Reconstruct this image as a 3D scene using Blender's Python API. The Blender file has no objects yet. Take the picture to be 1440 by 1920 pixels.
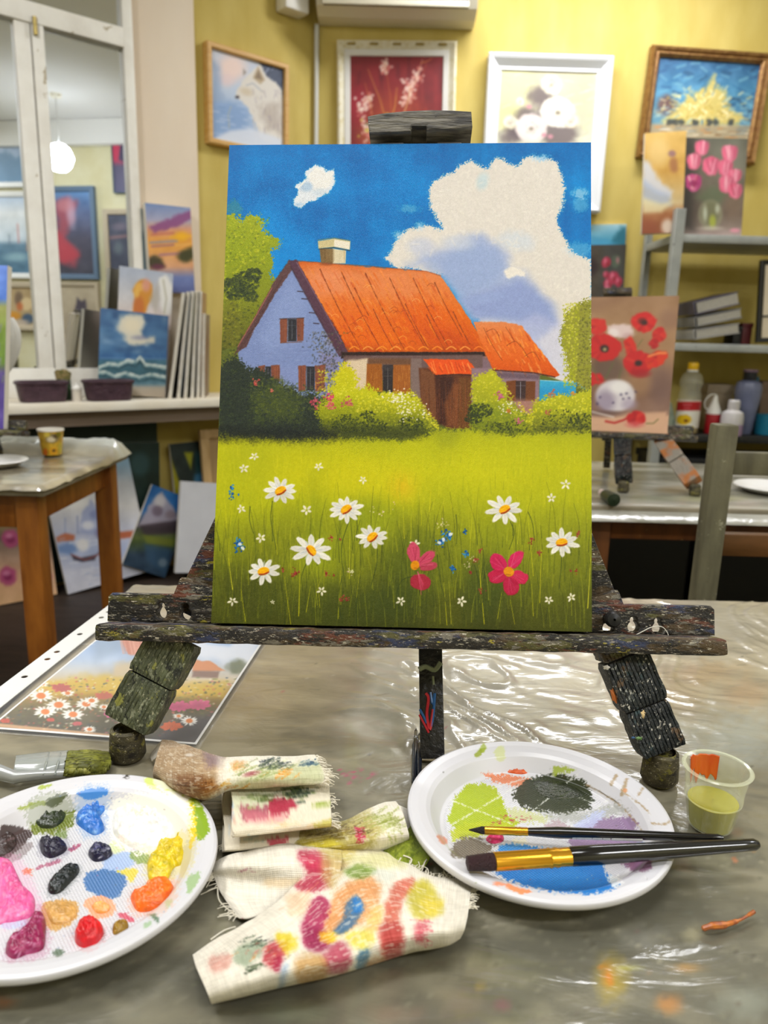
import bpy, bmesh, math, random
import numpy as np
from mathutils import Vector, Matrix
random.seed(7)
RNG = np.random.RandomState(11)
SC = bpy.context.scene
COL = SC.collection

# ------------------------------------------------------------------ camera
FPX = 1400.0
PITCH = math.radians(13.0)
ROLL = 0.027
CAM = np.array([0.0, 0.0, 1.07])
T = 0.74                                   # table top height
_f = np.array([0, math.cos(PITCH), -math.sin(PITCH)])
_r0 = np.array([1.0, 0, 0])
_u0 = np.array([0, math.sin(PITCH), math.cos(PITCH)])
_R = math.cos(ROLL) * _r0 + math.sin(ROLL) * _u0
_U = -math.sin(ROLL) * _r0 + math.cos(ROLL) * _u0
A = np.array


def ray(x, y):
    return _f + _R * ((x - 720) / FPX) + _U * ((960 - y) / FPX)


def onz(x, y, z=T):
    d = ray(x, y)
    return CAM + d * ((z - CAM[2]) / d[2])


def ony(x, y, Y):
    d = ray(x, y)
    return CAM + d * (Y / d[1])


def onp(x, y, p0, n):
    d = ray(x, y)
    return CAM + d * (np.dot(A(p0) - CAM, n) / np.dot(d, n))


def proj(P):
    d = np.asarray(P, float) - CAM
    w = d @ _f
    return 720 + FPX * (d @ _R) / w, 960 - FPX * (d @ _U) / w


cam_d = bpy.data.cameras.new('camera')
cam_d.sensor_fit = 'VERTICAL'
cam_d.sensor_height = 36.0
cam_d.lens = FPX * 36.0 / 1920.0
cam_d.clip_start = 0.02
cam_d.dof.use_dof = True
cam_d.dof.focus_distance = 0.60
cam_d.dof.aperture_fstop = 8.0
cam_o = bpy.data.objects.new('camera', cam_d)
COL.objects.link(cam_o)
cam_o.matrix_world = Matrix(((_R[0], _U[0], -_f[0], CAM[0]), (_R[1], _U[1], -_f[1], CAM[1]),
                             (_R[2], _U[2], -_f[2], CAM[2]), (0, 0, 0, 1)))
SC.camera = cam_o
SC.view_settings.view_transform = 'Standard'
SC.view_settings.look = 'None'
SC.view_settings.gamma = 1
SC.view_settings.use_curve_mapping = False
SC.view_settings.exposure = -0.78
SC.cycles.use_denoising = True
SC.cycles.max_bounces = 8
SC.cycles.diffuse_bounces = 4
SC.cycles.glossy_bounces = 4
SC.cycles.transmission_bounces = 8
SC.cycles.transparent_max_bounces = 12
SC.cycles.sample_clamp_indirect = 6.0
SC.cycles.caustics_reflective = False
SC.cycles.caustics_refractive = False


# ------------------------------------------------------------------ colour and noise
def rgb(c):
    if isinstance(c, str):
        c = c.lstrip('#')
        return A([int(c[i:i + 2], 16) / 255.0 for i in (0, 2, 4)])
    c = A(c, float)
    return c / 255.0 if c.max() > 1.0 else c


def s2l(c):
    c = np.clip(c, 0, 1)
    return np.where(c <= 0.04045, c / 12.92, ((c + 0.055) / 1.055) ** 2.4)


def L(c):
    v = s2l(rgb(c))
    return (float(v[0]), float(v[1]), float(v[2]), 1.0)


def _hash(xi, yi, seed):
    h = (xi * 374761393 + yi * 668265263 + seed * 1442695041) & 0xFFFFFFFF
    h = ((h ^ (h >> 13)) * 1274126177) & 0xFFFFFFFF
    return ((h ^ (h >> 16)) & 0xFFFF) / 65535.0


def vnoise(x, y, seed=0):
    x = np.asarray(x, float); y = np.asarray(y, float)
    xf = np.floor(x); yf = np.floor(y)
    xi = xf.astype(np.int64); yi = yf.astype(np.int64)
    u = x - xf; v = y - yf
    u = u * u * (3 - 2 * u); v = v * v * (3 - 2 * v)
    a = _hash(xi, yi, seed); b = _hash(xi + 1, yi, seed)
    c = _hash(xi, yi + 1, seed); d = _hash(xi + 1, yi + 1, seed)
    return (a * (1 - u) + b * u) * (1 - v) + (c * (1 - u) + d * u) * v


def fbm(x, y, seed=0, o=3):
    s = 0; a = 0.5; t = 0
    for i in range(o):
        s = s + a * vnoise(x * 2 ** i, y * 2 ** i, seed + i * 17); t += a; a *= 0.5
    return s / t


def sstep(e0, e1, x):
    t = np.clip((x - e0) / (e1 - e0), 0, 1)
    return t * t * (3 - 2 * t)


def crom(pts, n=8, closed=False):
    """smooth curve through points (any dimension)"""
    P = A(pts, float); m = len(P); out = []
    segs = m if closed else m - 1
    for i in range(segs):
        if closed:
            p0, p1, p2, p3 = P[i - 1], P[i], P[(i + 1) % m], P[(i + 2) % m]
        else:
            p0, p1, p2, p3 = P[max(i - 1, 0)], P[i], P[i + 1], P[min(i + 2, m - 1)]
        for k in range(n):
            t = k / n
            out.append(0.5 * (2 * p1 + (p2 - p0) * t + (2 * p0 - 5 * p1 + 4 * p2 - p3) * t * t + (3 * p1 - p0 - 3 * p2 + p3) * t ** 3))
    if not closed:
        out.append(P[-1])
    return A(out)


# ------------------------------------------------------------------ a small paint engine: pigment on a surface grid
class Paint:
    def __init__(s, X, Y, base):
        s.X = X; s.Y = Y
        s.C = np.empty(X.shape + (3,)); s.C[:] = rgb(base)
        s.H = np.zeros(X.shape)
        s.rmin, s.rmax = Y.min(1), Y.max(1)
        s.cmin, s.cmax = X.min(0), X.max(0)
        s.seed = 1

    def sl(s, x0, y0, x1, y1):
        r = np.nonzero((s.rmax >= y0) & (s.rmin <= y1))[0]
        c = np.nonzero((s.cmax >= x0) & (s.cmin <= x1))[0]
        if len(r) == 0 or len(c) == 0:
            return None
        return (slice(r[0], r[-1] + 1), slice(c[0], c[-1] + 1))

    def colour(s, col, X, Y):
        if callable(col):
            return col(X, Y)
        if isinstance(col, list):            # vertical stops (y, colour)
            ys = [c[0] for c in col]; cs = A([rgb(c[1]) for c in col])
            return np.stack([np.interp(Y, ys, cs[:, k]) for k in range(3)], -1)
        return rgb(col)

    def put(s, sl, m, col, h=0.0):
        X = s.X[sl]; Y = s.Y[sl]
        c = s.colour(col, X, Y)
        m3 = m[..., None]
        s.C[sl] = s.C[sl] * (1 - m3) + c * m3
        if h:
            s.H[sl] += m * h

    def edge(s, sd, X, Y, a, soft, wob, ws, grain, gs):
        s.seed += 1
        if wob:
            sd = sd + wob * (fbm(X * ws, Y * ws, s.seed, 3) - 0.5) * 2
        if grain:
            sd = sd + grain * (vnoise(X * gs, Y * gs, s.seed + 5) - 0.5) * 2
        return a * sstep(soft, -soft, sd)

    def poly(s, pts, col, a=1.0, soft=1.2, wob=0, ws=0.08, grain=0, gs=0.45, smooth=False, h=0):
        P = crom(pts, 6, True) if smooth else A(pts, float)
        pad = soft + wob + grain + 1
        sl = s.sl(P[:, 0].min() - pad, P[:, 1].min() - pad, P[:, 0].max() + pad, P[:, 1].max() + pad)
        if sl is None:
            return
        X = s.X[sl]; Y = s.Y[sl]
        d = np.full(X.shape, 1e9); ins = np.zeros(X.shape, bool)
        for i in range(len(P)):
            ax, ay = P[i - 1]; bx, by = P[i]
            ex, ey = bx - ax, by - ay
            wx, wy = X - ax, Y - ay
            t = np.clip((wx * ex + wy * ey) / (ex * ex + ey * ey + 1e-9), 0, 1)
            d = np.minimum(d, (wx - t * ex) ** 2 + (wy - t * ey) ** 2)
            if abs(ey) > 1e-9:
                cr = ((ay > Y) != (by > Y)) & (X < ex * (Y - ay) / ey + ax)
                ins ^= cr
        sd = np.sqrt(d); sd[ins] *= -1
        s.put(sl, s.edge(sd, X, Y, a, soft, wob, ws, grain, gs), col, h)

    def ell(s, cx, cy, rx, ry, col, a=1.0, soft=1.0, ang=0, wob=0, ws=0.1, grain=0, gs=0.45, h=0):
        R = max(rx, ry) + soft + wob + grain + 1
        sl = s.sl(cx - R, cy - R, cx + R, cy + R)
        if sl is None:
            return
        X = s.X[sl]; Y = s.Y[sl]
        ca, sa = math.cos(ang), math.sin(ang)
        u = ((X - cx) * ca + (Y - cy) * sa) / rx; v = (-(X - cx) * sa + (Y - cy) * ca) / ry
        sd = (np.sqrt(u * u + v * v) - 1) * min(rx, ry)
        s.put(sl, s.edge(sd, X, Y, a, soft, wob, ws, grain, gs), col, h)

    def st(s, pts, w, col, a=1.0, soft=0.8, w1=None, wob=0, ws=0.3, grain=0, gs=0.5, h=0, smooth=False):
        P = crom(pts, 6) if smooth else A(pts, float)
        w1 = w if w1 is None else w1
        pad = max(w, w1) + soft + wob + grain + 1
        sl = s.sl(P[:, 0].min() - pad, P[:, 1].min() - pad, P[:, 0].max() + pad, P[:, 1].max() + pad)
        if sl is None:
            return
        X = s.X[sl]; Y = s.Y[sl]
        sd = np.full(X.shape, 1e9); n = len(P) - 1
        for i in range(n):
            ax, ay = P[i]; ex, ey = P[i + 1] - P[i]
            wx, wy = X - ax, Y - ay
            t = np.clip((wx * ex + wy * ey) / (ex * ex + ey * ey + 1e-9), 0, 1)
            ww = 0.5 * (w + (w1 - w) * (i + t) / n)
            sd = np.minimum(sd, np.hypot(wx - t * ex, wy - t * ey) - ww)
        s.put(sl, s.edge(sd, X, Y, a, soft, wob, ws, grain, gs), col, h)

    def mottle(s, amt=0.05, sc=0.05, seed=3, sy=None, tint=(1, 1, 1)):
        n = fbm(s.X * sc, s.Y * (sy or sc), seed, 4) - 0.5
        s.C += (n * 2 * amt)[..., None] * A(tint)

    def flower(s, x, y, r, col, n=9, ang=0.0, sq=0.85, cen=None, pw=0.3, a=1, vary=0.12, h=0):
        for k in range(n):
            t = ang + 2 * math.pi * k / n + random.uniform(-.1, .1)
            rr = r * random.uniform(1 - vary, 1 + vary)
            dx, dy = math.cos(t), math.sin(t) * sq
            c = rgb(col) * random.uniform(.93, 1.03)
            s.ell(x + dx * rr * .6, y + dy * rr * .6, rr * .42 * math.hypot(dx, dy), r * pw * .52, np.clip(c, 0, 1), a, .8, math.atan2(dy, dx), .6 if r > 14 else 0, .3, h=h)
            if r > 14:
                s.st([(x + dx * rr * .2, y + dy * rr * .2), (x + dx * rr * .6, y + dy * rr * .6)], r * pw * .28, np.clip(c, 0, 1), a, .8, r * pw * .4, h=h * .5)
            if r > 14:
                s.st([(x + dx * r * .3, y + dy * r * .3), (x + dx * rr * .8, y + dy * rr * .8)], 1.2, c * .86, .5, .7)
        if cen:
            s.ell(x, y, r * .26, r * .2, cen, 1, .8)

    def lin(s):
        return s2l(np.clip(s.C, 0, 1))


# ------------------------------------------------------------------ node materials
def newmat(name):
    m = bpy.data.materials.new(name); m.use_nodes = True
    nt = m.node_tree; nt.nodes.clear()
    out = nt.nodes.new('ShaderNodeOutputMaterial')
    b = nt.nodes.new('ShaderNodeBsdfPrincipled')
    nt.links.new(b.outputs[0], out.inputs[0])
    return m, nt, b, out


def nd(nt, kind, ins=None, **kw):
    n = nt.nodes.new(kind)
    for k, v in kw.items():
        setattr(n, k, v)
    for k, v in (ins or {}).items():
        if hasattr(v, 'is_output'):
            nt.links.new(v, n.inputs[k])
        else:
            n.inputs[k].default_value = v
    return n


def mathn(nt, op, a, b=None, c=None):
    n = nt.nodes.new('ShaderNodeMath'); n.operation = op
    for i, v in enumerate((a, b, c)):
        if v is None:
            continue
        if hasattr(v, 'is_output'):
            nt.links.new(v, n.inputs[i])
        else:
            n.inputs[i].default_value = v
    return n.outputs[0]


def mixc(nt, f, a, b):
    n = nt.nodes.new('ShaderNodeMix'); n.data_type = 'RGBA'
    for i, v in ((0, f), (6, a), (7, b)):
        if hasattr(v, 'is_output'):
            nt.links.new(v, n.inputs[i])
        else:
            n.inputs[i].default_value = v
    return n.outputs[2]


def ramp(nt, fac, stops, interp='LINEAR'):
    n = nt.nodes.new('ShaderNodeValToRGB'); n.color_ramp.interpolation = interp
    el = n.color_ramp.elements
    while len(el) < len(stops):
        el.new(0.5)
    for e, (p, c) in zip(el, stops):
        e.position = p; e.color = c if len(c) == 4 else L(c)
    nt.links.new(fac, n.inputs[0])
    return n.outputs[0]


def noise(nt, vec, scale, detail=4, rough=0.55, dist=0.0):
    n = nd(nt, 'ShaderNodeTexNoise', {'Scale': scale, 'Detail': detail, 'Roughness': rough, 'Distortion': dist})
    if vec is not None:
        nt.links.new(vec, n.inputs['Vector'])
    return n.outputs[0]


def stretch(nt, vec, s):
    n = nd(nt, 'ShaderNodeMapping'); n.inputs['Scale'].default_value = s
    nt.links.new(vec, n.inputs['Vector'])
    return n.outputs[0]


_MC = {}


def M(name, col=None, rough=0.6, col2=None, ns=15, nst=(1, 1, 1), bump=0.0, bs=200, bst=(1, 1, 1), metal=0, coat=0, coatr=0.1,
      attr=False, weave=0.0, trans=0, ior=1.45, alpha=1, emit=0, speck=None, spec=0.5, sheen=0, contrast=(0.35, 0.65), speckscale=160, speckthr=0.66):
    if name in _MC:
        return _MC[name]
    m, nt, b, out = newmat(name)
    tc = nd(nt, 'ShaderNodeTexCoord').outputs['Object']
    if attr:
        base = nd(nt, 'ShaderNodeVertexColor', layer_name='Col').outputs[0]
    else:
        base = None
    if col is not None and not attr:
        if col2 is not None:
            n = noise(nt, stretch(nt, tc, nst), ns, 5)
            base = ramp(nt, n, [(contrast[0], col), (contrast[1], col2)])
        else:
            b.inputs['Base Color'].default_value = L(col)
    if speck:
        if base is None:
            base = nd(nt, 'ShaderNodeRGB'); base.outputs[0].default_value = L(col); base = base.outputs[0]
        for i, sc_ in enumerate(speck):
            n = noise(nt, tc, speckscale * (1 + .6 * i), 3, .6, .4 + i)
            g = noise(nt, tc, speckscale * .12 * (1 + .4 * i), 2)
            f = mathn(nt, 'GREATER_THAN', mathn(nt, 'ADD', n, mathn(nt, 'MULTIPLY', mathn(nt, 'SUBTRACT', g, .5), .5)), speckthr + .02 * i)
            base = mixc(nt, f, base, L(sc_))
    if base is not None:
        nt.links.new(base, b.inputs['Base Color'])
        if emit:
            nt.links.new(base, b.inputs['Emission Color'])
    b.inputs['Roughness'].default_value = rough
    b.inputs['Metallic'].default_value = metal
    b.inputs['Specular IOR Level'].default_value = spec
    b.inputs['IOR'].default_value = ior
    if emit:
        if base is None:
            b.inputs['Emission Color'].default_value = L(col)
        b.inputs['Emission Strength'].default_value = emit
    if trans:
        b.inputs['Transmission Weight'].default_value = trans
    if alpha < 1:
        b.inputs['Alpha'].default_value = alpha
    if coat:
        b.inputs['Coat Weight'].default_value = coat; b.inputs['Coat Roughness'].default_value = coatr
    if sheen:
        b.inputs['Sheen Weight'].default_value = sheen
    hgt = None
    if bump:
        hgt = mathn(nt, 'MULTIPLY', noise(nt, stretch(nt, tc, bst), bs, 4), bump)
    if weave:                                  # woven threads, uv in metres
        uv = nd(nt, 'ShaderNodeUVMap', uv_map='UVMap').outputs[0]
        sp = nd(nt, 'ShaderNodeSeparateXYZ', {0: uv})
        k = 2 * math.pi / weave
        w = mathn(nt, 'MULTIPLY', mathn(nt, 'SINE', mathn(nt, 'MULTIPLY', sp.outputs[0], k)), mathn(nt, 'SINE', mathn(nt, 'MULTIPLY', sp.outputs[1], k)))
        w = mathn(nt, 'MULTIPLY', w, weave * .13)
        hgt = w if hgt is None else mathn(nt, 'ADD', hgt, w)
    if hgt is not None:
        bn = nd(nt, 'ShaderNodeBump', {'Height': hgt, 'Strength': 1.0, 'Distance': 1.0})
        nt.links.new(bn.outputs[0], b.inputs['Normal'])
    _MC[name] = m
    return m


# ------------------------------------------------------------------ objects
def setp(o, label=None, cat=None, group=None, kind=None):
    if label: o['label'] = label
    if cat: o['category'] = cat
    if group: o['group'] = group
    if kind: o['kind'] = kind
    return o


def thing(name, loc, label, cat, group=None):
    o = bpy.data.objects.new(name, None); COL.objects.link(o)
    o.empty_display_size = 0.05
    o.location = Vector([float(v) for v in loc])
    return setp(o, label, cat, group)


def wloc(p):
    v = Vector((0, 0, 0))
    while p is not None:
        v += p.location; p = p.parent
    return v


def link(name, me, m, parent=None, smooth=True, auto=True):
    o = bpy.data.objects.new(name, me); COL.objects.link(o)
    if m is not None:
        for mm in (m if isinstance(m, (list, tuple)) else [m]):
            me.materials.append(mm)
    if smooth:
        me.polygons.foreach_set('use_smooth', [True] * len(me.polygons))
        if auto and hasattr(me, 'set_sharp_from_angle'):
            me.set_sharp_from_angle(angle=math.radians(38))
    if parent is not None:
        o.parent = parent
        if parent.type == 'EMPTY':
            o.matrix_parent_inverse = Matrix.Translation(-parent.location)
    return o


def mesh(name, V, Fc, m=None, parent=None, smooth=True, auto=True, cols=None, uvs=None, matidx=None):
    me = bpy.data.meshes.new(name)
    V = np.asarray(V, float)
    if isinstance(Fc, np.ndarray) and Fc.ndim == 2:
        nf, k = Fc.shape
        me.vertices.add(len(V)); me.vertices.foreach_set('co', V.astype(np.float32).ravel())
        me.loops.add(nf * k); me.loops.foreach_set('vertex_index', Fc.astype(np.int32).ravel())
        me.polygons.add(nf); me.polygons.foreach_set('loop_start', np.arange(0, nf * k, k, dtype=np.int32))
        me.update(calc_edges=True)
    else:
        me.from_pydata([tuple(v) for v in V], [], [tuple(int(i) for i in f) for f in Fc])
        me.update()
    if cols is not None:
        at = me.color_attributes.new('Col', 'FLOAT_COLOR', 'POINT')
        c = np.ones((len(V), 4), np.float32); c[:, :3] = cols
        at.data.foreach_set('color', c.ravel())
    if uvs is not None:
        uv = me.uv_layers.new(name='UVMap')
        li = np.empty(len(me.loops), np.int32); me.loops.foreach_get('vertex_index', li)
        uv.data.foreach_set('uv', np.asarray(uvs, np.float32)[li].ravel())
    if matidx is not None:
        me.polygons.foreach_set('material_index', np.asarray(matidx, np.int32))
    return link(name, me, m, parent, smooth, auto)


def gridf(n, m, off=0, wrap_n=False, wrap_m=False):
    """quads of an n x m vertex grid"""
    i = np.arange(n if wrap_n else n - 1); j = np.arange(m if wrap_m else m - 1)
    I, J = np.meshgrid(i, j, indexing='ij')
    I2 = (I + 1) % n; J2 = (J + 1) % m
    return (np.stack([I * m + J, I * m + J2, I2 * m + J2, I2 * m + J], -1).reshape(-1, 4) + off)


def bmobj(name, bm, m, parent=None, smooth=True):
    me = bpy.data.meshes.new(name); bm.normal_update(); bm.to_mesh(me); bm.free()
    return link(name, me, m, parent, smooth)


def add_box(bm, c, ax, hs, bev=0.0, seg=2):
    """oriented box: centre c, three axes, half sizes"""
    c = A(c, float); ax = [A(a, float) / np.linalg.norm(a) for a in ax]
    vs = [bm.verts.new(Vector(c + ax[0] * hs[0] * sx + ax[1] * hs[1] * sy + ax[2] * hs[2] * sz)) for sx in (-1, 1) for sy in (-1, 1) for sz in (-1, 1)]
    fs = [(0, 1, 3, 2), (4, 6, 7, 5), (0, 4, 5, 1), (2, 3, 7, 6), (0, 2, 6, 4), (1, 5, 7, 3)]
    ff = [bm.faces.new([vs[i] for i in f]) for f in fs]
    bmesh.ops.recalc_face_normals(bm, faces=ff)
    if bev > 0:
        es = list({e for f in ff for e in f.edges})
        bmesh.ops.bevel(bm, geom=es, offset=min(bev, min(hs) * .9), segments=seg, affect='EDGES', profile=0.6)


XYZ = (A([1., 0, 0]), A([0, 1., 0]), A([0, 0, 1.]))


def box(name, lo, hi, m, parent=None, bev=0.003, ax=None, seg=2):
    lo = A(lo, float); hi = A(hi, float)
    bm = bmesh.new(); add_box(bm, (lo + hi) / 2, ax or XYZ, np.abs(hi - lo) / 2, bev, seg)
    return bmobj(name, bm, m, parent)


def obox(name, c, ax, hs, m, parent=None, bev=0.003, seg=2):
    bm = bmesh.new(); add_box(bm, c, ax, hs, bev, seg)
    return bmobj(name, bm, m, parent)


def bar(name, p, q, w, t, m, parent=None, side=None, bev=0.002):
    """square bar from p to q; width w along side, thickness t across"""
    p = A(p, float); q = A(q, float); d = q - p; l = np.linalg.norm(d); d = d / l
    s = A(side if side is not None else (1, 0, 0), float); s = s - d * np.dot(s, d); s /= np.linalg.norm(s)
    return obox(name, (p + q) / 2, (s, d, np.cross(s, d)), (w / 2, l / 2, t / 2), m, parent, bev)


def lathe_vf(prof, c=(0, 0, 0), n=48, axis=None, closed=False):
    """prof list of (r, z); revolves about z (or the given axis frame)"""
    pr = A(prof, float); k = len(pr)
    a = np.linspace(0, 2 * np.pi, n, endpoint=False)
    V = np.stack([np.outer(pr[:, 0], np.cos(a)), np.outer(pr[:, 0], np.sin(a)), np.repeat(pr[:, 1:2], n, 1)], -1)
    if axis is not None:
        ex, ey, ez = axis
        V = V[..., 0:1] * ex + V[..., 1:2] * ey + V[..., 2:3] * ez
    V = V.reshape(-1, 3) + A(c, float)
    return V, gridf(k, n, wrap_m=True, wrap_n=closed)[:, ::-1]


def frame_of(d):
    d = A(d, float) / np.linalg.norm(d)
    h = A([0, 0, 1.]) if abs(d[2]) < .9 else A([1., 0, 0])
    x = np.cross(h, d); x /= np.linalg.norm(x)
    return x, np.cross(d, x), d


def lathe(name, prof, c, m, parent=None, n=48, axis=None, cols=None, cap=False, smooth=True):
    V, Fc = lathe_vf(prof, c, n, axis)
    Fl = Fc
    if cap:
        Fl = [tuple(f) for f in Fc] + [tuple(range(n))[::-1], tuple(range((len(prof) - 1) * n, len(prof) * n))]
    return mesh(name, V, Fl, m, parent, cols=cols, smooth=smooth)


def tube_vf(pts, r, n=8, off=0):
    P = A(pts, float); k = len(P)
    R = np.full(k, r) if np.isscalar(r) else A(r, float)
    tan = np.gradient(P, axis=0); tan /= np.linalg.norm(tan, axis=1)[:, None] + 1e-12
    h = A([0, 0, 1.]) if abs(tan[0][2]) < .9 else A([1., 0, 0])
    x = np.cross(h, tan[0]); x /= np.linalg.norm(x)
    V = []
    for i in range(k):
        x = x - tan[i] * np.dot(x, tan[i]); x /= np.linalg.norm(x) + 1e-12
        y = np.cross(tan[i], x)
        for j in range(n):
            a = 2 * math.pi * j / n
            V.append(P[i] + R[i] * (math.cos(a) * x + math.sin(a) * y))
    Fl = [tuple(f) for f in gridf(k, n, off, wrap_m=True)]
    Fl += [tuple(off + j for j in range(n))[::-1], tuple(off + (k - 1) * n + j for j in range(n))]
    return V, Fl


def tube(name, pts, r, m, parent=None, n=8):
    V, Fl = tube_vf(pts, r, n)
    return mesh(name, V, Fl, m, parent)


def threads(name, paths, r, m, parent):
    V = []; Fl = []
    for p in paths:
        v, f = tube_vf(p, r, 5, len(V)); V += v; Fl += f
    return mesh(name, V, Fl, m, parent)


def sheet(name, G, m, parent=None, thick=0.001, cols=None, uvs=None, up=None):
    """a cloth-like sheet from a grid of points (n,m,3), given a thickness"""
    n, k, _ = G.shape
    du = np.gradient(G, axis=0); dv = np.gradient(G, axis=1)
    N = np.cross(dv, du); N /= np.linalg.norm(N, axis=2)[..., None] + 1e-12
    if up is not None and (N.reshape(-1, 3) @ A(up)).mean() < 0:
        N = -N
    V = np.concatenate([(G + N * thick / 2).reshape(-1, 3), (G - N * thick / 2).reshape(-1, 3)])
    f1 = gridf(n, k); f2 = gridf(n, k, n * k)[:, ::-1]
    ring = [(0, j) for j in range(k)] + [(i, k - 1) for i in range(1, n)] + [(n - 1, j) for j in range(k - 2, -1, -1)] + [(i, 0) for i in range(n - 2, 0, -1)]
    ids = A([i * k + j for i, j in ring]); nx = np.roll(ids, -1)
    f3 = np.stack([ids, ids + n * k, nx + n * k, nx], 1)
    if cols is not None:
        c = np.asarray(cols).reshape(-1, 3); cols = np.concatenate([c, c])
    if uvs is not None:
        u = np.asarray(uvs).reshape(-1, 2); uvs = np.concatenate([u, u])
    return mesh(name, V, np.concatenate([f1, f2, f3]), m, parent, cols=cols, uvs=uvs, auto=False)


def patch(ctrl, n, m):
    """dense smooth grid through a control net (rows x cols x d)"""
    C = A(ctrl, float)
    rows = A([crom(r, 12) for r in C])                       # along columns
    cols = A([crom(rows[:, j], 12) for j in range(rows.shape[1])])    # (J, I, d)
    G = cols.transpose(1, 0, 2)
    def res(Gx, k, ax):
        t = np.linspace(0, Gx.shape[ax] - 1, k); i = np.minimum(t.astype(int), Gx.shape[ax] - 2); f = t - i
        a = np.take(Gx, i, ax); b = np.take(Gx, i + 1, ax)
        sh = [1, 1, 1]; sh[ax] = k; f = f.reshape(sh)
        return a * (1 - f) + b * f
    return res(res(G, n, 0), m, 1)


def pxgrid(G):
    """(px,py,h) grid -> world points h above the table"""
    n, m, _ = G.shape
    d = _f + _R * ((G[..., 0:1] - 720) / FPX) + _U * ((960 - G[..., 1:2]) / FPX)
    return CAM + d * ((T + G[..., 2:3] - CAM[2]) / d[..., 2:3])


# ------------------------------------------------------------------ pictures
def fit_rect(q, p0, n):
    """rectangle on the plane (p0, n) closest to the four sight lines q = TL TR BR BL"""
    P = [onp(x, y, p0, n) for x, y in q]
    c = sum(P) / 4
    u = (P[1] - P[0] + P[2] - P[3]) / 2; v = (P[3] - P[0] + P[2] - P[1]) / 2
    w, h = np.linalg.norm(u), np.linalg.norm(v)
    u /= w; v /= h
    a = u - v * np.dot(u, v) * .5; b = v - u * np.dot(u, v) * .5
    a /= np.linalg.norm(a); b = b - a * np.dot(a, b); b /= np.linalg.norm(b)
    return c, a, b, w, h            # centre, right, down, width, height


def rect_paint(rect, W, H, base, inset=0.0):
    c, u, v, w, h = rect
    a = np.linspace(-.5, .5, W) * (w - 2 * inset); b = np.linspace(-.5, .5, H) * (h - 2 * inset)
    G = c + a[None, :, None] * u + b[:, None, None] * v
    X, Y = proj(G)
    return G, Paint(X, Y, base)


def canvas_slab(name, rect, G, P, m, parent=None, thick=0.018, side='#e8e4da', relief=0.0):
    """painted front grid + sides and back: one mesh"""
    c, u, v, w, h = rect
    n = np.cross(v, u)
    if np.dot(n, CAM - c) < 0 and parent is None and False:
        n = -n
    n = n / np.linalg.norm(n)
    H, W, _ = G.shape
    if relief:
        G = G + (P.H * relief)[..., None] * n
    V = G.reshape(-1, 3); C = P.lin().reshape(-1, 3)
    Fc = gridf(H, W)
    ring = [(0, j) for j in range(W)] + [(i, W - 1) for i in range(1, H)] + [(H - 1, j) for j in range(W - 2, -1, -1)] + [(i, 0) for i in range(H - 2, 0, -1)]
    ids = A([i * W + j for i, j in ring]); R = V[ids]; k = len(ids); o = len(V)
    V = np.concatenate([V, R, R - n * thick])
    sc = np.tile(s2l(rgb(side)), (2 * k, 1))
    C = np.concatenate([C, sc])
    a = np.arange(k); b = (a + 1) % k
    F2 = np.stack([o + a, o + k + a, o + k + b, o + b], 1)
    bi = []
    c4 = [0, W - 1, W - 1 + H - 1, 2 * W + H - 3]
    F3 = A([[o + k + c4[0], o + k + c4[3], o + k + c4[2], o + k + c4[1]]])
    aa = np.linspace(0, w, W); bb = np.linspace(0, h, H)
    UV = np.stack(np.meshgrid(aa, bb), -1).reshape(-1, 2)
    UV = np.concatenate([UV, UV[ids], UV[ids]])
    ob = mesh(name, V, np.concatenate([Fc[:, ::-1], F2[:, ::-1], F3[:, ::-1]]), m, parent, cols=C, uvs=UV, auto=False)
    bm = bmesh.new(); bm.from_mesh(ob.data); bmesh.ops.recalc_face_normals(bm, faces=bm.faces); bm.to_mesh(ob.data); bm.free()
    ob.data.set_sharp_from_angle(angle=math.radians(40))
    return ob


def frame_mesh(name, rect, prof, m, parent, back=0.0):
    """picture frame: prof list of (inset from the outer edge, height off the wall), mitred corners"""
    c, u, v, w, h = rect
    n = np.cross(v, u)
    V = []
    for ins, z in prof:
        for sx, sy in ((-1, -1), (1, -1), (1, 1), (-1, 1)):
            V.append(c + u * sx * (w / 2 - ins) + v * sy * (h / 2 - ins) + n * z)
    k = len(prof)
    Fl = []
    for i in range(k):
        for j in range(4):
            a = i * 4 + j; b = i * 4 + (j + 1) % 4
            i2 = (i + 1) % k
            Fl.append((a, b, i2 * 4 + (j + 1) % 4, i2 * 4 + j))
    o = mesh(name, V, Fl, m, parent, smooth=False)
    bm = bmesh.new(); bm.from_mesh(o.data); bmesh.ops.recalc_face_normals(bm, faces=bm.faces); bm.to_mesh(o.data); bm.free()
    return o


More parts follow.
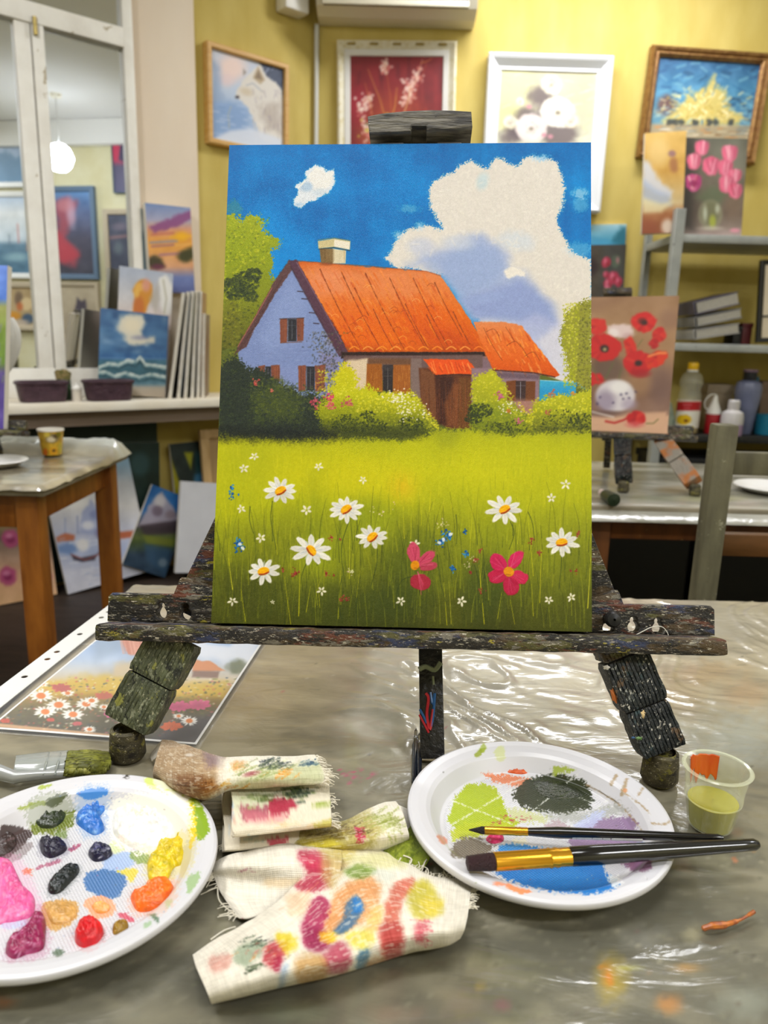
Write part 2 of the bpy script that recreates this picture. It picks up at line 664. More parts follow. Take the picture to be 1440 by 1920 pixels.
def crust(name, stops, accents, st=(1, 1, 1), rough=.55, bump=.0016, grain=(120, 620)):
    """wood caked in layers of old paint"""
    m, nt, b, out = newmat(name)
    tc = nd(nt, 'ShaderNodeTexCoord').outputs['Object']
    v = stretch(nt, tc, st)
    base = ramp(nt, noise(nt, v, 60, 6, .7), [(.3, stops[0]), (.5, stops[1]), (.72, stops[2])])
    for i, (c, sc_, thr, wd) in enumerate(accents):
        off = nd(nt, 'ShaderNodeMapping'); nt.links.new(v, off.inputs['Vector']); off.inputs['Location'].default_value = (3.7 * i + 1, 1.9 * i, 2.3 * i)
        n = noise(nt, off.outputs[0], sc_, 5, .68)
        f = ramp(nt, n, [(thr, (0, 0, 0, 1)), (thr + wd, (1, 1, 1, 1))])
        base = mixc(nt, f, base, L(c))
    nt.links.new(base, b.inputs['Base Color'])
    h = mathn(nt, 'ADD', mathn(nt, 'MULTIPLY', noise(nt, v, grain[0], 4), bump), mathn(nt, 'MULTIPLY', noise(nt, tc, grain[1], 3), bump * .45))
    bn = nd(nt, 'ShaderNodeBump', {'Height': h, 'Strength': .9, 'Distance': 1.0}); nt.links.new(bn.outputs[0], b.inputs['Normal'])
    b.inputs['Roughness'].default_value = rough; b.inputs['Specular IOR Level'].default_value = .45
    _MC[name] = m
    return m


PAINTED = M('oil_paint_on_canvas', attr=True, rough=.5, bump=.0004, bs=900)
# ================================================================== the painting on the easel
_w = A([.29964, -.01335, .00635]); _h = A([.00538, -.11984, -.37929])
EU = _w / np.linalg.norm(_w)
EV = _h - EU * np.dot(_h, EU); EV /= np.linalg.norm(EV)          # down along the canvas
EN = np.cross(EV, EU)                                              # towards the viewer
CW, CH = 0.30, np.linalg.norm(_h)
CC = CAM + A([-.13946, .67928, .15559]) + _w / 2 + _h / 2
CRECT = (CC, EU, EV, CW, CH)


def paint_house(P):
    R = random.Random(5)
    # sky
    X, Y = P.X, P.Y
    n = fbm(X * .012, Y * .02, 4, 4); n2 = fbm(X * .05, Y * .012, 9, 3)
    t = np.clip((Y - 270) / 330, 0, 1)[..., None]
    P.C[:] = rgb('#006fb2') * (1 - t) + rgb('#0480c8') * t
    P.C += ((n - .5) * .16)[..., None] * A([.35, .9, 1]) + ((n2 - .5) * .08)[..., None]
    for k in range(260):
        x, y = R.uniform(425, 1110), R.uniform(275, 600)
        a = R.uniform(-.5, .5) + (1.2 if R.random() < .5 else 0); l = R.uniform(8, 26)
        P.st([(x, y), (x + l * math.cos(a), y + l * math.sin(a))], R.uniform(1.5, 4), R.choice(['#0066a8', '#047cc4', '#1c90d4', '#0270b8']), .25, 2.5)
    P.poly([(440, 440), (520, 400), (600, 470), (560, 520), (480, 560)], '#1b90d8', .5, 20)
    # small cloud
    P.poly([(548, 385), (560, 355), (552, 350), (575, 335), (572, 320), (590, 311), (608, 312), (612, 322), (626, 318), (628, 340), (618, 360), (600, 370), (575, 382), (560, 390)], '#dfe3ea', 1, 2, 4, .12, 2, .5)
    P.poly([(578, 332), (592, 314), (612, 325), (625, 322), (622, 345), (603, 362), (588, 358)], '#ece9e6', .95, 3, 3, .15)
    P.ell(574, 350, 12, 9, '#a9c0d8', .8, 4); P.ell(600, 360, 14, 7, '#c6d2de', .7, 4); P.ell(560, 384, 8, 4, '#9fc0de', .6, 4, 0, 2, .2, 2)
    P.st([(560, 352), (590, 318), (612, 318)], 3, '#f3efe9', .8, 1.5, 2, 1.5, .3)
    # big cloud
    P.poly([(722, 484), (735, 462), (748, 440), (760, 436), (775, 426), (800, 422), (824, 428), (833, 432), (818, 408), (806, 385), (802, 362), (812, 342), (830, 330), (850, 322), (862, 308), (885, 303), (905, 312), (915, 312),
            (928, 299), (945, 297), (962, 308), (972, 310), (980, 296), (1000, 291), (1012, 300), (1030, 298), (1045, 306), (1053, 325), (1058, 355), (1056, 385), (1044, 405), (1050, 430), (1060, 455), (1070, 472), (1092, 480), (1110, 492),
            (1112, 720), (1000, 720), (920, 640), (850, 520), (735, 500)], '#e0d9d2', 1, 3, 5, .06, 4.5, .6)
    # shaded belly of the cloud
    P.poly([(770, 500), (790, 472), (830, 462), (870, 440), (905, 436), (940, 455), (955, 480), (950, 505), (985, 520), (1010, 545), (1040, 575), (1048, 620), (1060, 700), (1010, 690), (960, 610), (880, 600), (850, 540), (820, 505)], '#a9b5d6', .95, 16, 12, .02)
    P.poly([(800, 500), (880, 450), (930, 470), (950, 500), (930, 530), (870, 560), (840, 530)], '#9aabd2', .75, 14, 10, .03)
    P.poly([(860, 560), (930, 540), (980, 525), (1030, 570), (1040, 610), (960, 600), (890, 596)], '#8f9dcb', .8, 12, 8, .03)
    P.poly([(950, 610), (1010, 590), (1050, 600), (1062, 690), (1010, 680)], '#b4b9da', .7, 10, 6, .05)
    P.poly([(1005, 640), (1060, 600), (1075, 690), (1050, 720)], '#d9d6e0', .8, 12, 6, .05)
    P.ell(968, 452, 32, 18, '#d3d8e0', .8, 10, .1, 4); P.ell(790, 462, 25, 16, '#c4c9dd', .7, 9); P.ell(858, 455, 30, 14, '#cdd1dd', .7, 9)
    P.ell(960, 510, 15, 9, '#efe8df', .95, 3, -.4, 3, .15); P.ell(977, 512, 9, 6, '#ece4dc', .9, 2, .5, 2, .2)
    P.ell(905, 340, 11, 16, '#b9d4e0', .55, 6, .3); P.ell(905, 560, 40, 8, '#a0b0d8', .5, 6, -.2)
    for k in range(420):                     # impasto strokes in the cloud
        x = R.uniform(740, 1105); y = R.uniform(305, 560)
        a = R.uniform(0, 6.28); l = R.uniform(4, 14)
        if P.C[np.argmin(np.abs(P.Y[:, 0] - y)), np.argmin(np.abs(P.X[0] - x))].min() > .78:
            P.st([(x, y), (x + l * math.cos(a), y + l * math.sin(a))], R.uniform(1.5, 3.5), R.choice(['#ece7e0', '#e0dad4', '#efe9df', '#e6dfd8']), .4, 2, h=R.uniform(.3, 1))
    for (x, y, rx, ry, al) in [(1088, 362, 14, 9, .6), (1088, 384, 15, 14, .35), (768, 392, 16, 7, .35), (788, 424, 8, 7, .6), (748, 440, 9, 8, .6), (1085, 468, 24, 14, .35), (1010, 297, 14, 5, .8)]:
        P.ell(x, y, rx, ry, '#c9dbea', al, 5, 0, 3, .1, 4, .55)
    # trees at the left
    P.ell(438, 392, 14, 16, '#5f8f8c', .55, 4, 0, 4, .1, 5, .5)
    P.poly([(410, 408), (440, 404), (455, 412), (470, 402), (488, 404), (494, 430), (508, 442), (525, 450), (522, 462), (508, 468), (512, 500), (512, 530), (540, 500), (500, 590), (450, 660), (410, 830)],
           [(400, '#98a224'), (480, '#8a9618'), (560, '#7c8220'), (640, '#5c5e1e'), (700, '#34401f'), (760, '#252e1e')], 1, 1.5, 8, .12, 6, .55)
    for k in range(900):
        x = R.uniform(415, 520); y = R.uniform(405, 650)
        if x > 505 - max(0, (y - 480)) * .55: continue
        P.ell(x, y, R.uniform(1, 2.6), R.uniform(1, 2.2), R.choice(['#b8ba28', '#a8b01a', '#7f8a16', '#c8c640', '#6a761a', '#98981a', '#5c681a']), .6, 1, 0, 1, .4)
    for (x, y, r, n_) in [(460, 530, 26, 260), (440, 545, 22, 200), (475, 515, 16, 120), (428, 530, 10, 60), (470, 555, 14, 90)]:
        for k in range(n_):
            a = R.uniform(0, 6.28); q = r * math.sqrt(R.random())
            P.ell(x + q * math.cos(a), y + q * math.sin(a) * .8, R.uniform(1, 3), R.uniform(1, 2.4), R.choice(['#2e3a20', '#3b4420', '#25301e', '#4c5524']), .75, 1)
    P.poly([(410, 585), (440, 570), (455, 600), (450, 660), (420, 660)], '#6d6a26', .6, 14, 6, .06, 4)
    P.poly([(408, 660), (470, 640), (650, 680), (920, 662), (1012, 700), (1112, 735), (1112, 830), (408, 835)], '#5c6428', 1, 2)
    P.poly([(880, 650), (925, 650), (930, 720), (880, 720)], '#7d6670', 1, 2)
    for k in range(300):
        x, y = R.gauss(440, 22), R.uniform(560, 690); P.ell(x, y, R.uniform(1, 3), R.uniform(1, 2.4), R.choice(['#3c441c', '#2c341a', '#6a6c20', '#84862c', '#4a4c20']), .5, 1.2)
    # gable wall, and what stands below the roof
    P.poly([(545, 500), (580, 560), (612, 622), (645, 668), (640, 770), (462, 770), (446, 662), (476, 610), (510, 546)], '#808fbc', 1, 2)
    P.poly([(545, 520), (575, 570), (560, 640), (500, 660), (485, 635)], '#90a0cc', .6, 14); P.poly([(600, 660), (640, 665), (640, 740), (600, 740)], '#8884ac', .8, 9)
    P.poly([(470, 690), (560, 690), (560, 760), (470, 760)], '#8a94c0', .5, 12)
    for k in range(40):
        x = R.uniform(480, 600); y = R.uniform(640, 700)
        P.st([(x, y), (x + R.uniform(4, 14), y + R.uniform(-2, 2))], .8, R.choice(['#6f7aa8', '#7b82a6', '#a4b0d6']), .5, .8)
    # roof, back eave and bargeboards
    P.poly([(543, 487), (553, 500), (520, 545), (480, 612), (462, 650), (440, 665), (446, 648), (480, 590), (515, 525)], '#5a3f40', 1, 1.6, 2, .2)
    P.st([(446, 650), (480, 592), (510, 540)], 1.8, '#b06a5e', .7, 1); P.st([(450, 655), (482, 604), (530, 520)], 3, '#47302e', .6, 2)
    P.poly([(552, 489), (800, 509), (826, 517), (842, 540), (884, 604), (919, 660), (652, 663), (628, 622), (590, 555), (560, 506)],
           [(488, '#c6601e'), (515, '#d88450'), (550, '#d97c3e'), (590, '#d46a16'), (640, '#cb5a04'), (662, '#a44406')], 1, 1.3, 2, .1)
    for (x, y, rx, ry, c, a) in [(620, 530, 40, 26, '#e0906a', .6), (740, 545, 50, 24, '#dc8858', .55), (690, 600, 60, 30, '#d8681c', .6), (800, 600, 50, 36, '#d45c0c', .6), (720, 640, 70, 16, '#dc6c0c', .7), (850, 640, 40, 16, '#b8480c', .6), (640, 590, 20, 40, '#d9702c', .5)]: P.ell(x, y, rx, ry, c, a, 18, .3, 10, .05)
    n = fbm(X * .03, Y * .06, 31, 4)
    for k in range(420):
        t = R.random(); s_ = R.random()
        x = 556 + 262 * t + (70 + 40 * t) * s_ * 1.1; y = 492 + 24 * t + (168 - 24 * t) * s_
        if x > 812 + (y - 510) * .68: continue
        l = R.uniform(8, 30); c = R.choice(['#e5874f', '#de7426', '#c9571a', '#e0935f', '#d4600f', '#b9481a', '#e8913a', '#cf6a3c']) if y < 590 else R.choice(['#e07a16', '#d95f10', '#c04a0e', '#e68a22', '#a83e12', '#d2540c'])
        P.st([(x, y), (x + l * .42, y + l * .75)], R.uniform(1.4, 3.6), c, .5, 1.6, .8, h=.6)
    for (x, y, l) in [(600, 505, 170), (640, 510, 160), (685, 512, 168), (730, 520, 155), (775, 522, 150), (815, 530, 118), (665, 540, 60), (590, 560, 90), (700, 580, 90), (760, 570, 100), (622, 600, 66), (800, 590, 76), (850, 585, 70)]:
        P.st([(x, y), (x + l * .2, y + l * .42), (x + l * .44, y + l * .86)], 1.5, '#74300f', .9, 1, .8, .8, .2, smooth=True)
    for k in range(46):                      # tile marks
        x = R.uniform(580, 880); y = R.uniform(520, 655)
        if x > 800 + (y - 520) * .72 or x < 556 + (y - 492) * .58: continue
        P.st([(x - 6, y + 2), (x, y - 2), (x + 6, y), (x + 8, y + 4)], .9, R.choice(['#8a3a12', '#f4a858', '#9c4416', '#f0b070']), .85, .9, smooth=True)
    for x in range(655, 905, 26):
        P.st([(x, 655), (x + 9, 650), (x + 18, 655)], 2.2, R.choice(['#f09a3c', '#e88430', '#f2a85a']), .8, 1.2, smooth=True, h=.6)
    P.st([(554, 489), (690, 499), (800, 509), (826, 517)], 1.6, '#a4491c', .8, 1.2)
    P.poly([(541, 489), (556, 487), (600, 565), (640, 634), (654, 664), (636, 670), (612, 624), (580, 566), (552, 514)], '#523646', 1, 1.4, 1.5, .2)
    P.st([(556, 492), (600, 568), (640, 640)], 1.4, '#8a6a80', .7, 1); P.st([(545, 500), (578, 562), (618, 634)], 2.4, '#3c2830', .7, 1.5)
    for (x, y) in [(562, 546), (570, 560), (584, 586), (592, 606), (608, 630)]:
        P.st([(x - 4, y), (x + 6, y + 1)], 1.8, '#33242a', .9, 1)
    P.poly([(640, 660), (920, 660), (918, 668), (640, 672)], '#2c1a16', 1, 1.4, 1, .2)
    P.poly([(644, 668), (905, 665), (905, 700), (640, 720)], '#6a5452', 1, 2)
    P.st([(648, 667), (790, 668)], 1.2, '#7d6468', .8, 1)
    # front wall, windows, shutters
    P.poly([(650, 676), (690, 672), (690, 740), (640, 740), (640, 690)], '#d8c4aa', 1, 3, 2, .1)
    P.poly([(688, 682), (716, 680), (718, 735), (686, 735)], '#96591f', 1, 1.5); P.poly([(736, 684), (770, 682), (770, 738), (736, 738)], '#9a5c26', 1, 1.5)
    P.poly([(718, 684), (737, 684), (736, 738), (718, 732)], '#2c2628', 1, 1.2); P.ell(727, 690, 10, 6, '#3a3436', 1, 2)
    P.st([(727, 690), (727, 730)], .8, '#8d8a88', .7, .7); P.st([(720, 705), (735, 705)], .7, '#77716c', .6, .7)
    for k in range(60):
        x = R.choice([R.uniform(688, 716), R.uniform(738, 769)]); y = R.uniform(684, 728)
        P.st([(x, y), (x + R.uniform(-1, 1), y + R.uniform(5, 14))], .8, R.choice(['#b47638', '#7c4416', '#c88a3c', '#8a4e1e']), .6, .8)
    P.poly([(770, 672), (790, 672), (792, 790), (770, 740)], '#7d6a66', 1, 2); P.poly([(690, 672), (770, 672), (770, 684), (690, 682)], '#6b4a34', .9, 3)
    for (x0, y0, x1, y1) in [(525, 598, 539, 642), (556, 597, 570, 639), (559, 686, 574, 733), (590, 685, 610, 733), (484, 686, 497, 715), (508, 685, 525, 715)]:
        P.poly([(x0, y0), (x1, y0 - 1), (x1 - 1, y1), (x0 + 1, y1 + 1)], '#7c4a3a', 1, 1.2, 1, .2)
        for k in range(10):
            x = R.uniform(x0 + 1, x1 - 1); P.st([(x, y0 + 3), (x, y1 - 4)], .8, R.choice(['#965a3c', '#5f352c', '#a8623a']), .5, .8)
    for (x0, y0, x1, y1) in [(539, 598, 556, 640), (574, 687, 590, 732), (497, 687, 508, 714)]:
        P.poly([(x0, y0), (x1, y0), (x1, y1), (x0, y1)], '#2b2a30', 1, 1.2)
        P.st([((x0 + x1) / 2, y0 + 4), ((x0 + x1) / 2, y1 - 4)], .8, '#767a84', .8, .7); P.st([(x0 + 2, y0 + 12), (x1 - 2, y0 + 12)], .7, '#6a6c78', .7, .7)
        P.st([(x0 + 1, y0 + 2), (x0 + 1, y1 - 2)], 1, '#a8b2c8', .6, .8)
    P.st([(524, 598), (570, 596)], 1.4, '#2e2220', .8, 1); P.st([(526, 643), (566, 641)], 1.6, '#6b4a3e', .8, 1); P.st([(592, 715), (592, 729)], 1.2, '#d88a2c', .9, .8)
    # climber by the corner
    for k in range(420):
        x = R.gauss(600, 14) + (k % 3) * 9; y = R.uniform(622, 740)
        P.ell(x + (y - 640) * .25, y, R.uniform(.8, 2.2), R.uniform(.8, 2), R.choice(['#3a3c3a', '#4a4c46', '#2d3230', '#5c5c58', '#6b5f3c']), .55, 1)
    # porch
    P.poly([(785, 690), (884, 690), (886, 803), (840, 804), (790, 765)], '#5c3420', 1, 2)
    P.poly([(788, 690), (815, 700), (818, 790), (790, 765)], '#6e452c', 1, 2); P.poly([(816, 704), (850, 706), (850, 800), (822, 796)], '#3c2018', 1, 4)
    P.poly([(860, 708), (884, 708), (884, 803), (858, 803)], '#67401f', 1, 3); P.poly([(832, 760), (850, 720), (862, 720), (858, 800), (838, 800)], '#7c4a2a', .8, 5)
    for k in range(70):
        x = R.uniform(792, 882); P.st([(x, R.uniform(710, 750)), (x + R.uniform(-3, 3), R.uniform(760, 800))], .8, R.choice(['#8a5430', '#4a2818', '#7a4826', '#2e1812', '#8e4a2c']), .4, 1)
    P.poly([(793, 673), (876, 674), (886, 684), (898, 702), (860, 701), (818, 703), (808, 692)], '#d9551c', 1, 1.2, 1.5, .2)
    for k in range(30):
        x = R.uniform(800, 880); P.st([(x, R.uniform(676, 690)), (x + 6, R.uniform(692, 701))], 1.5, R.choice(['#ee7a34', '#c24412', '#f09a5c', '#a83a14']), .7, 1, h=.4)
    P.st([(818, 704), (860, 702), (897, 704)], 1.6, '#2a1612', .9, 1.2)
    # annexe
    P.poly([(884, 690), (1012, 690), (1010, 775), (884, 790)], '#8c7480', 1, 2)
    P.poly([(888, 604), (940, 603), (978, 610), (1000, 640), (1022, 668), (1050, 703), (1040, 708), (1000, 698), (925, 694), (908, 660)],
           [(602, '#d98a5a'), (640, '#d9702e'), (680, '#d2601a'), (706, '#c4500f')], 1, 1.3, 2, .15)
    for k in range(90):
        x = R.uniform(905, 1030); y = R.uniform(612, 696)
        if x > 980 + (y - 610) * .72 or x < 900 + (y - 620) * .35: continue
        P.st([(x, y), (x + 5, y + R.uniform(6, 16))], R.uniform(1.2, 3), R.choice(['#e88a3c', '#cf5a14', '#e6a062', '#b94e1a', '#f0a040']), .6, 1.3, h=.5)
    for pts in [[(907, 615), (922, 645), (942, 676)], [(948, 613), (965, 640)], [(975, 645), (990, 670)], [(912, 622), (926, 617), (936, 630)], [(950, 648), (966, 640), (976, 650)], [(984, 668), (1000, 660), (1012, 676)]]:
        P.st(pts, 1, '#7a3412', .8, .8, smooth=True)
    P.st([(925, 694), (1000, 699), (1040, 707)], 2.4, '#3a1c14', .9, 1.4); P.poly([(926, 697), (1012, 702), (1010, 712), (928, 708)], '#62505c', .8, 4)
    P.poly([(949, 715), (968, 713), (968, 752), (951, 752)], '#6f4022', 1, 1.4); P.poly([(985, 715), (1004, 715), (1003, 752), (984, 752)], '#6a3f24', 1, 1.4)
    P.poly([(967, 714), (986, 714), (985, 752), (967, 752)], '#3c2c2c', 1, 1.2); P.st([(976, 716), (976, 750)], 1, '#b8b6c4', .7, .8); P.st([(968, 723), (985, 723)], .8, '#9a98a6', .6, .7)
    P.poly([(966, 748), (1010, 752), (1010, 776), (966, 776)], '#a87a6a', .8, 6)
    P.poly([(1012, 712), (1080, 716), (1080, 752), (1011, 752)], [(712, '#4aa9cc'), (735, '#2f92c4'), (752, '#3d9ab8')], 1, 1.4)
    P.st([(1013, 713), (1075, 717)], 1, '#d8e2e6', .7, .9)
    # right hand tree
    P.poly([(1055, 610), (1060, 585), (1075, 572), (1092, 566), (1112, 562), (1112, 735), (1090, 730), (1066, 715), (1062, 680), (1050, 640)], '#8f8f34', 1, 2, 6, .15, 7, .6)
    for k in range(700):
        x = R.uniform(1056, 1112); y = R.uniform(568, 728)
        lt = x < 1084 - (y - 640) * .05
        P.ell(x, y, R.uniform(.9, 2), R.uniform(.9, 2), R.choice(['#b2b420', '#c2c038', '#9aa01a', '#d0ca60']) if lt else R.choice(['#7c7a36', '#6a682c', '#8e8a4c', '#5a5a2a']), .65, .9)
    # shrubs
    P.poly([(408, 690), (440, 670), (480, 690), (520, 715), (560, 735), (620, 745), (640, 800), (620, 828), (408, 828)], '#2a3228', 1, 6, 10, .06, 8, .5)
    P.poly([(470, 740), (520, 715), (560, 745), (560, 790), (480, 790)], '#4c5628', .7, 12, 8, .06, 8, .5)
    for k in range(1500):
        x = R.uniform(412, 640); y = R.uniform(690, 826)
        if y < 690 + abs(x - 430) * .22: continue
        c = R.choice(['#222a28', '#1c2224', '#2e3826', '#28302c', '#3a4428', '#34402e']) if (y > 775 or x < 470) else R.choice(['#4e5a2a', '#626a2a', '#3a4430', '#2f3a34', '#5a6238'])
        P.ell(x, y, R.uniform(1, 2.8), R.uniform(.9, 2.2), c, .6, 1.1)
    P.poly([(628, 700), (645, 680), (665, 695), (668, 725), (690, 722), (705, 735), (740, 738), (770, 735), (790, 752), (800, 780), (822, 800), (815, 825), (640, 825), (600, 800), (590, 770), (620, 740)],
           [(680, '#c4bc18'), (740, '#b8b81c'), (775, '#8c9018'), (800, '#5d6420'), (825, '#474e22')], 1, 3, 8, .1, 6, .55)
    P.poly([(884, 720), (900, 700), (925, 695), (945, 720), (955, 750), (985, 775), (1000, 790), (1000, 815), (880, 815)], [(695, '#b6b428'), (745, '#9ea024'), (775, '#7f8a24'), (815, '#747c20')], 1, 3, 6, .1, 6, .55)
    P.poly([(985, 790), (1005, 755), (1030, 742), (1070, 738), (1112, 730), (1112, 812), (985, 812)], [(735, '#b4b42c'), (770, '#9a9e24'), (800, '#686c20'), (815, '#5c6020')], 1, 3, 6, .1, 6, .55)
    for k in range(2600):
        z = R.random()
        if z < .55: x = R.uniform(595, 822); y0 = 690 if x < 670 else 735 + max(0, x - 780) * 1.4
        elif z < .78: x = R.uniform(884, 1000); y0 = 700 + max(0, x - 925) * 1.1
        else: x = R.uniform(990, 1112); y0 = 742 + max(0, 1010 - x) * 1.5
        y = R.uniform(y0, 818); q = (y - y0) / (818 - y0 + 1)
        c = R.choice(['#d6cc2a', '#c8c422', '#e2da60', '#b0b01e']) if q < .45 else (R.choice(['#a2a422', '#8a9020', '#7a8222', '#b0ae2c']) if q < .75 else R.choice(['#4c5420', '#3a421e', '#5e6424', '#6f7426']))
        P.ell(x, y, R.uniform(.8, 2.3), R.uniform(.8, 1.9), c, .6, .9)
    for (cx, cy, r, n_) in [(900, 770, 20, 240), (888, 785, 14, 140), (650, 795, 26, 160), (700, 800, 22, 130), (770, 795, 20, 120), (935, 808, 24, 90), (960, 805, 24, 90), (1060, 795, 40, 180), (1090, 790, 22, 110), (690, 778, 12, 60)]:
        for k in range(n_):
            a = R.uniform(0, 6.28); q = r * math.sqrt(R.random())
            P.ell(cx + q * math.cos(a) * 1.2, cy + q * math.sin(a) * .7, R.uniform(.8, 2), R.uniform(.8, 1.8), R.choice(['#2c351c', '#353e1e', '#252e1c']), .65, .8)
    for (cx, cy, r, n_, cs) in [(590, 755, 8, 26, ['#b8485c', '#cc6670', '#9a3a4a']), (617, 742, 6, 20, ['#d4487c', '#b83a58']), (618, 760, 8, 30, ['#c0505c', '#d0767a']), (652, 755, 9, 30, ['#c4666a', '#b05060']), (478, 716, 5, 12, ['#b4504a', '#c46058']),
                                (510, 732, 3, 6, ['#c06a5c']), (938, 742, 6, 22, ['#c4708e', '#a85478']), (972, 790, 6, 16, ['#b05a6c', '#c07282']), (1035, 740, 7, 18, ['#b87a50', '#a8685c']), (954, 770, 4, 10, ['#b0702c']), (1075, 737, 4, 8, ['#c88a3a']), (1026, 772, 4, 8, ['#a85a4c'])]:
        for k in range(n_):
            P.ell(cx + R.gauss(0, r * .6), cy + R.gauss(0, r * .6), R.uniform(1, 2.4), R.uniform(1, 2), R.choice(cs), .9, .8, h=.6)
    for k in range(150):
        cx, cy = R.choice([(750, 750), (765, 760), (742, 745), (760, 775), (790, 770), (735, 742), (945, 765), (955, 757)])
        P.ell(cx + R.gauss(0, 9), cy + R.gauss(0, 8), R.uniform(.9, 2.2), R.uniform(.9, 1.7), R.choice(['#efe8d8', '#e8e0b8', '#f2eee4']), .85, .7, h=.6)
    # chimney
    P.poly([(599, 466), (625, 466), (625, 494), (602, 493)], '#7d6440', 1, 1.2); P.poly([(624, 466), (649, 470), (648, 494), (624, 494)], '#d8ccb0', 1, 1.2)
    for k in range(26):
        x = R.uniform(601, 647); P.st([(x, 468), (x, R.uniform(478, 492))], 1, R.choice(['#6a5230', '#8c7650']) if x < 625 else R.choice(['#e4dac2', '#c4b490', '#b8a078']), .6, .8)
    P.poly([(596, 452), (627, 447), (657, 452), (656, 468), (627, 463), (597, 466)], '#cbbd92', 1, 1.2); P.poly([(627, 449), (656, 454), (655, 468), (626, 462)], '#ece2d2', 1, 1.2)
    P.st([(598, 467), (626, 464), (656, 470)], 1.5, '#3c2a1c', .8, 1); P.st([(596, 450), (626, 446), (656, 451)], 1.2, '#8a7850', .8, 1); P.ell(612, 495, 12, 3, '#7a3c18', .6, 2)
    # meadow
    R.seed(8)
    def meadow(X, Y):
        ys = [800, 830, 880, 930, 980, 1030, 1080, 1130, 1190]
        cs = A([rgb(c) for c in ['#9a9e22', '#aeb01c', '#b8b818', '#adb01a', '#979c1e', '#82881e', '#666c1c', '#4e5218', '#3f4214']])
        Yw = Y + (fbm(X * .012, Y * .012, 77, 3) - .5) * 90
        return np.stack([np.interp(Yw, ys, cs[:, k]) for k in range(3)], -1)
    P.poly([(380, 812), (560, 826), (640, 820), (760, 826), (830, 806), (880, 806), (960, 815), (1120, 806), (1130, 1200), (380, 1200)], meadow, 1, 5, 5, .1, 6, .5)
    for (x, y, rx, ry, c, a) in [(600, 880, 90, 45, '#ccc416', .5), (720, 900, 80, 40, '#d0c61a', .55), (900, 880, 70, 45, '#c9c61c', .5), (755, 912, 12, 14, '#e0b428', .7), (780, 860, 40, 30, '#c6c41a', .4), (1000, 850, 60, 30, '#b8ba1c', .4), (470, 870, 50, 40, '#a6aa1e', .5),
                                (600, 1040, 40, 40, '#a4b020', .5), (700, 985, 40, 30, '#93a01e', .5), (560, 860, 60, 20, '#bebc18', .4)]:
        P.ell(x, y, rx, ry, c, a, 30)
    for (x, y, rx, ry, c, a) in [(590, 960, 12, 40, '#6f7c1c', .5), (690, 960, 40, 22, '#7e8a1e', .5), (770, 1060, 50, 70, '#4e5a1a', .5), (640, 1140, 90, 40, '#3e4818', .5), (480, 1120, 60, 50, '#3e4418', .5), (910, 1100, 40, 60, '#3c4a1c', .55), (1040, 1150, 60, 30, '#4c5018', .4), (740, 1130, 60, 40, '#38441a', .5), (925, 1000, 40, 30, '#7c861c', .4)]:
        P.ell(x, y, rx, ry, c, a, 26, 0, 8, .05)
    for k in range(1500):                    # soft grass strokes
        x = R.uniform(398, 1116); y = R.uniform(850, 1180); l = R.uniform(14, 55) * (1 if y > 950 else .6)
        q = (y - 850) / 330 + R.uniform(-.2, .2)
        c = R.choice(['#c4c020', '#d2cc2e', '#b2b61e', '#a4aa1c']) if q < .3 else (R.choice(['#8f981e', '#a8ac22', '#76801c', '#b4b226']) if q < .62 else R.choice(['#4a521a', '#5c641c', '#3a4418', '#747a1e', '#858a20', '#343e18']))
        dx = R.uniform(-.18, .18) * l
        P.st([(x, y), (x + dx * .4, y - l * .5), (x + dx, y - l)], R.uniform(.8, 2.6), c, R.uniform(.2, .5), 1.4, .4)
    for k in range(240):
        x = R.uniform(400, 1114); y = R.uniform(1000, 1182); l = R.uniform(40, 110); dx = R.uniform(-.22, .22) * l
        P.st([(x, y), (x + dx * .25, y - l * .5), (x + dx, y - l)], R.uniform(.8, 1.8), R.choice(['#2c3616', '#3a4416', '#8c921e', '#a8aa24', '#596218', '#283216']), R.uniform(.35, .7), .9, .3, smooth=True)
    for (x, y, l, dx, w) in [(424, 990, -70, -3, 1.6), (432, 985, -65, 4, 1.4), (436, 1105, -60, -8, 3), (430, 1060, -50, -2, 2.2), (560, 1155, -120, 3, 2.2), (545, 1170, -90, -12, 1.8), (574, 1148, -48, 8, 1.8), (634, 1160, -90, 4, 1.6), (655, 1085, -90, 1, 1.8), (669, 1120, -50, 6, 1.4), (460, 1165, -60, -8, 1.8),
                             (758, 1010, -60, -2, 1.5), (770, 1010, -50, 2, 1.8), (790, 985, -50, 2, 1.8), (838, 1172, -80, -6, 2), (846, 1170, -80, -4, 1.6), (908, 1170, -110, -10, 2.2), (900, 1110, -90, 4, 1.8), (933, 1160, -50, 8, 1.6), (1000, 1155, -60, -3, 1.6), (1102, 1140, -100, 6, 3.4), (1012, 1130, -120, 4, 1.8), (965, 1170, -45, -8, 1.4),
                             (805, 960, -40, 3, 1.2), (1000, 1080, -110, -10, 1.4), (880, 1050, -130, 8, 1.3), (970, 1020, -60, 6, 1.3), (600, 1140, -70, -6, 1.3), (520, 1040, -70, -6, 1.4)]:
        P.st([(x, y), (x + dx * .5, y + l * .5), (x + dx, y + l)], w * .6, R.choice(['#c8c420', '#d6cc1e', '#c2bc1a', '#cfc93a']), .85, .8, .3, smooth=True, h=.5)
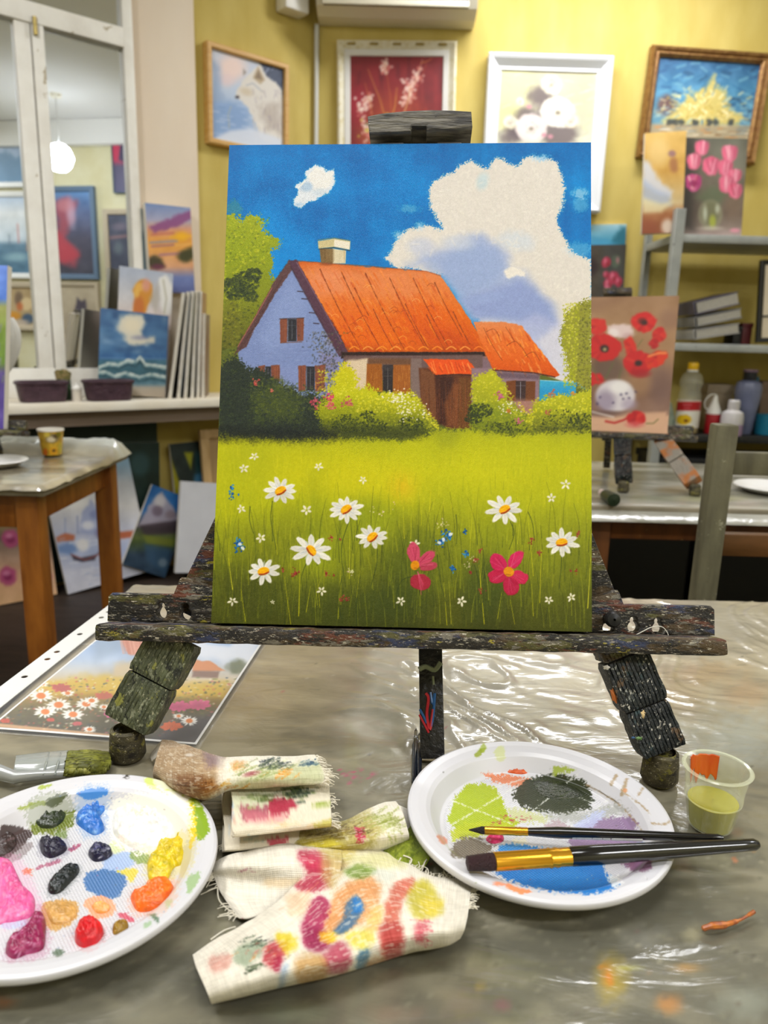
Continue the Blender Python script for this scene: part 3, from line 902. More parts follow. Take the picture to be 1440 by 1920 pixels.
    for (x0, y0, x1, y1, x2, y2) in [(511, 940, 508, 975, 518, 1030), (655, 975, 640, 1030, 648, 1100), (708, 1030, 706, 1060, 695, 1100), (575, 1055, 566, 1080, 568, 1110), (957, 978, 964, 1000, 955, 1030), (1053, 1040, 1052, 1065, 1048, 1105), (776, 1080, 752, 1090, 742, 1125), (469, 950, 468, 975, 475, 1000), (855, 965, 857, 990, 856, 1020), (820, 1040, 826, 1090, 836, 1130), (990, 960, 998, 980, 1002, 1010), (890, 1060, 900, 1100, 905, 1130), (670, 1180, 668, 1140, 675, 1080), (640, 1160, 634, 1120, 642, 1080)]:
        P.st([(x0, y0), (x1, y1), (x2, y2)], 1.3, '#2c3a1a', .85, .9, .8, smooth=True)
    # flowers: daisies, little stars, poppies, blue spots
    for (x, y, r, a0, n_, ca) in [(526, 920, 31, .1, 10, -.5), (649, 955, 31, .3, 11, -.6), (698, 1007, 29, .15, 10, -.7), (584, 1032, 37, .45, 9, .9), (494, 1071, 31, .3, 9, -.25), (946, 955, 34, .2, 9, -.5), (1053, 1017, 32, .35, 10, -.15)]:
        P.flower(x, y, r, '#eeebe2', n_, a0, .8, None, .3, 1, .1, h=1.0)
        P.flower(x, y, r * .7, '#dfe1e4', n_, a0 + .2, .8, None, .18, .5, .1, h=.6)
        u = A([math.cos(ca), math.sin(ca)]); v = A([-u[1], u[0]])
        if v[1] < 0: v = -v
        P.ell(x, y, 11, 7.5, '#e9ab10', 1, 1, ca, h=1.4)
        q = A([x, y]) + v * 4
        P.st([q - u * 9, q + v * 1.5, q + u * 9], 2.6, '#a8401c', .95, .9, h=.5); P.st([q - u * 6 + v * 2, q + u * 5 + v * 2], 1.2, '#6c2414', .7, .8)
        P.st([A([x, y]) - u * 6 - v * 2, A([x, y]) + u * 6 - v * 2], 2.2, '#f4c21c', .9, 1, h=.5)
    for (x, y, r) in [(477, 856, 9), (457, 878, 10), (597, 875, 9), (681, 900, 8), (452, 954, 9), (575, 957, 11), (489, 1009, 10), (436, 1127, 9), (603, 1108, 9), (752, 1127, 9), (779, 1020, 10), (1061, 908, 10), (1034, 934, 10), (865, 1127, 10), (1029, 1125, 9), (1071, 1120, 9), (511, 1129, 4), (660, 1072, 4)]:
        P.flower(x, y, r, '#ece6cf', 5, R.uniform(0, 1.2), .9, None, .42, 1, .2, h=.9)
    for (x, y, k) in [(780, 1060, 0), (952, 1072, 1)]:
        pet = [((-4, -22), 20, 12, 1.4, '#c4506a'), ((18, -12), 20, 10, -.75, '#c04a66'), ((8, 30), 20, 15, .2, '#a02c40'), ((22, 2), 16, 8, -.2, '#b04458')] if k == 0 else \
              [((-17, -16), 18, 14, .9, '#c02658'), ((14, -22), 20, 11, -1.0, '#ca2c60'), ((-19, 8), 17, 13, -.1, '#b8244c'), ((20, 10), 18, 12, .25, '#c42a54'), ((6, 26), 18, 15, 1.1, '#b02248')]
        for (o, rx, ry, an, c) in pet:
            P.ell(x + o[0] * 1.05, y + o[1] * 1.05, rx, ry, c, 1, 1.2, an, 2, .12, h=1.2)
            for j in range(7):
                t = R.uniform(-.8, .8); P.st([(x + o[0] * .4, y + o[1] * .4), (x + o[0] * 1.5 + t * ry * math.sin(an) * -1, y + o[1] * 1.5 + t * ry * math.cos(an))], .8, R.choice(['#dd7a96', '#8e1c38', '#d45a7c', '#a02444']), .5, .8)
        P.ell(x + (2 if k else -2), y, 8 + 2 * k, 9, '#d89018', 1, 1.2, .4, h=1); P.st([(x - 3, y + 5), (x + 5, y + 6)], 1.5, '#8c4a14', .8, 1)
    for (x, y, r, n_) in [(435, 915, 5, 14), (435, 930, 6, 14), (447, 1024, 9, 30), (445, 1014, 6, 12), (826, 1016, 9, 30), (840, 1006, 8, 26), (832, 998, 5, 8), (871, 998, 4, 8), (874, 1038, 6, 16), (849, 1065, 6, 18), (447, 927, 2, 3)]:
        for k in range(n_):
            P.ell(x + R.gauss(0, r * .45), y + R.gauss(0, r * .6), R.uniform(1, 2.4), R.uniform(1, 2.4), R.choice(['#1f5e9e', '#2a74b8', '#164a86', '#3d8ac4']), .9, .7, h=.5)
    for (x, y) in [(450, 1020), (455, 1028), (832, 1012), (845, 1002), (824, 1018)]:
        P.ell(x, y, 4, 3, '#e4e8f0', .9, 1, R.uniform(0, 3), 1, .3, h=.7)
    for (x, y, r, n_) in [(553, 1075, 7, 30), (622, 1008, 4, 10), (637, 1010, 2, 4), (612, 1076, 4, 10), (530, 1070, 3, 6), (640, 1122, 5, 12), (650, 1122, 4, 8), (626, 1079, 2, 4), (996, 1014, 5, 14), (1011, 1036, 4, 10), (1084, 1000, 4, 12), (1080, 1072, 4, 8), (892, 1050, 5, 14), (900, 1032, 4, 10), (903, 1108, 5, 12), (882, 1072, 4, 10), (1070, 1070, 2, 4)]:
        for k in range(n_):
            P.ell(x + R.gauss(0, r * .5), y + R.gauss(0, r * .6), R.uniform(.8, 1.9), R.uniform(.8, 1.7), R.choice(['#8c2c34', '#a84048', '#7a2a20', '#943a2a']), .85, .7, h=.4)
    for k in range(60):
        cx, cy = R.choice([(885, 1050), (878, 1062), (833, 978), (700, 955), (740, 940), (824, 985), (716, 963), (656, 1070)])
        P.ell(cx + R.gauss(0, 4), cy + R.gauss(0, 4), R.uniform(.7, 1.6), R.uniform(.7, 1.4), R.choice(['#e8d8c8', '#dfe0a0', '#e6c8c4']), .7, .7)
    P.poly([(408, 800), (640, 805), (640, 828), (408, 828)], '#15181a', .55, 10, 6, .08, 5, .5); P.poly([(640, 800), (800, 806), (800, 822), (640, 824)], '#2c3216', .5, 8, 5, .08, 5, .5)
    P.C += ((vnoise(X * .9, Y * .9, 61) - .5) * .045)[..., None]
    P.C += ((fbm(X * .25, Y * .25, 62, 2) - .5) * .04)[..., None]


def canvas_material():
    m, nt, b, out = newmat('painted_linen_canvas')
    col = nd(nt, 'ShaderNodeVertexColor', layer_name='Col').outputs[0]
    uv = nd(nt, 'ShaderNodeUVMap', uv_map='UVMap').outputs[0]
    sp = nd(nt, 'ShaderNodeSeparateXYZ', {0: uv})
    k = 2 * math.pi / .00135
    jit = mathn(nt, 'MULTIPLY', noise(nt, uv, 60, 2), 1.6)
    wu = mathn(nt, 'SINE', mathn(nt, 'ADD', mathn(nt, 'MULTIPLY', sp.outputs[0], k), jit))
    wv = mathn(nt, 'SINE', mathn(nt, 'ADD', mathn(nt, 'MULTIPLY', sp.outputs[1], k), jit))
    w = mathn(nt, 'MULTIPLY', wu, wv)
    # thread crests keep a little less paint
    f = mathn(nt, 'MULTIPLY', mathn(nt, 'GREATER_THAN', mathn(nt, 'ADD', w, mathn(nt, 'MULTIPLY', mathn(nt, 'SUBTRACT', noise(nt, uv, 900, 3), .5), 2.2)), .95), .07)
    base = mixc(nt, f, col, L('#e8dfb8'))
    nt.links.new(base, b.inputs['Base Color'])
    h = mathn(nt, 'MULTIPLY', w, .00009)
    h = mathn(nt, 'ADD', h, mathn(nt, 'MULTIPLY', noise(nt, uv, 500, 4), .00022))
    bn = nd(nt, 'ShaderNodeBump', {'Height': h, 'Strength': .8, 'Distance': 1.0})
    nt.links.new(bn.outputs[0], b.inputs['Normal'])
    b.inputs['Roughness'].default_value = .5; b.inputs['Specular IOR Level'].default_value = .22
    return m


G, P = rect_paint(CRECT, 690, 916, '#1278bd')
paint_house(P)
lum_ = P.C.mean(-1, keepdims=True); P.C = np.clip(lum_ + (P.C - lum_) * 1.14, 0, 1)
cv = canvas_slab('stretched_canvas', CRECT, G, P, canvas_material(), None, .018, '#c9c4b8', relief=.00013)
setp(cv, 'stretched canvas on the table easel, painted with a red roofed cottage above a daisy meadow', 'painting')
# ================================================================== the room
YB = 3.9                                           # back wall
ZC = 2.95                                          # ceiling
C0 = ony(587, 300, YB); C0[2] = 0
WD = A([.768, .640, 0]); WD /= np.linalg.norm(WD)
NL = A([WD[1], -WD[0], 0])                         # out of the window wall, into the room
NB = A([0, -1., 0])
C1 = C0 - WD * 3.4
XR = 2.7; YR = -2.0


def wl(px, py, off=0.0):
    """point on the window wall, off metres in front of it -> (s along wall, z)"""
    p = onp(px, py, C0 + NL * off, NL)
    return np.dot(p - C0, WD), p[2]


def wp(s, z, off=0.0):
    return C0 + WD * s + NL * off + A([0, 0, z])


def wbox(name, s0, s1, z0, z1, o0, o1, m, parent=None, bev=.003):
    return obox(name, wp((s0 + s1) / 2, (z0 + z1) / 2, (o0 + o1) / 2), (WD, NL, XYZ[2]), (abs(s1 - s0) / 2, abs(o1 - o0) / 2, abs(z1 - z0) / 2), m, parent, bev)


M_wall = M('mustard_wallpaper', '#cbb768', .75, '#c0aa58', ns=9, nst=(1, 1, .35), bump=.0012, bs=160, bst=(1, 1, .25))
M_wall2 = M('mustard_plaster', '#ddd8b6', .8, '#d2caa0', ns=4)
M_ceil = M('white_ceiling_paint', '#e9e8e4', .85)
M_floor = M('dark_worn_floorboards', '#2a211b', .55, '#3d3129', ns=5, nst=(1, 6, 1), bump=.001, bs=60)
M_pier = M('cream_plaster', '#e6d8c6', .7, '#dfcdb8', ns=3, nst=(1, 1, .3), bump=.0006, bs=120)
M_white = M('aged_white_gloss_paint', '#f2f0ea', .42, '#e4e0d8', ns=10, bump=.0006, bs=90, contrast=(.4, .75), speck=['#b9ae98'], speckscale=22, speckthr=.73)


def wallq(name, p, q, m, z0=0, z1=ZC, thick=.1, nrm=None):
    p = A([p[0], p[1], 0]); q = A([q[0], q[1], 0]); d = q - p; l = np.linalg.norm(d); d /= l
    n = A([d[1], -d[0], 0]) if nrm is None else A(nrm, float)
    return setp(obox(name, (p + q) / 2 - n * thick / 2 + A([0, 0, (z0 + z1) / 2]), (d, n, XYZ[2]), (l / 2 + .04, thick / 2, (z1 - z0) / 2), m, None, 0), kind='structure')


wallq('wall_back', (C0[0], YB), (XR, YB), M_wall, nrm=(0, -1, 0))
wallq('wall_left', C1, C0, M_wall, nrm=NL)
wallq('wall_west', (C1[0], YR), (C1[0], C1[1]), M_wall2, nrm=(1, 0, 0))
wallq('wall_right', (XR, YR), (XR, YB), M_wall2, nrm=(-1, 0, 0))
wallq('wall_rear', (C1[0], YR), (XR, YR), M_wall2, nrm=(0, 1, 0))
setp(box('floor', (C1[0] - .2, YR - .2, -.1), (XR + .2, YB + .2, 0), M_floor, None, 0), kind='structure')
setp(box('ceiling', (C1[0] - .2, YR - .2, ZC), (XR + .2, YB + .2, ZC + .1), M_ceil, None, 0), kind='structure')
for nm, lo, hi in (('trim_1', (XR - .09, YR, ZC - .22), (XR, YB, ZC)), ('trim_2', (C1[0], YR, ZC - .22), (XR, YR + .09, ZC))):
    setp(box(nm, lo, hi, M_ceil, None, .02), kind='structure')

# cream pier between the window and the mustard wall
sA, _ = wl(256, 300, .02); sB, _ = wl(371, 300, .02)
ZS0 = wl(410, 747, .32)[1]                         # sill top height
setp(wbox('wall_pier', sA, sB, ZS0, ZC, 0, .02, M_pier), kind='structure')

# ------------------------------------------------------------------ window with mirror-like glass
win = bpy.data.objects.new('window_1', None); COL.objects.link(win); win['kind'] = 'structure'
o_ = .05
sR0, _ = wl(241, 300, o_); sR1, _ = wl(259, 300, o_)
sM0, _ = wl(45, 300, o_); sM1, _ = wl(76, 300, o_); sM2, _ = wl(98, 300, o_)
zt0 = wl(150, 68, o_)[1]; zt1 = wl(150, 30, o_)[1]
zb1 = wl(60, 691, o_)[1]; zb0 = ZS0
sL = sM0 - .75
win.location = Vector([float(v) for v in wp((sL + sR1) / 2, zb0)])
fr = bmesh.new()
WX = (WD, NL, XYZ[2])


def wadd(bm, s0, s1, z0, z1, o0, o1, b=.004):
    add_box(bm, wp((s0 + s1) / 2, (z0 + z1) / 2, (o0 + o1) / 2), WX, (abs(s1 - s0) / 2, abs(o1 - o0) / 2, abs(z1 - z0) / 2), b)


wadd(fr, sR0, sR1, zb0, 2.8, 0, .055)
wadd(fr, sM0, sM1 - .004, zb0, zt1, 0, .05); wadd(fr, sM1 + .001, sM2, zb0, zt1, 0, .055)
wadd(fr, sL, sR0, zt0, zt1, 0, .06); wadd(fr, sL, sR0, zb0, zb1, 0, .052)
wadd(fr, sL - .06, sL, zb0, 2.8, 0, .055); wadd(fr, sL, sR0, 2.75, 2.82, 0, .055)
bmobj('window_frame', fr, M_white, win)
M_glass = M('night_window_glass', '#eef3f6', .012, metal=1.0)
for (a, b, c, d) in ((sL, sM0, zb1, zt0), (sM2, sR0, zb1, zt0), (sL, sR0, zt1, 2.75)):
    wbox('glass_pane', a - .004, b + .004, c - .004, d + .004, .02, .026, M_glass, win, 0)
h0 = wl(66, 64, .07)[1]; h1 = wl(66, 30, .07)[1]; sh = wl(67, 50, .07)[0]
M_brass = M('tarnished_brass', '#a8965c', .35, '#8a7a4a', ns=40, metal=.9)
tube('hinge', [wp(sh, h0, .062), wp(sh, h1, .062)], .008, M_brass, win, 12)

# sill board, apron and what is under it
M_sill = M('cream_painted_board', '#f0eadc', .5, '#e6dcc8', ns=6, nst=(1, 1, 3), bump=.0006, bs=60, speck=['#c2ad84'], speckscale=30, speckthr=.74)
sill = wbox('trim_3', sL - .6, -.03, ZS0 - .036, ZS0, 0, .32, M_sill, None, .006); setp(sill, kind='structure')
M_apron = M('dusty_brown_board', '#a08e80', .6, '#8a7868', ns=2, nst=(1, 1, 4), bump=.0005, bs=50)
zap0 = wl(200, 797, .25)[1]
setp(wbox('trim_4', sL - .6, -.05, zap0, ZS0 - .036, .19, .25, M_apron, None, .004), kind='structure')
M_dark = M('under_sill_shade_green', '#20302b', .6, '#2b3c34', ns=3)  # dark panel added in place of the shadow beneath the sill
setp(wbox('trim_5', sL - .6, wl(300, 850, .05)[0], .02, zap0 - .001, .0, .03, M_dark, None, .003), kind='structure')

# ------------------------------------------------------------------ air conditioner and pipes
M_ac = M('ivory_plastic', '#e2dcc8', .4)
zA = ony(740, 18, YB - .2)[2]
xa0 = ony(592, 10, YB - .2)[0]; xa1 = ony(896, 16, YB - .2)[0]
ac = thing('air_conditioner', (xa0, YB - .01, zA), 'ivory wall air conditioner cut off by the top edge, above the red flower picture', 'air conditioner')
prof = [(-.0, .0), (-.10, .0), (-.17, .02), (-.2, .06), (-.205, .12), (-.2, .27), (-.17, .3), (0, .3)]
V = []; Fl = []
for x in (xa0, xa1):
    V += [(x, YB - .005 + a, zA + b) for a, b in prof]
k = len(prof)
Fl += [(i, (i + 1) % k, k + (i + 1) % k, k + i) for i in range(k)] + [tuple(range(k))[::-1], tuple(range(k, 2 * k))]
mesh('housing', V, Fl, M_ac, ac, smooth=False)
box('air_outlet', (xa0 + .03, YB - .207, zA + .02), (xa1 - .04, YB - .17, zA + .055), M('dark_grey_plastic', '#55524c', .5), ac, .004)
box('outlet_flap', (xa0 + .03, YB - .216, zA + .012), (xa1 - .04, YB - .206, zA + .035), M_ac, ac, .003)
st0, zt = wl(536, 12, .09)
tk = thing('cable_trunking', wp(st0, zt, .02), 'white pipe trunking left of the air conditioner, with a thin conduit running down the corner', 'pipe trunking')
wbox('trunking_cover', st0, -.085, zt, zt + .3, .004, .09, M('white_plastic', '#e6e4de', .4), tk, .01)
xp = ony(588, 200, YB - .02)[0]
tube('conduit', [(xp + .012, YB - .016, zt), (xp + .012, YB - .016, ZS0 + .002)], .011, M('grey_white_pipe', '#cfd0cc', .4), tk, 12)

# ------------------------------------------------------------------ pictures on the walls
def hang(name, label, q, p0, n, framem, prof, base, fn, res=(90, 110), inset=.03, zback=.012, group=None, mat=None, extra=None):
    rc = fit_rect(q, p0, n)
    c, u, v, w, h = rc
    t = thing(name, c + v * h / 2, label, 'picture', group)
    nn = np.cross(v, u)
    frame_mesh('frame', rc, prof, framem, t)
    ri = (c + nn * zback, u, v, w - 2 * inset, h - 2 * inset)
    Gx, Px = rect_paint(ri, res[0], res[1], base)
    fn(Px)
    canvas_slab('painting', ri, Gx, Px, mat or PAINTED, t, .008)
    if extra: extra(t, rc, nn)
    return t, rc


def paint_wolf(P):
    P.C[:] = P.colour([(100, '#c9cfdf'), (170, '#bccbe2'), (215, '#9db6da'), (270, '#a9bedd')], P.X, P.Y)
    P.ell(434, 128, 26, 24, '#f2d6cc', .9, 14); P.ell(425, 150, 14, 12, '#e6cdd0', .7, 8)
    P.poly([(396, 112), (410, 120), (414, 160), (420, 190), (396, 200)], '#8aa2c8', .7, 9, 4, .1)
    P.poly([(490, 108), (532, 120), (532, 180), (505, 165), (484, 130)], '#3b4763', .95, 6, 5, .12)
    for k in range(26):
        x = random.uniform(490, 530); y = random.uniform(118, 175); P.st([(x, y), (x - 8, y + 10)], 2, random.choice(['#8592b2', '#262f46', '#a9b4cc']), .7, 1.2)
    P.poly([(396, 196), (430, 188), (462, 200), (470, 268), (396, 268)], '#7e9fd0', .8, 9, 4, .1)
    for k in range(30):
        x = random.uniform(398, 470); y = random.uniform(190, 268); P.st([(x, y), (x + random.uniform(6, 18), y + 2)], 2, random.choice(['#b9cdec', '#6c8ec4', '#8cabdb', '#dbe4f4']), .6, 1.5)
    P.poly([(442, 178), (450, 160), (456, 150), (466, 140), (478, 128), (490, 122), (500, 142), (520, 158), (530, 180), (531, 265), (490, 262), (480, 235), (466, 205), (455, 192)], '#ddd8d2', 1, 2.5, 3, .12, smooth=True)
    P.poly([(474, 146), (484, 124), (497, 150), (488, 158)], '#b6a284', 1, 2); P.poly([(478, 146), (485, 132), (492, 150)], '#7d6a54', .9, 2)
    P.poly([(456, 128), (462, 136), (456, 142)], '#8c8078', .9, 1.5)
    P.ell(462, 172, 12, 7, '#c9b89c', .7, 5, .3); P.st([(462, 160), (474, 156), (492, 172)], 1.6, '#8c96ac', .8, 1.4); P.ell(445, 182, 4, 3, '#3a3038', 1, 1.5)
    P.poly([(484, 200), (525, 190), (528, 250), (500, 240)], '#a79a92', .6, 10, 5, .1)
    for k in range(60):
        x = random.uniform(470, 530); y = random.uniform(165, 255); P.st([(x, y), (x + random.uniform(-3, 5), y + random.uniform(6, 14))], 1.5, random.choice(['#f0ece6', '#b6a89c', '#cfc6bc', '#94879a']), .6, 1)
    P.st([(430, 240), (428, 215), (433, 200)], 1.3, '#c8ba8c', .7, 1); P.poly([(430, 245), (470, 240), (531, 262), (531, 285), (396, 285), (396, 262)], '#d9e0f0', .9, 5)


M_lwood = M('pale_pine_frame', '#d6ae6c', .45, '#c9994f', ns=12, nst=(1, 1, 6))
fw = .022
hang('framed_picture', 'slim pine framed picture of a pale wolf in snow, beside the cream pier', [(388, 75), (541, 122), (541, 298), (390, 268)], C0 + NL * .035, NL, M_lwood,
     [(0, -.035), (0, .004), (.004, .008), (fw - .004, .008), (fw, .004), (fw, -.02)], '#c9cfdf', paint_wolf, (80, 90), fw - .004, -.012)


def paint_redflowers(P):
    P.C[:] = rgb('#7e1f26'); P.mottle(.1, .03, 8, tint=(1, .3, .3))
    for k in range(40):
        x = random.uniform(655, 836); y = random.uniform(104, 260); P.st([(x, y), (x + random.uniform(-4, 4), y + random.uniform(20, 60))], 5, random.choice(['#5c1420', '#8f2a2c', '#9c3230', '#6c1820']), .5, 4)
    P.ell(740, 225, 60, 50, '#a84a2a', .6, 30); P.ell(720, 260, 46, 36, '#b46a38', .6, 20); P.ell(672, 200, 16, 30, '#a8203c', .6, 12)
    for (x, y, n_, s_) in [(722, 126, 40, 7), (770, 165, 50, 9), (783, 140, 26, 6), (688, 192, 40, 9), (676, 205, 20, 6), (760, 185, 20, 7), (690, 250, 30, 10), (690, 238, 20, 6)]:
        for k in range(n_):
            P.ell(x + random.gauss(0, s_ * .7), y + random.gauss(0, s_), random.uniform(1.5, 4), random.uniform(1.5, 4), random.choice(['#e8ccc0', '#d9a598', '#c66a62', '#f0e0d4']), .8, 1.5)
    for (x0, y0, x1, y1, c) in [(728, 240, 690, 130, '#c98a3c'), (735, 235, 722, 120, '#b4572c'), (745, 240, 792, 112, '#d9a888'), (750, 235, 770, 160, '#c88a4a'), (732, 230, 744, 165, '#d6a040'), (700, 235, 684, 155, '#bb6a34'), (755, 230, 800, 118, '#a8452c'), (790, 118, 810, 110, '#c97a3c')]:
        P.st([(x0, y0), ((x0 + x1) / 2 + 3, (y0 + y1) / 2), (x1, y1)], 2.4, c, .8, 1.4, 1)
    for k in range(40):
        P.ell(random.gauss(735, 22), random.gauss(245, 14), random.uniform(2, 5), random.uniform(2, 4), random.choice(['#8a8430', '#c4b040', '#5c5a30', '#d8c070', '#3c3430']), .8, 1.5)


M_ivory = M('ivory_carved_frame', '#e2dcc6', .45, '#cfc292', ns=45, contrast=(.45, .72), bump=.002, bs=60)
M_mat = M('white_mat_board', '#dcdad6', .6)


def inner_mat(ins0, ins1, z0, z1, m):
    def f(t, rc, nn):
        c, u, v, w, h = rc
        frame_mesh('mat', (c, u, v, w - 2 * ins0, h - 2 * ins0), [(0, z0), (.004, z1 + .004), (ins1 - ins0 - .003, z1), (ins1 - ins0, z1 - .006)], m, t)
    return f


def corner_gold(t, rc, nn):
    inner_mat(.032, .062, .004, .012, M_mat)(t, rc, nn)
    c, u, v, w, h = rc
    for i in range(-2, 3):
        for s_ in (-1, 1):
            p = c + u * (i * w * .19) + v * s_ * (h / 2 - .016) + nn * .024
            obox('gold_ornament', p, (u, v, nn), (.02, .005, .004), M('dull_gold', '#8f7a3a', .35, metal=.7), t, .003)


hang('framed_picture', 'red flower bouquet picture in an ivory carved frame, under the air conditioner', [(632, 78), (858, 80), (846, 400), (634, 400)], A([0, YB - .008, 0]), NB, M_ivory,
     [(0, -.006), (0, .022), (.010, .028), (.022, .020), (.034, .012), (.034, -.006)], '#7e1f26', paint_redflowers, (110, 130), .060, .006, extra=corner_gold)


def paint_peony(P):
    P.C[:] = P.colour([(130, '#c6c09e'), (200, '#c9c5ae'), (300, '#cfcdb6')], P.X, P.Y); P.mottle(.05, .03, 12)
    P.ell(960, 170, 40, 50, '#dcdb9c', .7, 20); P.ell(1090, 180, 30, 50, '#b7b192', .6, 20); P.ell(950, 220, 24, 24, '#e2e28c', .6, 12)
    for k in range(60):
        x = random.uniform(935, 1120); y = random.uniform(140, 262); a = random.uniform(-1, 1)
        P.st([(x, y), (x + 18 * math.cos(a), y + 12 * math.sin(a))], 1.6, random.choice(['#e4e2cc', '#b4ae8c', '#d6d890', '#f0eedc']), .5, 1.2)
    for (x, y, r) in [(1012, 180, 24), (975, 240, 26), (1050, 250, 34), (985, 215, 20), (1030, 215, 24), (958, 255, 18)]:
        P.ell(x, y, r, r * .8, '#5a4c52', .75, 9, 0, 6, .1)
    def rose(x, y, r, c1, c2):
        P.ell(x, y, r, r * .88, c1, 1, 2.5, .2, 3, .12)
        for k in range(16):
            a = random.uniform(0, 6.28); q = r * random.uniform(.35, .9)
            P.st([(x + q * math.cos(a - .4), y + q * math.sin(a - .4)), (x + q * 1.08 * math.cos(a), y + q * 1.08 * math.sin(a)), (x + q * math.cos(a + .4), y + q * math.sin(a + .4))], 2, random.choice(['#ffffff', c2, '#f4efe6', '#c7b9b0']), .7, 1.4)
        P.ell(x, y + 2, r * .16, r * .13, '#6f6450', .8, 3)
        for k in range(5):
            a = k * 1.26 + r; P.ell(x + r * .5 * math.cos(a), y + r * .45 * math.sin(a), r * .42, r * .3, random.choice(['#f4f0e8', c1, '#e8e0d8']), .55, 4, a + 1.57); P.st([(x + r * .3 * math.cos(a - .5), y + r * .3 * math.sin(a - .5)), (x + r * .42 * math.cos(a), y + r * .4 * math.sin(a)), (x + r * .3 * math.cos(a + .5), y + r * .3 * math.sin(a + .5))], 1.6, '#a4968c', .6, 1.4)
    for a in [(1034, 158, 21, '#cfc8b4', '#a89c84'), (1046, 210, 33, '#e4dfd2', '#b3a698'), (996, 240, 30, '#d9ccc8', '#a89298'), (1070, 226, 16, '#e0d8c4', '#b0a080'), (957, 228, 14, '#d8d0b4', '#a89c7c'), (975, 190, 8, '#cfc69c', '#948a66')]:
        rose(*a)
    for (x, y) in [(1020, 253), (1032, 256), (992, 200)]: P.ell(x, y, 5, 4, '#c98a96', .9, 2)


M_wframe = M('white_lacquer_frame', '#e4e6ea', .35)
hang('framed_picture', 'picture of white peonies in a deep plain white frame, right of the easel clamp', [(918, 105), (1152, 106), (1119, 397), (897, 395)], A([0, YB - .03, 0]), NB, M_wframe,
     [(0, -.028), (0, .03), (.008, .036), (.02, .03), (.05, .004), (.062, .006), (.066, -.004)], '#c6c09e', paint_peony, (110, 130), .062, -.002)


def paint_gold(P):
    P.C[:] = P.colour([(110, '#2b5680'), (170, '#4a86ac'), (220, '#6a9cb4')], P.X, P.Y); P.mottle(.14, .04, 21)
    for k in range(150):
        x = random.uniform(1230, 1425); y = random.uniform(112, 225); a = random.uniform(-.8, .9)
        P.st([(x, y), (x + 16 * math.cos(a), y + 12 * math.sin(a))], random.uniform(2, 5), random.choice(['#244c7c', '#2f6c9c', '#5a9cc0', '#1c3450', '#7fb4c4', '#3f7ca4']), .55, 2.5)
    P.ell(1250, 200, 18, 20, '#7c4a3c', .75, 9, 0, 5, .1)
    P.poly([(1245, 228), (1270, 205), (1290, 180), (1320, 168), (1340, 140), (1345, 165), (1362, 175), (1368, 200), (1392, 220), (1385, 235), (1250, 238)], '#d6c06c', .95, 6, 7, .1)
    for k in range(140):
        x = random.gauss(1318, 32); y = random.gauss(205, 17)
        P.st([(x, y), (x + random.uniform(-10, 12), y + random.uniform(-9, 9))], random.uniform(1.5, 4), random.choice(['#f0e4a8', '#cdb458', '#e6d284', '#b79c48', '#f4ecc4']), .7, 1.6)
    for k in range(90):
        a = random.uniform(0, 6.28); q = random.uniform(.6, 1.5); x, y = 1318 + 62 * q * math.cos(a), 205 + 30 * q * math.sin(a); P.st([(x, y), (x + 9 * math.cos(a), y + 7 * math.sin(a))], random.uniform(1.5, 4), random.choice(['#dccb84', '#8fb4bc', '#4f86ac', '#efe3b0', '#3a6a94']), .6, 2)
    P.poly([(1220, 232), (1420, 236), (1420, 300), (1200, 300)], '#b09a78', .9, 4)
    for k in range(60):
        x = random.uniform(1222, 1410); y = random.uniform(234, 262); P.st([(x, y), (x + random.uniform(6, 20), y)], 2.5, random.choice(['#8c6a44', '#cfc0a0', '#6a7c84', '#c98a4c', '#e0d8c8']), .7, 1.6)
    for x in (1256, 1266, 1278, 1304, 1330, 1342, 1370): P.ell(x, 229, 6, 6, '#2c3440', .8, 3, 0, 3, .2)


M_gframe = M('bronze_gilt_frame', '#7c5632', .35, '#a07a48', ns=40, metal=.45, bump=.0015, bs=90)
hang('framed_picture', 'stormy blue and gold abstract landscape in a bronze gilt frame above the metal shelf', [(1222, 87), (1447, 100), (1413, 312), (1193, 293)], A([0, YB - .03, 0]), NB, M_gframe,
     [(0, -.028), (0, .012), (.008, .03), (.018, .026), (.024, .016), (.034, .02), (.046, .006), (.046, -.004)], '#2b5680', paint_gold, (110, 110), .044, -.002)


def paint_teal(P):
    P.C[:] = P.colour([(420, '#a8cfdc'), (440, '#6fb0cc'), (462, '#2f86a8')], P.X, P.Y); P.mottle(.06, .05, 31)
    P.poly([(1145, 455), (1165, 425), (1175, 425), (1175, 470), (1140, 470)], '#1d6074', .8, 6, 3, .1)
    P.poly([(1090, 440), (1140, 448), (1175, 470), (1090, 470)], '#3f8cb4', .7, 5)


def paint_darktulip(P):
    P.C[:] = rgb('#4a4238'); P.mottle(.08, .05, 33); P.poly([(1128, 450), (1175, 450), (1175, 560), (1128, 560)], '#3d4244', .6, 14)
    P.ell(1108, 500, 12, 18, '#2c1c20', .9, 7)
    for (x, y, r) in [(1137, 492, 10), (1150, 520, 12), (1140, 532, 10), (1160, 528, 9), (1136, 515, 6)]:
        P.ell(x, y, r * .8, r, '#b02f4c', .95, 2.5, .2, 2, .1); P.ell(x - 2, y - 2, r * .3, r * .6, '#d8768c', .8, 2); P.ell(x + 2, y + 3, r * .4, r * .4, '#8c2430', .7, 2)
    P.ell(1138, 542, 5, 9, '#cc6c88', .9, 2); P.ell(1155, 490, 9, 11, '#5c6e5a', .8, 4, 0, 2, .1); P.ell(1158, 488, 3, 6, '#b77a84', .8, 2)


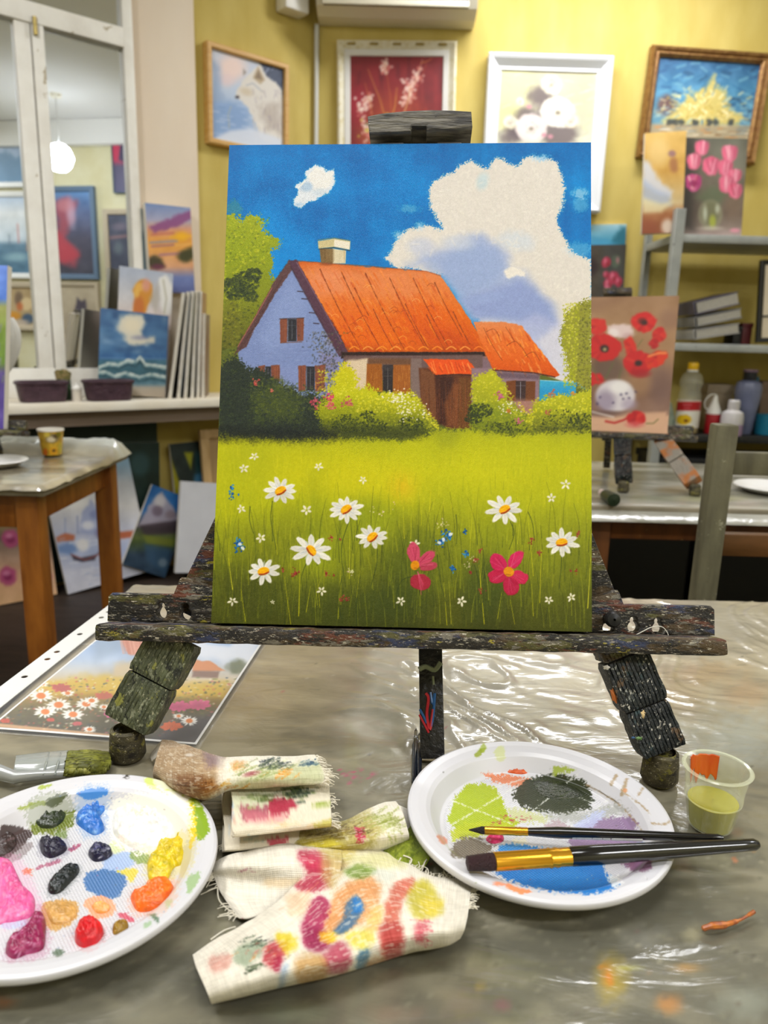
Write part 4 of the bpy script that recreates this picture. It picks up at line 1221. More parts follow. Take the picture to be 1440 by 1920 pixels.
def flatpic(name, label, q, p0, n, base, fn, res=(60, 70), thick=.018, cat='painting', group=None, side='#e6e1d6', zb=None):
    rc = fit_rect(q, p0, n)
    if zb is not None:                         # stand it on the surface below
        c_, u_, v_, w_, h_ = rc
        nh_ = np.cross(v_, u_); low = min((c_ + u_ * s_ * w_ / 2 + v_ * h_ / 2 - nh_ * t_)[2] for s_ in (-1, 1) for t_ in (0, thick))
        dz = zb + .0005 - low; rc = (c_ - v_ * (dz / -v_[2]) * -1 if False else c_ + A([0, 0, dz]), u_, v_, w_, h_)
    Gx, Px = rect_paint(rc, res[0], res[1], base); fn(Px)
    return setp(canvas_slab(name, rc, Gx, Px, PAINTED, None, thick, side), label, cat, group), rc


flatpic('unframed_picture', 'pale teal seascape canvas hung on the wall just above the dark tulip canvas', [(1075, 419), (1172, 423), (1172, 520), (1075, 518)], A([0, YB - .02, 0]), NB, '#a8cfdc', paint_teal)
flatpic('unframed_picture', 'dark canvas with crimson tulips, half hidden behind the easel painting and poppy canvas', [(1090, 458), (1172, 460), (1169, 590), (1088, 588)], A([0, YB - .045, 0]), NB, '#4a4238', paint_darktulip)


# ------------------------------------------------------------------ the opposite wall that the window glass reflects
def mirror_px(px, py, x=XR - .03):
    d = ray(px, py)
    p0 = C0 + NL * .026
    t = np.dot(p0 - CAM, NL) / np.dot(d, NL)
    h = CAM + d * t
    r = d - 2 * np.dot(d, NL) * NL
    return h + r * ((x - h[0]) / r[0])


def unmirror(Q):
    """photo position at which a point of the right wall shows up in the glass"""
    p0 = C0 + NL * .026
    Q = Q - 2 * ((Q - p0) @ NL)[..., None] * NL
    return proj(Q)


def far_pic(label, q, framem, fw_, fn, base, res=(50, 60)):
    Pq = [mirror_px(x, y) for x, y in q]
    ys = [p[1] for p in Pq]; zs = [p[2] for p in Pq]
    y0, y1 = (ys[0] + ys[3]) / 2, (ys[1] + ys[2]) / 2
    z1, z0 = (zs[0] + zs[1]) / 2, (zs[2] + zs[3]) / 2
    c = A([XR - .03, (y0 + y1) / 2, (z0 + z1) / 2]); w = abs(y1 - y0); h = abs(z1 - z0)
    u = A([0, -1., 0]); v = A([0, 0, -1.])
    rc = (c, u, v, w, h); nn = np.cross(v, u)
    t = thing('framed_picture', c + v * h / 2, label, 'picture')
    frame_mesh('frame', rc, [(0, -.026), (0, .012), (.006, .018), (fw_ - .006, .014), (fw_, .006), (fw_, -.01)], framem, t)
    ri = (c, u, v, w - 2 * fw_ + .01, h - 2 * fw_ + .01)
    a = np.linspace(-.5, .5, res[0]) * ri[3]; b = np.linspace(-.5, .5, res[1]) * ri[4]
    Gx = c + a[None, :, None] * u + b[:, None, None] * v
    X, Y = unmirror(Gx)
    Px = Paint(X, Y, base); fn(Px)
    canvas_slab('painting', ri, Gx, Px, PAINTED, t, .008)


M_fw = M('white_picture_frame', '#d8d8d4', .5); M_fdb = M('slate_blue_frame', '#5a7088', .45); M_fbe = M('beige_picture_frame', '#b8aa92', .5)


def f_mist(P):
    P.C[:] = P.colour([(225, '#b9c6dc'), (290, '#a3b6cf'), (340, '#7fa0bf')], P.X, P.Y); P.mottle(.12, .05, 41)
    P.poly([(-20, 300), (10, 285), (30, 295), (50, 280), (60, 345), (-20, 345)], '#4d7390', .7, 8, 6, .1)
def f_ship(P):
    P.C[:] = P.colour([(360, '#8ea3bd'), (400, '#cfd2d2'), (450, '#a9b6bf'), (460, '#4f6f84'), (510, '#446880')], P.X, P.Y); P.mottle(.1, .05, 42)
    P.st([(35, 455), (33, 420)], 2.5, '#b86a60', .8, 1.5); P.st([(18, 458), (17, 440)], 2, '#586878', .8, 1.5); P.ell(30, 482, 22, 8, '#8fb0b8', .7, 5); P.st([(50, 470), (52, 440)], 2, '#c4886a', .8, 1.5)
def f_still(P):
    P.C[:] = rgb('#a8916a'); P.mottle(.08, .05, 43)
    for (x, y, rx, ry, c) in [(35, 560, 8, 14, '#6e5a48'), (50, 570, 12, 12, '#d0b88c'), (37, 575, 6, 8, '#b8683c'), (25, 592, 14, 8, '#c98a2c'), (52, 598, 11, 10, '#3c5470'), (38, 605, 16, 6, '#b8a898')]: P.ell(x, y, rx, ry, c, .95, 3)
def f_red(P):
    P.C[:] = P.colour([(236, '#c23c5c'), (300, '#b8304e'), (312, '#4c4660'), (362, '#52506c')], P.X, P.Y)
    P.poly([(240, 248), (226, 266), (222, 300), (250, 310), (260, 250)], '#3a3450', 1, 2)
def f_dark(P):
    P.C[:] = P.colour([(350, '#5c8cc0'), (400, '#4f5c80'), (450, '#4c4a5c'), (520, '#3a3a48')], P.X, P.Y); P.mottle(.06, .05, 44)
    P.poly([(105, 380), (125, 370), (145, 375), (135, 420), (118, 450), (150, 470), (140, 500), (108, 490)], '#a84450', .8, 8, 6, .08); P.ell(133, 400, 8, 26, '#c8b4c8', .7, 6, -.1); P.ell(120, 385, 14, 12, '#c07c84', .7, 6)
    P.poly([(105, 430), (130, 455), (150, 480), (120, 495), (105, 480)], '#b83a48', .8, 6)
def f_cat(P):
    P.C[:] = P.colour([(530, '#b3a58c'), (620, '#a89a84'), (720, '#9c8c64')], P.X, P.Y); P.mottle(.06, .05, 45)
    P.poly([(135, 610), (141, 575), (145, 558), (152, 565), (160, 560), (163, 585), (170, 590), (182, 605), (178, 625), (168, 618), (155, 625), (148, 620)], '#4c4450', 1, 2.5, 2, .2)
    P.ell(158, 622, 5, 8, '#d8ccb8', .9, 3, .4); P.ell(176, 620, 4, 7, '#d0c4b4', .9, 3)
def f_night(P):
    P.C[:] = rgb('#44485a'); P.mottle(.06, .06, 46); P.st([(204, 446), (240, 442)], 5, '#9c7474', .8, 3); P.ell(225, 425, 14, 7, '#7c7080', .7, 5); P.ell(222, 465, 8, 12, '#6c7c80', .6, 5)


far_pic('misty blue landscape in a white frame, reflected high in the left window pane', [(-30, 222), (50, 228), (52, 352), (-30, 352)], M_fw, .05, f_mist, '#b9c6dc')
far_pic('sailing ships under a cloudy sky in a white frame, reflected in the left window pane', [(-30, 358), (62, 360), (64, 522), (-30, 522)], M_fw, .05, f_ship, '#8ea3bd')
far_pic('fruit still life in a brown frame, reflected low in the left window pane', [(-25, 528), (72, 530), (74, 618), (-25, 620)], M_fbe, .05, f_still, '#a8916a')
far_pic('tall red and slate abstract in a thin frame, reflected at the right pane edge', [(207, 236), (262, 236), (262, 362), (214, 362)], M_fdb, .01, f_red, '#c23c5c')
far_pic('dark picture with a crimson figure in slate frame, reflected in the right pane', [(92, 349), (178, 349), (184, 524), (96, 524)], M_fdb, .05, f_dark, '#4f5c80')
far_pic('black cat on a stool in a beige frame, reflected low in the right window pane', [(105, 528), (190, 530), (190, 722), (112, 722)], M_fbe, .04, f_cat, '#b3a58c')
far_pic('night scene in a grey frame, reflected beside the black cat', [(192, 392), (262, 392), (262, 520), (200, 520)], M_fbe, .05, f_night, '#44485a')

# globe lamp hanging on a cord, seen in the glass
pl = mirror_px(112, 296, XR - .75)
lampt = thing('pendant_lamp', (pl[0], pl[1], ZC), 'glowing white globe lamp on a cord, reflected in the right window pane', 'lamp')
lathe('globe_shade', [(.001, -.11), (.05, -.098), (.085, -.065), (.11, 0), (.085, .065), (.05, .098), (.02, .108)], pl, M('lit_opal_glass', '#f4f8ff', .4, emit=70), lampt, 32)
tube('cord', [(pl[0], pl[1], pl[2] + .1), (pl[0], pl[1], ZC)], .005, M('white_cord', '#dcdcd8', .5), lampt, 8)
lathe('ceiling_rose', [(.001, -.03), (.04, -.025), (.05, 0)], (pl[0], pl[1], ZC), M_ac, lampt, 24)
# ================================================================== the work table in front
class UPaint(Paint):
    """the same engine on an unordered set of points"""
    def __init__(s, V, base):
        s.X, s.Y = proj(V); s.C = np.empty((len(V), 3)); s.C[:] = rgb(base); s.H = np.zeros(len(V)); s.seed = 1

    def sl(s, x0, y0, x1, y1):
        i = np.nonzero((s.X >= x0) & (s.X <= x1) & (s.Y >= y0) & (s.Y <= y1))[0]
        return i if len(i) else None


TX0, TX1, TY0, TY1 = -.345, 1.0, .10, .97
M_ttop = M('worn_table_board', '#8a7a62', .6, '#6f6250', ns=8, nst=(1, 5, 1))
M_tleg = M('dark_stained_wood', '#5a3a1e', .5, '#432a14', ns=8, nst=(4, 4, 1))
tb = thing('work_table', ((TX0 + TX1) / 2, .5, 0), 'work table in the foreground that carries the easel, plates and rags', 'table')
box('tabletop', (TX0 + .012, TY0 + .01, T - .035), (TX1 - .012, TY1 - .012, T - .008), M_ttop, tb, .004)
box('apron', (TX0 + .05, TY0 + .05, T - .12), (TX1 - .05, TY1 - .05, T - .036), M_tleg, tb, .003)
for x in (TX0 + .06, TX1 - .06):
    for y in (TY0 + .06, TY1 - .06):
        box('leg', (x - .025, y - .025, 0), (x + .025, y + .025, T - .036), M_tleg, tb, .004)

# plastic sheet over the table
nx, ny = 470, 330
xs = np.linspace(TX0, TX1, nx); ys = np.linspace(TY0, TY1, ny)
GX, GY = np.meshgrid(xs, ys)
w1 = fbm(GX * 9, GY * 16, 5, 4) - .5
w9 = fbm(GX * 5, GY * 5, 91, 2) - .5
rid = 1 - np.abs(fbm(GX * 10 + 8 * w9, GY * 17 + 9 * w9 + GX * (9 + 20 * w9), 15, 3) - .5) * 2.8        # sharp creases
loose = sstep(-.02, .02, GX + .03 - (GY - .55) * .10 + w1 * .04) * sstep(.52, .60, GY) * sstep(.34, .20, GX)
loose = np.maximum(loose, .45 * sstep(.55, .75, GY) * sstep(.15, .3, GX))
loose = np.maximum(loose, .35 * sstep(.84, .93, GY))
GZ = T - .0012 + w1 * .0014 - .0006
GZ = GZ + loose * ((rid ** 5) * .0034 + (fbm(GX * 26 + 5 * w1, GY * 30 + GX * 16, 25, 3) - .5) * .0034 - .0010)
edge = np.minimum.reduce([GX - TX0, TX1 - GX, GY - TY0, TY1 - GY])
GZ = GZ - .03 * (1 - sstep(0, .012, edge)) ** 2
GG = np.stack([GX, GY, GZ], -1)
X, Y = proj(GG)
P = Paint(X, Y, '#7d7664')
n = fbm(GX * 7, GY * 11, 51, 5); n2 = fbm(GX * 28, GY * 60 + GX * 12, 52, 4); n3 = fbm(GX * 3, GY * 3, 53, 3)
c1, c2, c3 = rgb('#4b4a40'), rgb('#85806c'), rgb('#77725f')
P.C = c1 + (c2 - c1) * sstep(.36, .66, n * .5 + n2 * .5)[..., None]
P.C = P.C * .7 + .3 * (c3 * (1 + (n3 - .5)[..., None] * .7))
mk_ = (np.clip(loose * 1.1, 0, 1) * .8)[..., None]; P.C = P.C * (1 - mk_) + (rgb('#d2cdc0') + ((n2 - .5) * .12)[..., None]) * mk_  # loose film is milky; its bright reflection is also put into the colour
far_ = sstep(.46, .66, GY)[..., None] * .62 * (1 - mk_); P.C = P.C * (1 - far_) + (rgb('#b9a888') + ((n2 - .5) * .16)[..., None]) * far_  # far part lightened: the grazing reflection is put into the colour
RT = random.Random(9)
for (x, y, rx, ry, c, a) in [(470, 1300, 60, 40, '#a08a64', .5), (600, 1240, 80, 30, '#a3947c', .5), (660, 1400, 14, 30, '#8e8a50', .35), (1380, 1390, 90, 50, '#a8b4b4', .55), (1240, 1300, 70, 30, '#a8916c', .5), (1330, 1260, 60, 20, '#a48660', .5), (1400, 1300, 40, 20, '#b88a64', .35),
                             (1150, 1840, 26, 36, '#b89a24', .6), (1140, 1830, 10, 20, '#c8780c', .6), (1255, 1882, 22, 18, '#c07a34', .65), (1290, 1815, 26, 8, '#b4823c', .6), (940, 1885, 16, 10, '#8c4a5a', .45), (1180, 1815, 20, 5, '#a8a83c', .5),
                             (740, 1900, 60, 14, '#7c6a58', .5), (860, 1880, 40, 30, '#8a7a60', .4), (560, 1900, 60, 20, '#6c745c', .4), (1400, 1880, 50, 30, '#93998c', .5), (1200, 1760, 40, 20, '#8f8f88', .4), (1300, 1750, 18, 14, '#b0a884', .5), (360, 1900, 80, 30, '#716c58', .4), (5, 1880, 20, 10, '#a0623a', .6), (900, 1850, 10, 8, '#9c8444', .5),
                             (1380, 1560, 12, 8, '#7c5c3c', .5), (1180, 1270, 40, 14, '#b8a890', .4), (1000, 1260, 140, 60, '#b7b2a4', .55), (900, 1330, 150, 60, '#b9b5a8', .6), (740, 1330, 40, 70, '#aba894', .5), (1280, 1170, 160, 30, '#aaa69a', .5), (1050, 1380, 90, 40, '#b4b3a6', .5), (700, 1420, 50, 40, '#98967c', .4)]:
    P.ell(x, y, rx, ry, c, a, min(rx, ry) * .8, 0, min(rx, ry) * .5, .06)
for k in range(900):
    x, y = RT.uniform(0, 1440), RT.uniform(1120, 1920); a = RT.uniform(-.5, .2); l = RT.uniform(4, 34)
    P.st([(x, y), (x + l * math.cos(a), y + l * math.sin(a) * .5)], RT.uniform(.6, 2.4), RT.choice(['#a9a08a', '#4c4a40', '#8f8a78', '#b5ad96', '#5e5a4c', '#70694f', '#6a7066']), RT.uniform(.15, .45), 1.5)
for k in range(160):
    x, y = RT.uniform(0, 1440), RT.uniform(1180, 1920)
    P.ell(x, y, RT.uniform(.8, 2.6), RT.uniform(.6, 1.8), RT.choice(['#d8d4c8', '#b84a5c', '#c88a4c', '#3a3a34', '#e4e0d4', '#8a9a5c', '#d8d4c8']), RT.uniform(.3, .8), .8)
for k in range(26):
    P.ell(RT.gauss(670, 26), RT.gauss(1455, 7), RT.uniform(1, 5), RT.uniform(.8, 2.4), '#b8406c', .7, 1)
for (p, c, w) in [([(1120, 1810), (1140, 1826), (1150, 1850)], '#c87a24', 3), ([(1215, 1820), (1222, 1850)], '#b07a4c', 2.2), ([(1250, 1862), (1262, 1848)], '#c88a5c', 2.5), ([(885, 1687), (894, 1684)], '#b85a30', 2), ([(1330, 1890), (1340, 1905)], '#c08a5c', 1.8), ([(1400, 1590), (1420, 1600)], '#a4784c', 1.6), ([(1375, 1610), (1380, 1615)], '#c8643c', 2),
                  ([(1010, 1745), (1090, 1850)], '#57523f', 1.5), ([(1070, 1725), (1115, 1775)], '#4a4638', 2), ([(1150, 1740), (1255, 1815)], '#8c8874', 1.4), ([(1320, 1770), (1440, 1800)], '#4c483c', 2), ([(870, 1745), (1000, 1722)], '#a09a84', 1.4)]:
    P.st(p, w, c, .8, 1)
for p in ([(1010, 1745), (1040, 1790), (1090, 1850), (1110, 1900)], [(1070, 1725), (1130, 1800), (1180, 1850)], [(1150, 1740), (1255, 1815), (1330, 1850)], [(870, 1745), (1000, 1722)], [(1290, 1765), (1440, 1805)], [(860, 1780), (905, 1830)], [(1160, 1700), (1250, 1760)], [(880, 1700), (960, 1740), (1050, 1720)], [(1310, 1640), (1420, 1600)], [(1330, 1420), (1400, 1400), (1440, 1420)],
          [(1290, 1360), (1340, 1420)], [(420, 1260), (560, 1240), (700, 1250)], [(500, 1380), (640, 1340)], [(600, 1440), (720, 1400)], [(900, 1860), (1010, 1830)], [(560, 1880), (700, 1850)], [(60, 1870), (200, 1850), (330, 1880)], [(270, 1800), (340, 1740)], [(1340, 1480), (1370, 1560)], [(1370, 1440), (1440, 1380)]):
    P.st([(x + RT.uniform(-4, 4), y + RT.uniform(-3, 3)) for x, y in p], 1.2, '#a8a28e', .35, 3, None, 2, .05, smooth=True, h=1.0)
for k in range(700):
    x, y = RT.uniform(0, 1440), RT.uniform(1460, 1920); a = RT.uniform(-.9, .9); l = RT.uniform(3, 22)
    P.st([(x, y), (x + l * math.cos(a), y + l * math.sin(a) * .6)], RT.uniform(.8, 4), RT.choice(['#5a5848', '#8c8874', '#4a4638', '#9a947e', '#6c6a54', '#7c7a64', '#5c5044']), RT.uniform(.2, .5), 2)
GG[..., 2] += P.H * .0011
m, nt, b, out = newmat('clear_plastic_over_stained_cloth')
tc = nd(nt, 'ShaderNodeTexCoord').outputs['Object']
nt.links.new(nd(nt, 'ShaderNodeVertexColor', layer_name='Col').outputs[0], b.inputs['Base Color'])
b.inputs['Roughness'].default_value = .5; b.inputs['Specular IOR Level'].default_value = .3
b.inputs['Coat Weight'].default_value = 1.0; b.inputs['Coat Roughness'].default_value = .17; b.inputs['Coat IOR'].default_value = 1.75
h = mathn(nt, 'ADD', mathn(nt, 'MULTIPLY', noise(nt, stretch(nt, tc, (1, 2.6, 1)), 17, 3, .5, 1.0), .0034), mathn(nt, 'MULTIPLY', noise(nt, stretch(nt, tc, (1, 1.6, 1)), 160, 3), .0003))
bn = nd(nt, 'ShaderNodeBump', {'Height': h, 'Strength': .36, 'Distance': 1.0})
nt.links.new(bn.outputs[0], b.inputs['Coat Normal'])
bn2 = nd(nt, 'ShaderNodeBump', {'Height': h, 'Strength': .3, 'Distance': 1.0})
nt.links.new(bn2.outputs[0], b.inputs['Normal'])
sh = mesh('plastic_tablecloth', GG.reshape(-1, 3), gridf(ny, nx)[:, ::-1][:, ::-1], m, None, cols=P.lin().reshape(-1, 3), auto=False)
setp(sh, 'crinkled glossy paint-stained plastic sheet spread over the front work table', 'tablecloth')

# ------------------------------------------------------------------ the table easel
OB = CC + EV * CH / 2


def E(a, b, c):
    return OB + EU * a - EV * b + EN * c


def pe(px, py, c=0.0):
    d = onp(px, py, OB + EN * c, EN) - OB
    return A([np.dot(d, EU), -np.dot(d, EV), c])


def plate2d(name, outer, holes, thick, o, ax, m, parent, bev=.001):
    """flat board with holes, outlines in metres on axes ax[0], ax[1]; thickness goes along -ax[2]"""
    cu = bpy.data.curves.new('outline', 'CURVE'); cu.dimensions = '2D'; cu.fill_mode = 'BOTH'
    cu.extrude = max(thick / 2 - bev, .0002); cu.bevel_depth = bev; cu.bevel_resolution = 1; cu.offset = -bev
    for pts in [outer] + list(holes):
        sp = cu.splines.new('POLY'); sp.points.add(len(pts) - 1); sp.use_cyclic_u = True
        for p, q in zip(sp.points, pts): p.co = (q[0], q[1], 0, 1)
    ob = bpy.data.objects.new('outline', cu); COL.objects.link(ob)
    dg = bpy.context.evaluated_depsgraph_get()
    me = bpy.data.meshes.new_from_object(ob.evaluated_get(dg))
    bpy.data.objects.remove(ob); bpy.data.curves.remove(cu)
    me.name = name
    c = A(o, float) - A(ax[2]) * thick / 2
    Mx = Matrix(((ax[0][0], ax[1][0], ax[2][0], c[0]), (ax[0][1], ax[1][1], ax[2][1], c[1]), (ax[0][2], ax[1][2], ax[2][2], c[2]), (0, 0, 0, 1)))
    me.transform(Mx)
    while len(me.materials): me.materials.pop()
    return link(name, me, m, parent)


EAX = (EU, -EV, EN)
M_ez = crust('paint_crusted_dark_wood', ('#0b0a09', '#191613', '#302a24'), [('#4a3a22', 50, .51, .08), ('#2c3450', 40, .56, .06), ('#4f4c24', 56, .56, .05), ('#5e3322', 60, .58, .05), ('#6f6a5e', 150, .57, .04), ('#b9b2a0', 420, .61, .03), ('#94882c', 80, .64, .02), ('#a89c88', 700, .62, .03)], (.35, 1, 1.3))
M_ezg = crust('olive_ribbed_wood', ('#2a2e20', '#454a33', '#646a4c'), [('#1e2219', 70, .54, .06), ('#7c8068', 170, .57, .05), ('#a3a184', 420, .61, .03), ('#80803a', 90, .62, .03)], (1.4, 1.4, .6), .6)
M_ezb = crust('black_ribbed_wood', ('#080b0d', '#11171a', '#232a2b'), [('#2c4044', 60, .57, .05), ('#c4c0b4', 380, .61, .03), ('#8a8c84', 160, .63, .03), ('#5a4632', 60, .61, .03)], (1, 1, .6), .5)
M_foot = crust('rubber_foot_olive', ('#221d14', '#453f2c', '#6a6242'), [('#7a7430', 80, .56, .06), ('#1c1812', 60, .55, .06), ('#b8b094', 420, .62, .03)], (1, 1, 1.6), .65)
ez = thing('table_easel', onz(735, 1440), 'paint-crusted dark table easel standing on the front table, holding the cottage painting', 'easel')

# tray and crossbar
pl_, pr_ = pe(176, 1186, .014), pe(1366, 1218, .014)
bm = bmesh.new()
add_box(bm, E((pl_[0] + pr_[0]) / 2, -.0085, -.008), EAX, ((pr_[0] - pl_[0]) / 2, .0065, .022), .003, 2)
bmesh.ops.subdivide_edges(bm, edges=[e for e in bm.edges if e.calc_length() > .1], cuts=60)
for v in bm.verts:
    p = A(v.co); q = (vnoise(p[0] * 160, p[2] * 90, 3) - .5) * .003
    v.co = Vector(p + EN * float(q) * (1 if np.dot(p - OB, EN) > -.01 else 0) - EV * float(q) * .5)
bmobj('tray', bm, M_ez, ez)
xl, xr = pe(201, 1150, -.019), pe(1341, 1180, -.019)
zt_ = pe(450, 1128, -.019)[1]
cb_t = .0215
outer = [(xl[0], -.002), (xr[0], -.002), (xr[0], cb_t - .002), (xr[0] - .002, cb_t), (.3, cb_t), (-.3 if xl[0] < -.3 else xl[0] + .004, cb_t), (xl[0], cb_t - .003)]
outer = [(xl[0], -.002), (xr[0], -.002), (xr[0], cb_t - .003), (xr[0] - .003, cb_t), (xl[0] + .003, cb_t), (xl[0], cb_t - .003)]


def keyhole(px, py0, py1, r0=.0028, r1=.0045):
    u_ = pe(px, py0, -.019); l_ = pe(px, py1, -.019)
    pts = []
    for k in range(-3, 12): pts.append((u_[0] + r0 * math.cos(math.pi * k / 8 * 1.0), u_[1] + r0 * math.sin(math.pi * k / 8)))
    pts = [(u_[0] + r0 * math.cos(t), u_[1] + r0 * math.sin(t)) for t in np.linspace(-.5, math.pi + .5, 10)]
    pts += [(l_[0] + r1 * math.cos(t), l_[1] + r1 * math.sin(t)) for t in np.linspace(math.pi - .6, 2 * math.pi + .6, 14)]
    return pts


plate2d('crossbar', outer, [keyhole(302, 1136, 1150), keyhole(347, 1138, 1152, .003, .005), keyhole(1141, 1160, 1178, .004, .0045), keyhole(1188, 1163, 1176), keyhole(1234, 1165, 1179)], .012, E(0, 0, -.019), EAX, M_ez, ez, .0012)
kn = pe(1144, 1160, -.018)
lathe('knob', [(.001, .010), (.005, .009), (.0065, .005), (.006, 0), (.003, -.012)], E(kn[0], kn[1], -.014), M('black_knob', '#1a1a1c', .4), ez, 20, (EU, -EV, EN))


def prism(name, p, q, sec, side, m, parent):
    """extrude a cross-section [(x,y)] from p to q"""
    p = A(p, float); q = A(q, float); d = (q - p) / np.linalg.norm(q - p)
    s = A(side, float); s = s - d * np.dot(s, d); s /= np.linalg.norm(s); t = np.cross(s, d)
    S = A(sec); k = len(S); n = 10
    V = []
    for i in range(n):
        f = i / (n - 1); c = p + (q - p) * f; tap = 1 - .06 * (1 if i in (0, n - 1) else 0)
        for j, (x, y) in enumerate(S):
            w = .0006 * (random.random() - .5)
            V.append(c + s * (x * tap + w) + t * (y * tap + w))
    Fl = [tuple(f) for f in gridf(n, k, wrap_m=True)] + [tuple(range(k))[::-1], tuple(range((n - 1) * k, n * k))]
    o = mesh(name, V, Fl, m, parent)
    bm = bmesh.new(); bm.from_mesh(o.data); bmesh.ops.recalc_face_normals(bm, faces=bm.faces); bm.to_mesh(o.data); bm.free()
    return o


def ribbed(w, d, n=12, g=.0007):
    s = []
    for i in range(n):                       # front face (towards +t), ribs
        x0 = -w / 2 + w * i / n; x1 = x0 + w / n
        s += [(x0 + .0003, d / 2 - g), (x0 + w / n * .25, d / 2), (x1 - w / n * .25, d / 2)]
    s += [(w / 2, d / 2 - g), (w / 2, -d / 2), (-w / 2, -d / 2)]
    return s


def leg(side, mlow):
    if side < 0: top_px, foot_px, cap = (334, 1192), (240, 1418), (332, 1190)
    else: top_px, foot_px, cap = (1158, 1212), (1235, 1462), (1155, 1222)
    a = pe(*top_px, -.012); t_ = E(*a)
    f_ = onz(*foot_px) + A([0, 0, .024])
    up = t_ - f_; up /= np.linalg.norm(up)
    L_ = np.linalg.norm(t_ - f_)
    lg = thing_part('leg', t_, ez)
    sd = np.cross(up, EN)
    w = .0385 if side < 0 else .0345
    if side < 0:
        prism('ribbed_block', f_ + up * L_ * .055, f_ + up * L_ * .515, ribbed(w, .026), sd, mlow, lg)
        prism('ribbed_block', f_ + up * L_ * .53, f_ + up * L_ * .99, ribbed(w * 1.04, .027), sd, mlow, lg)
    else:
        prism('ribbed_block', f_ + up * L_ * .03, f_ + up * L_ * .44, ribbed(w, .026), sd, mlow, lg)
        prism('ribbed_block', f_ + up * L_ * .455, f_ + up * L_ * .90, ribbed(w * 1.06, .028), sd, mlow, lg)
        prism('ribbed_block', f_ + up * L_ * .92, f_ + up * L_ * 1.02, ribbed(w * 1.0, .03), sd, M_ez, lg)
    lathe('rubber_foot', [(.0005, 0), (.0125, 0), (.0142, .003), (.0135, .016), (.0125, .024), (.010, .0255), (.009, .023), (.0005, .022)], f_ - A([0, 0, .024]), M_foot, lg, 28)
    return lg


def thing_part(name, p, parent):
    o = bpy.data.objects.new(name, None); COL.objects.link(o); o.parent = parent
    o.matrix_parent_inverse = Matrix.Translation(-parent.location); o.location = Vector([float(x) for x in p])
    o.empty_display_size = .01
    return o


_lk = link


def link(name, me, m, parent=None, smooth=True, auto=True):     # sub-parts sit under part empties as well
    o = _lk(name, me, m, parent, smooth, auto)
    if parent is not None and parent.type == 'EMPTY' and parent.parent is not None:
        o.matrix_parent_inverse = Matrix.Translation(-parent.location)
    return o




def splash(px, py, r, el, col, lg, c=.004, an=0):
    o = pe(px, py, c); n = 14; V = []
    for i in range(4):
        f = 1 - i / 3.2
        for k in range(n):
            a = 2 * math.pi * k / n; q = f * r * (1 + .35 * math.sin(k * 2.3 + px) * .6)
            x, y = q * math.cos(a), q * el * math.sin(a)
            V.append(E(o[0] + x * math.cos(an) - y * math.sin(an), o[1] + x * math.sin(an) + y * math.cos(an), c + .0012 * i / 3 - .0012))
    mesh('paint_splash', V, [tuple(f) for f in gridf(4, n, wrap_m=True)] + [tuple(range(3 * n, 4 * n))], M('dry_paint_' + col[1:], col, .45), lg)


# side posts going up behind the canvas to the mast head
for (lo, hi) in (((352, 1150), (745, 330)), ((1140, 1165), (815, 330))):
    p = E(*pe(*lo, -.042)); q = E(*pe(*hi, -.042))
    bar('side_post', p, q, .026, .016, M_ez, ez, EU, .002)
for (x, y, r) in ((368, 1112, .35), (1128, 1135, -.35)):
    c = E(*pe(x, y, -.03)); obox('bracket', c, (EU * math.cos(r) + EV * math.sin(r), EN, EV * math.cos(r) - EU * math.sin(r)), (.0155, .010, .009), M_ez, ez, .003)
mt0 = pe(806, 1200, -.03); mb = onz(811, 1432) + A([0, 0, .0])
up_ = E(mt0[0], .46, -.05)
mst = bar('mast', mb + A([0, .004, .002]), E(mt0[0], 0.0, -.048), .0195, .014, M('black_mast_wood', '#0d0c0c', .4, '#1c1a19', ns=90, bump=.0015, bs=200, speck=['#8f8d84', '#59663a'], speckscale=260, speckthr=.76), ez, EU, .0015)
bar('mast_extension', E(mt0[0], -.02, -.0500), E(mt0[0] + .001, CH + .012, -.050), .022, .012, M_ez, ez, EU, .0015)
lgl, lgr = leg(-1, M_ezg), leg(1, M_ezb)
for a_ in ((1152, 1305, .0022, 2.6, '#b0622a', lgr, .002, .3), (1138, 1252, .0026, .7, '#d4d0c8', lgr, .0035), (1187, 1271, .0016, 1.8, '#b8685c', lgr, .0025), (1207, 1341, .0020, 1.7, '#d8bc88', lgr, .004), (1199, 1385, .0026, .5, '#5f8048', lgr, .007), (1188, 1384, .0016, .6, '#3c5c80', lgr, .007), (281, 1252, .0020, .7, '#27336a', lgl, .0045), (318, 1264, .0034, .9, '#8290a4', lgl, .0040), (256, 1314, .0018, 1.2, '#27336a', lgl, .0075)): splash(*a_)
# red, blue and green drips on the mast
dv = []
md = (E(mt0[0], 0, -.048) - mb); md /= np.linalg.norm(md)
mn = np.cross(EU, md); mn = mn if np.dot(mn, CAM - mb) > 0 else -mn


def on_mast(px, py):
    return onp(px, py, mb + A([0, .004, .002]) + mn * .0079, mn)


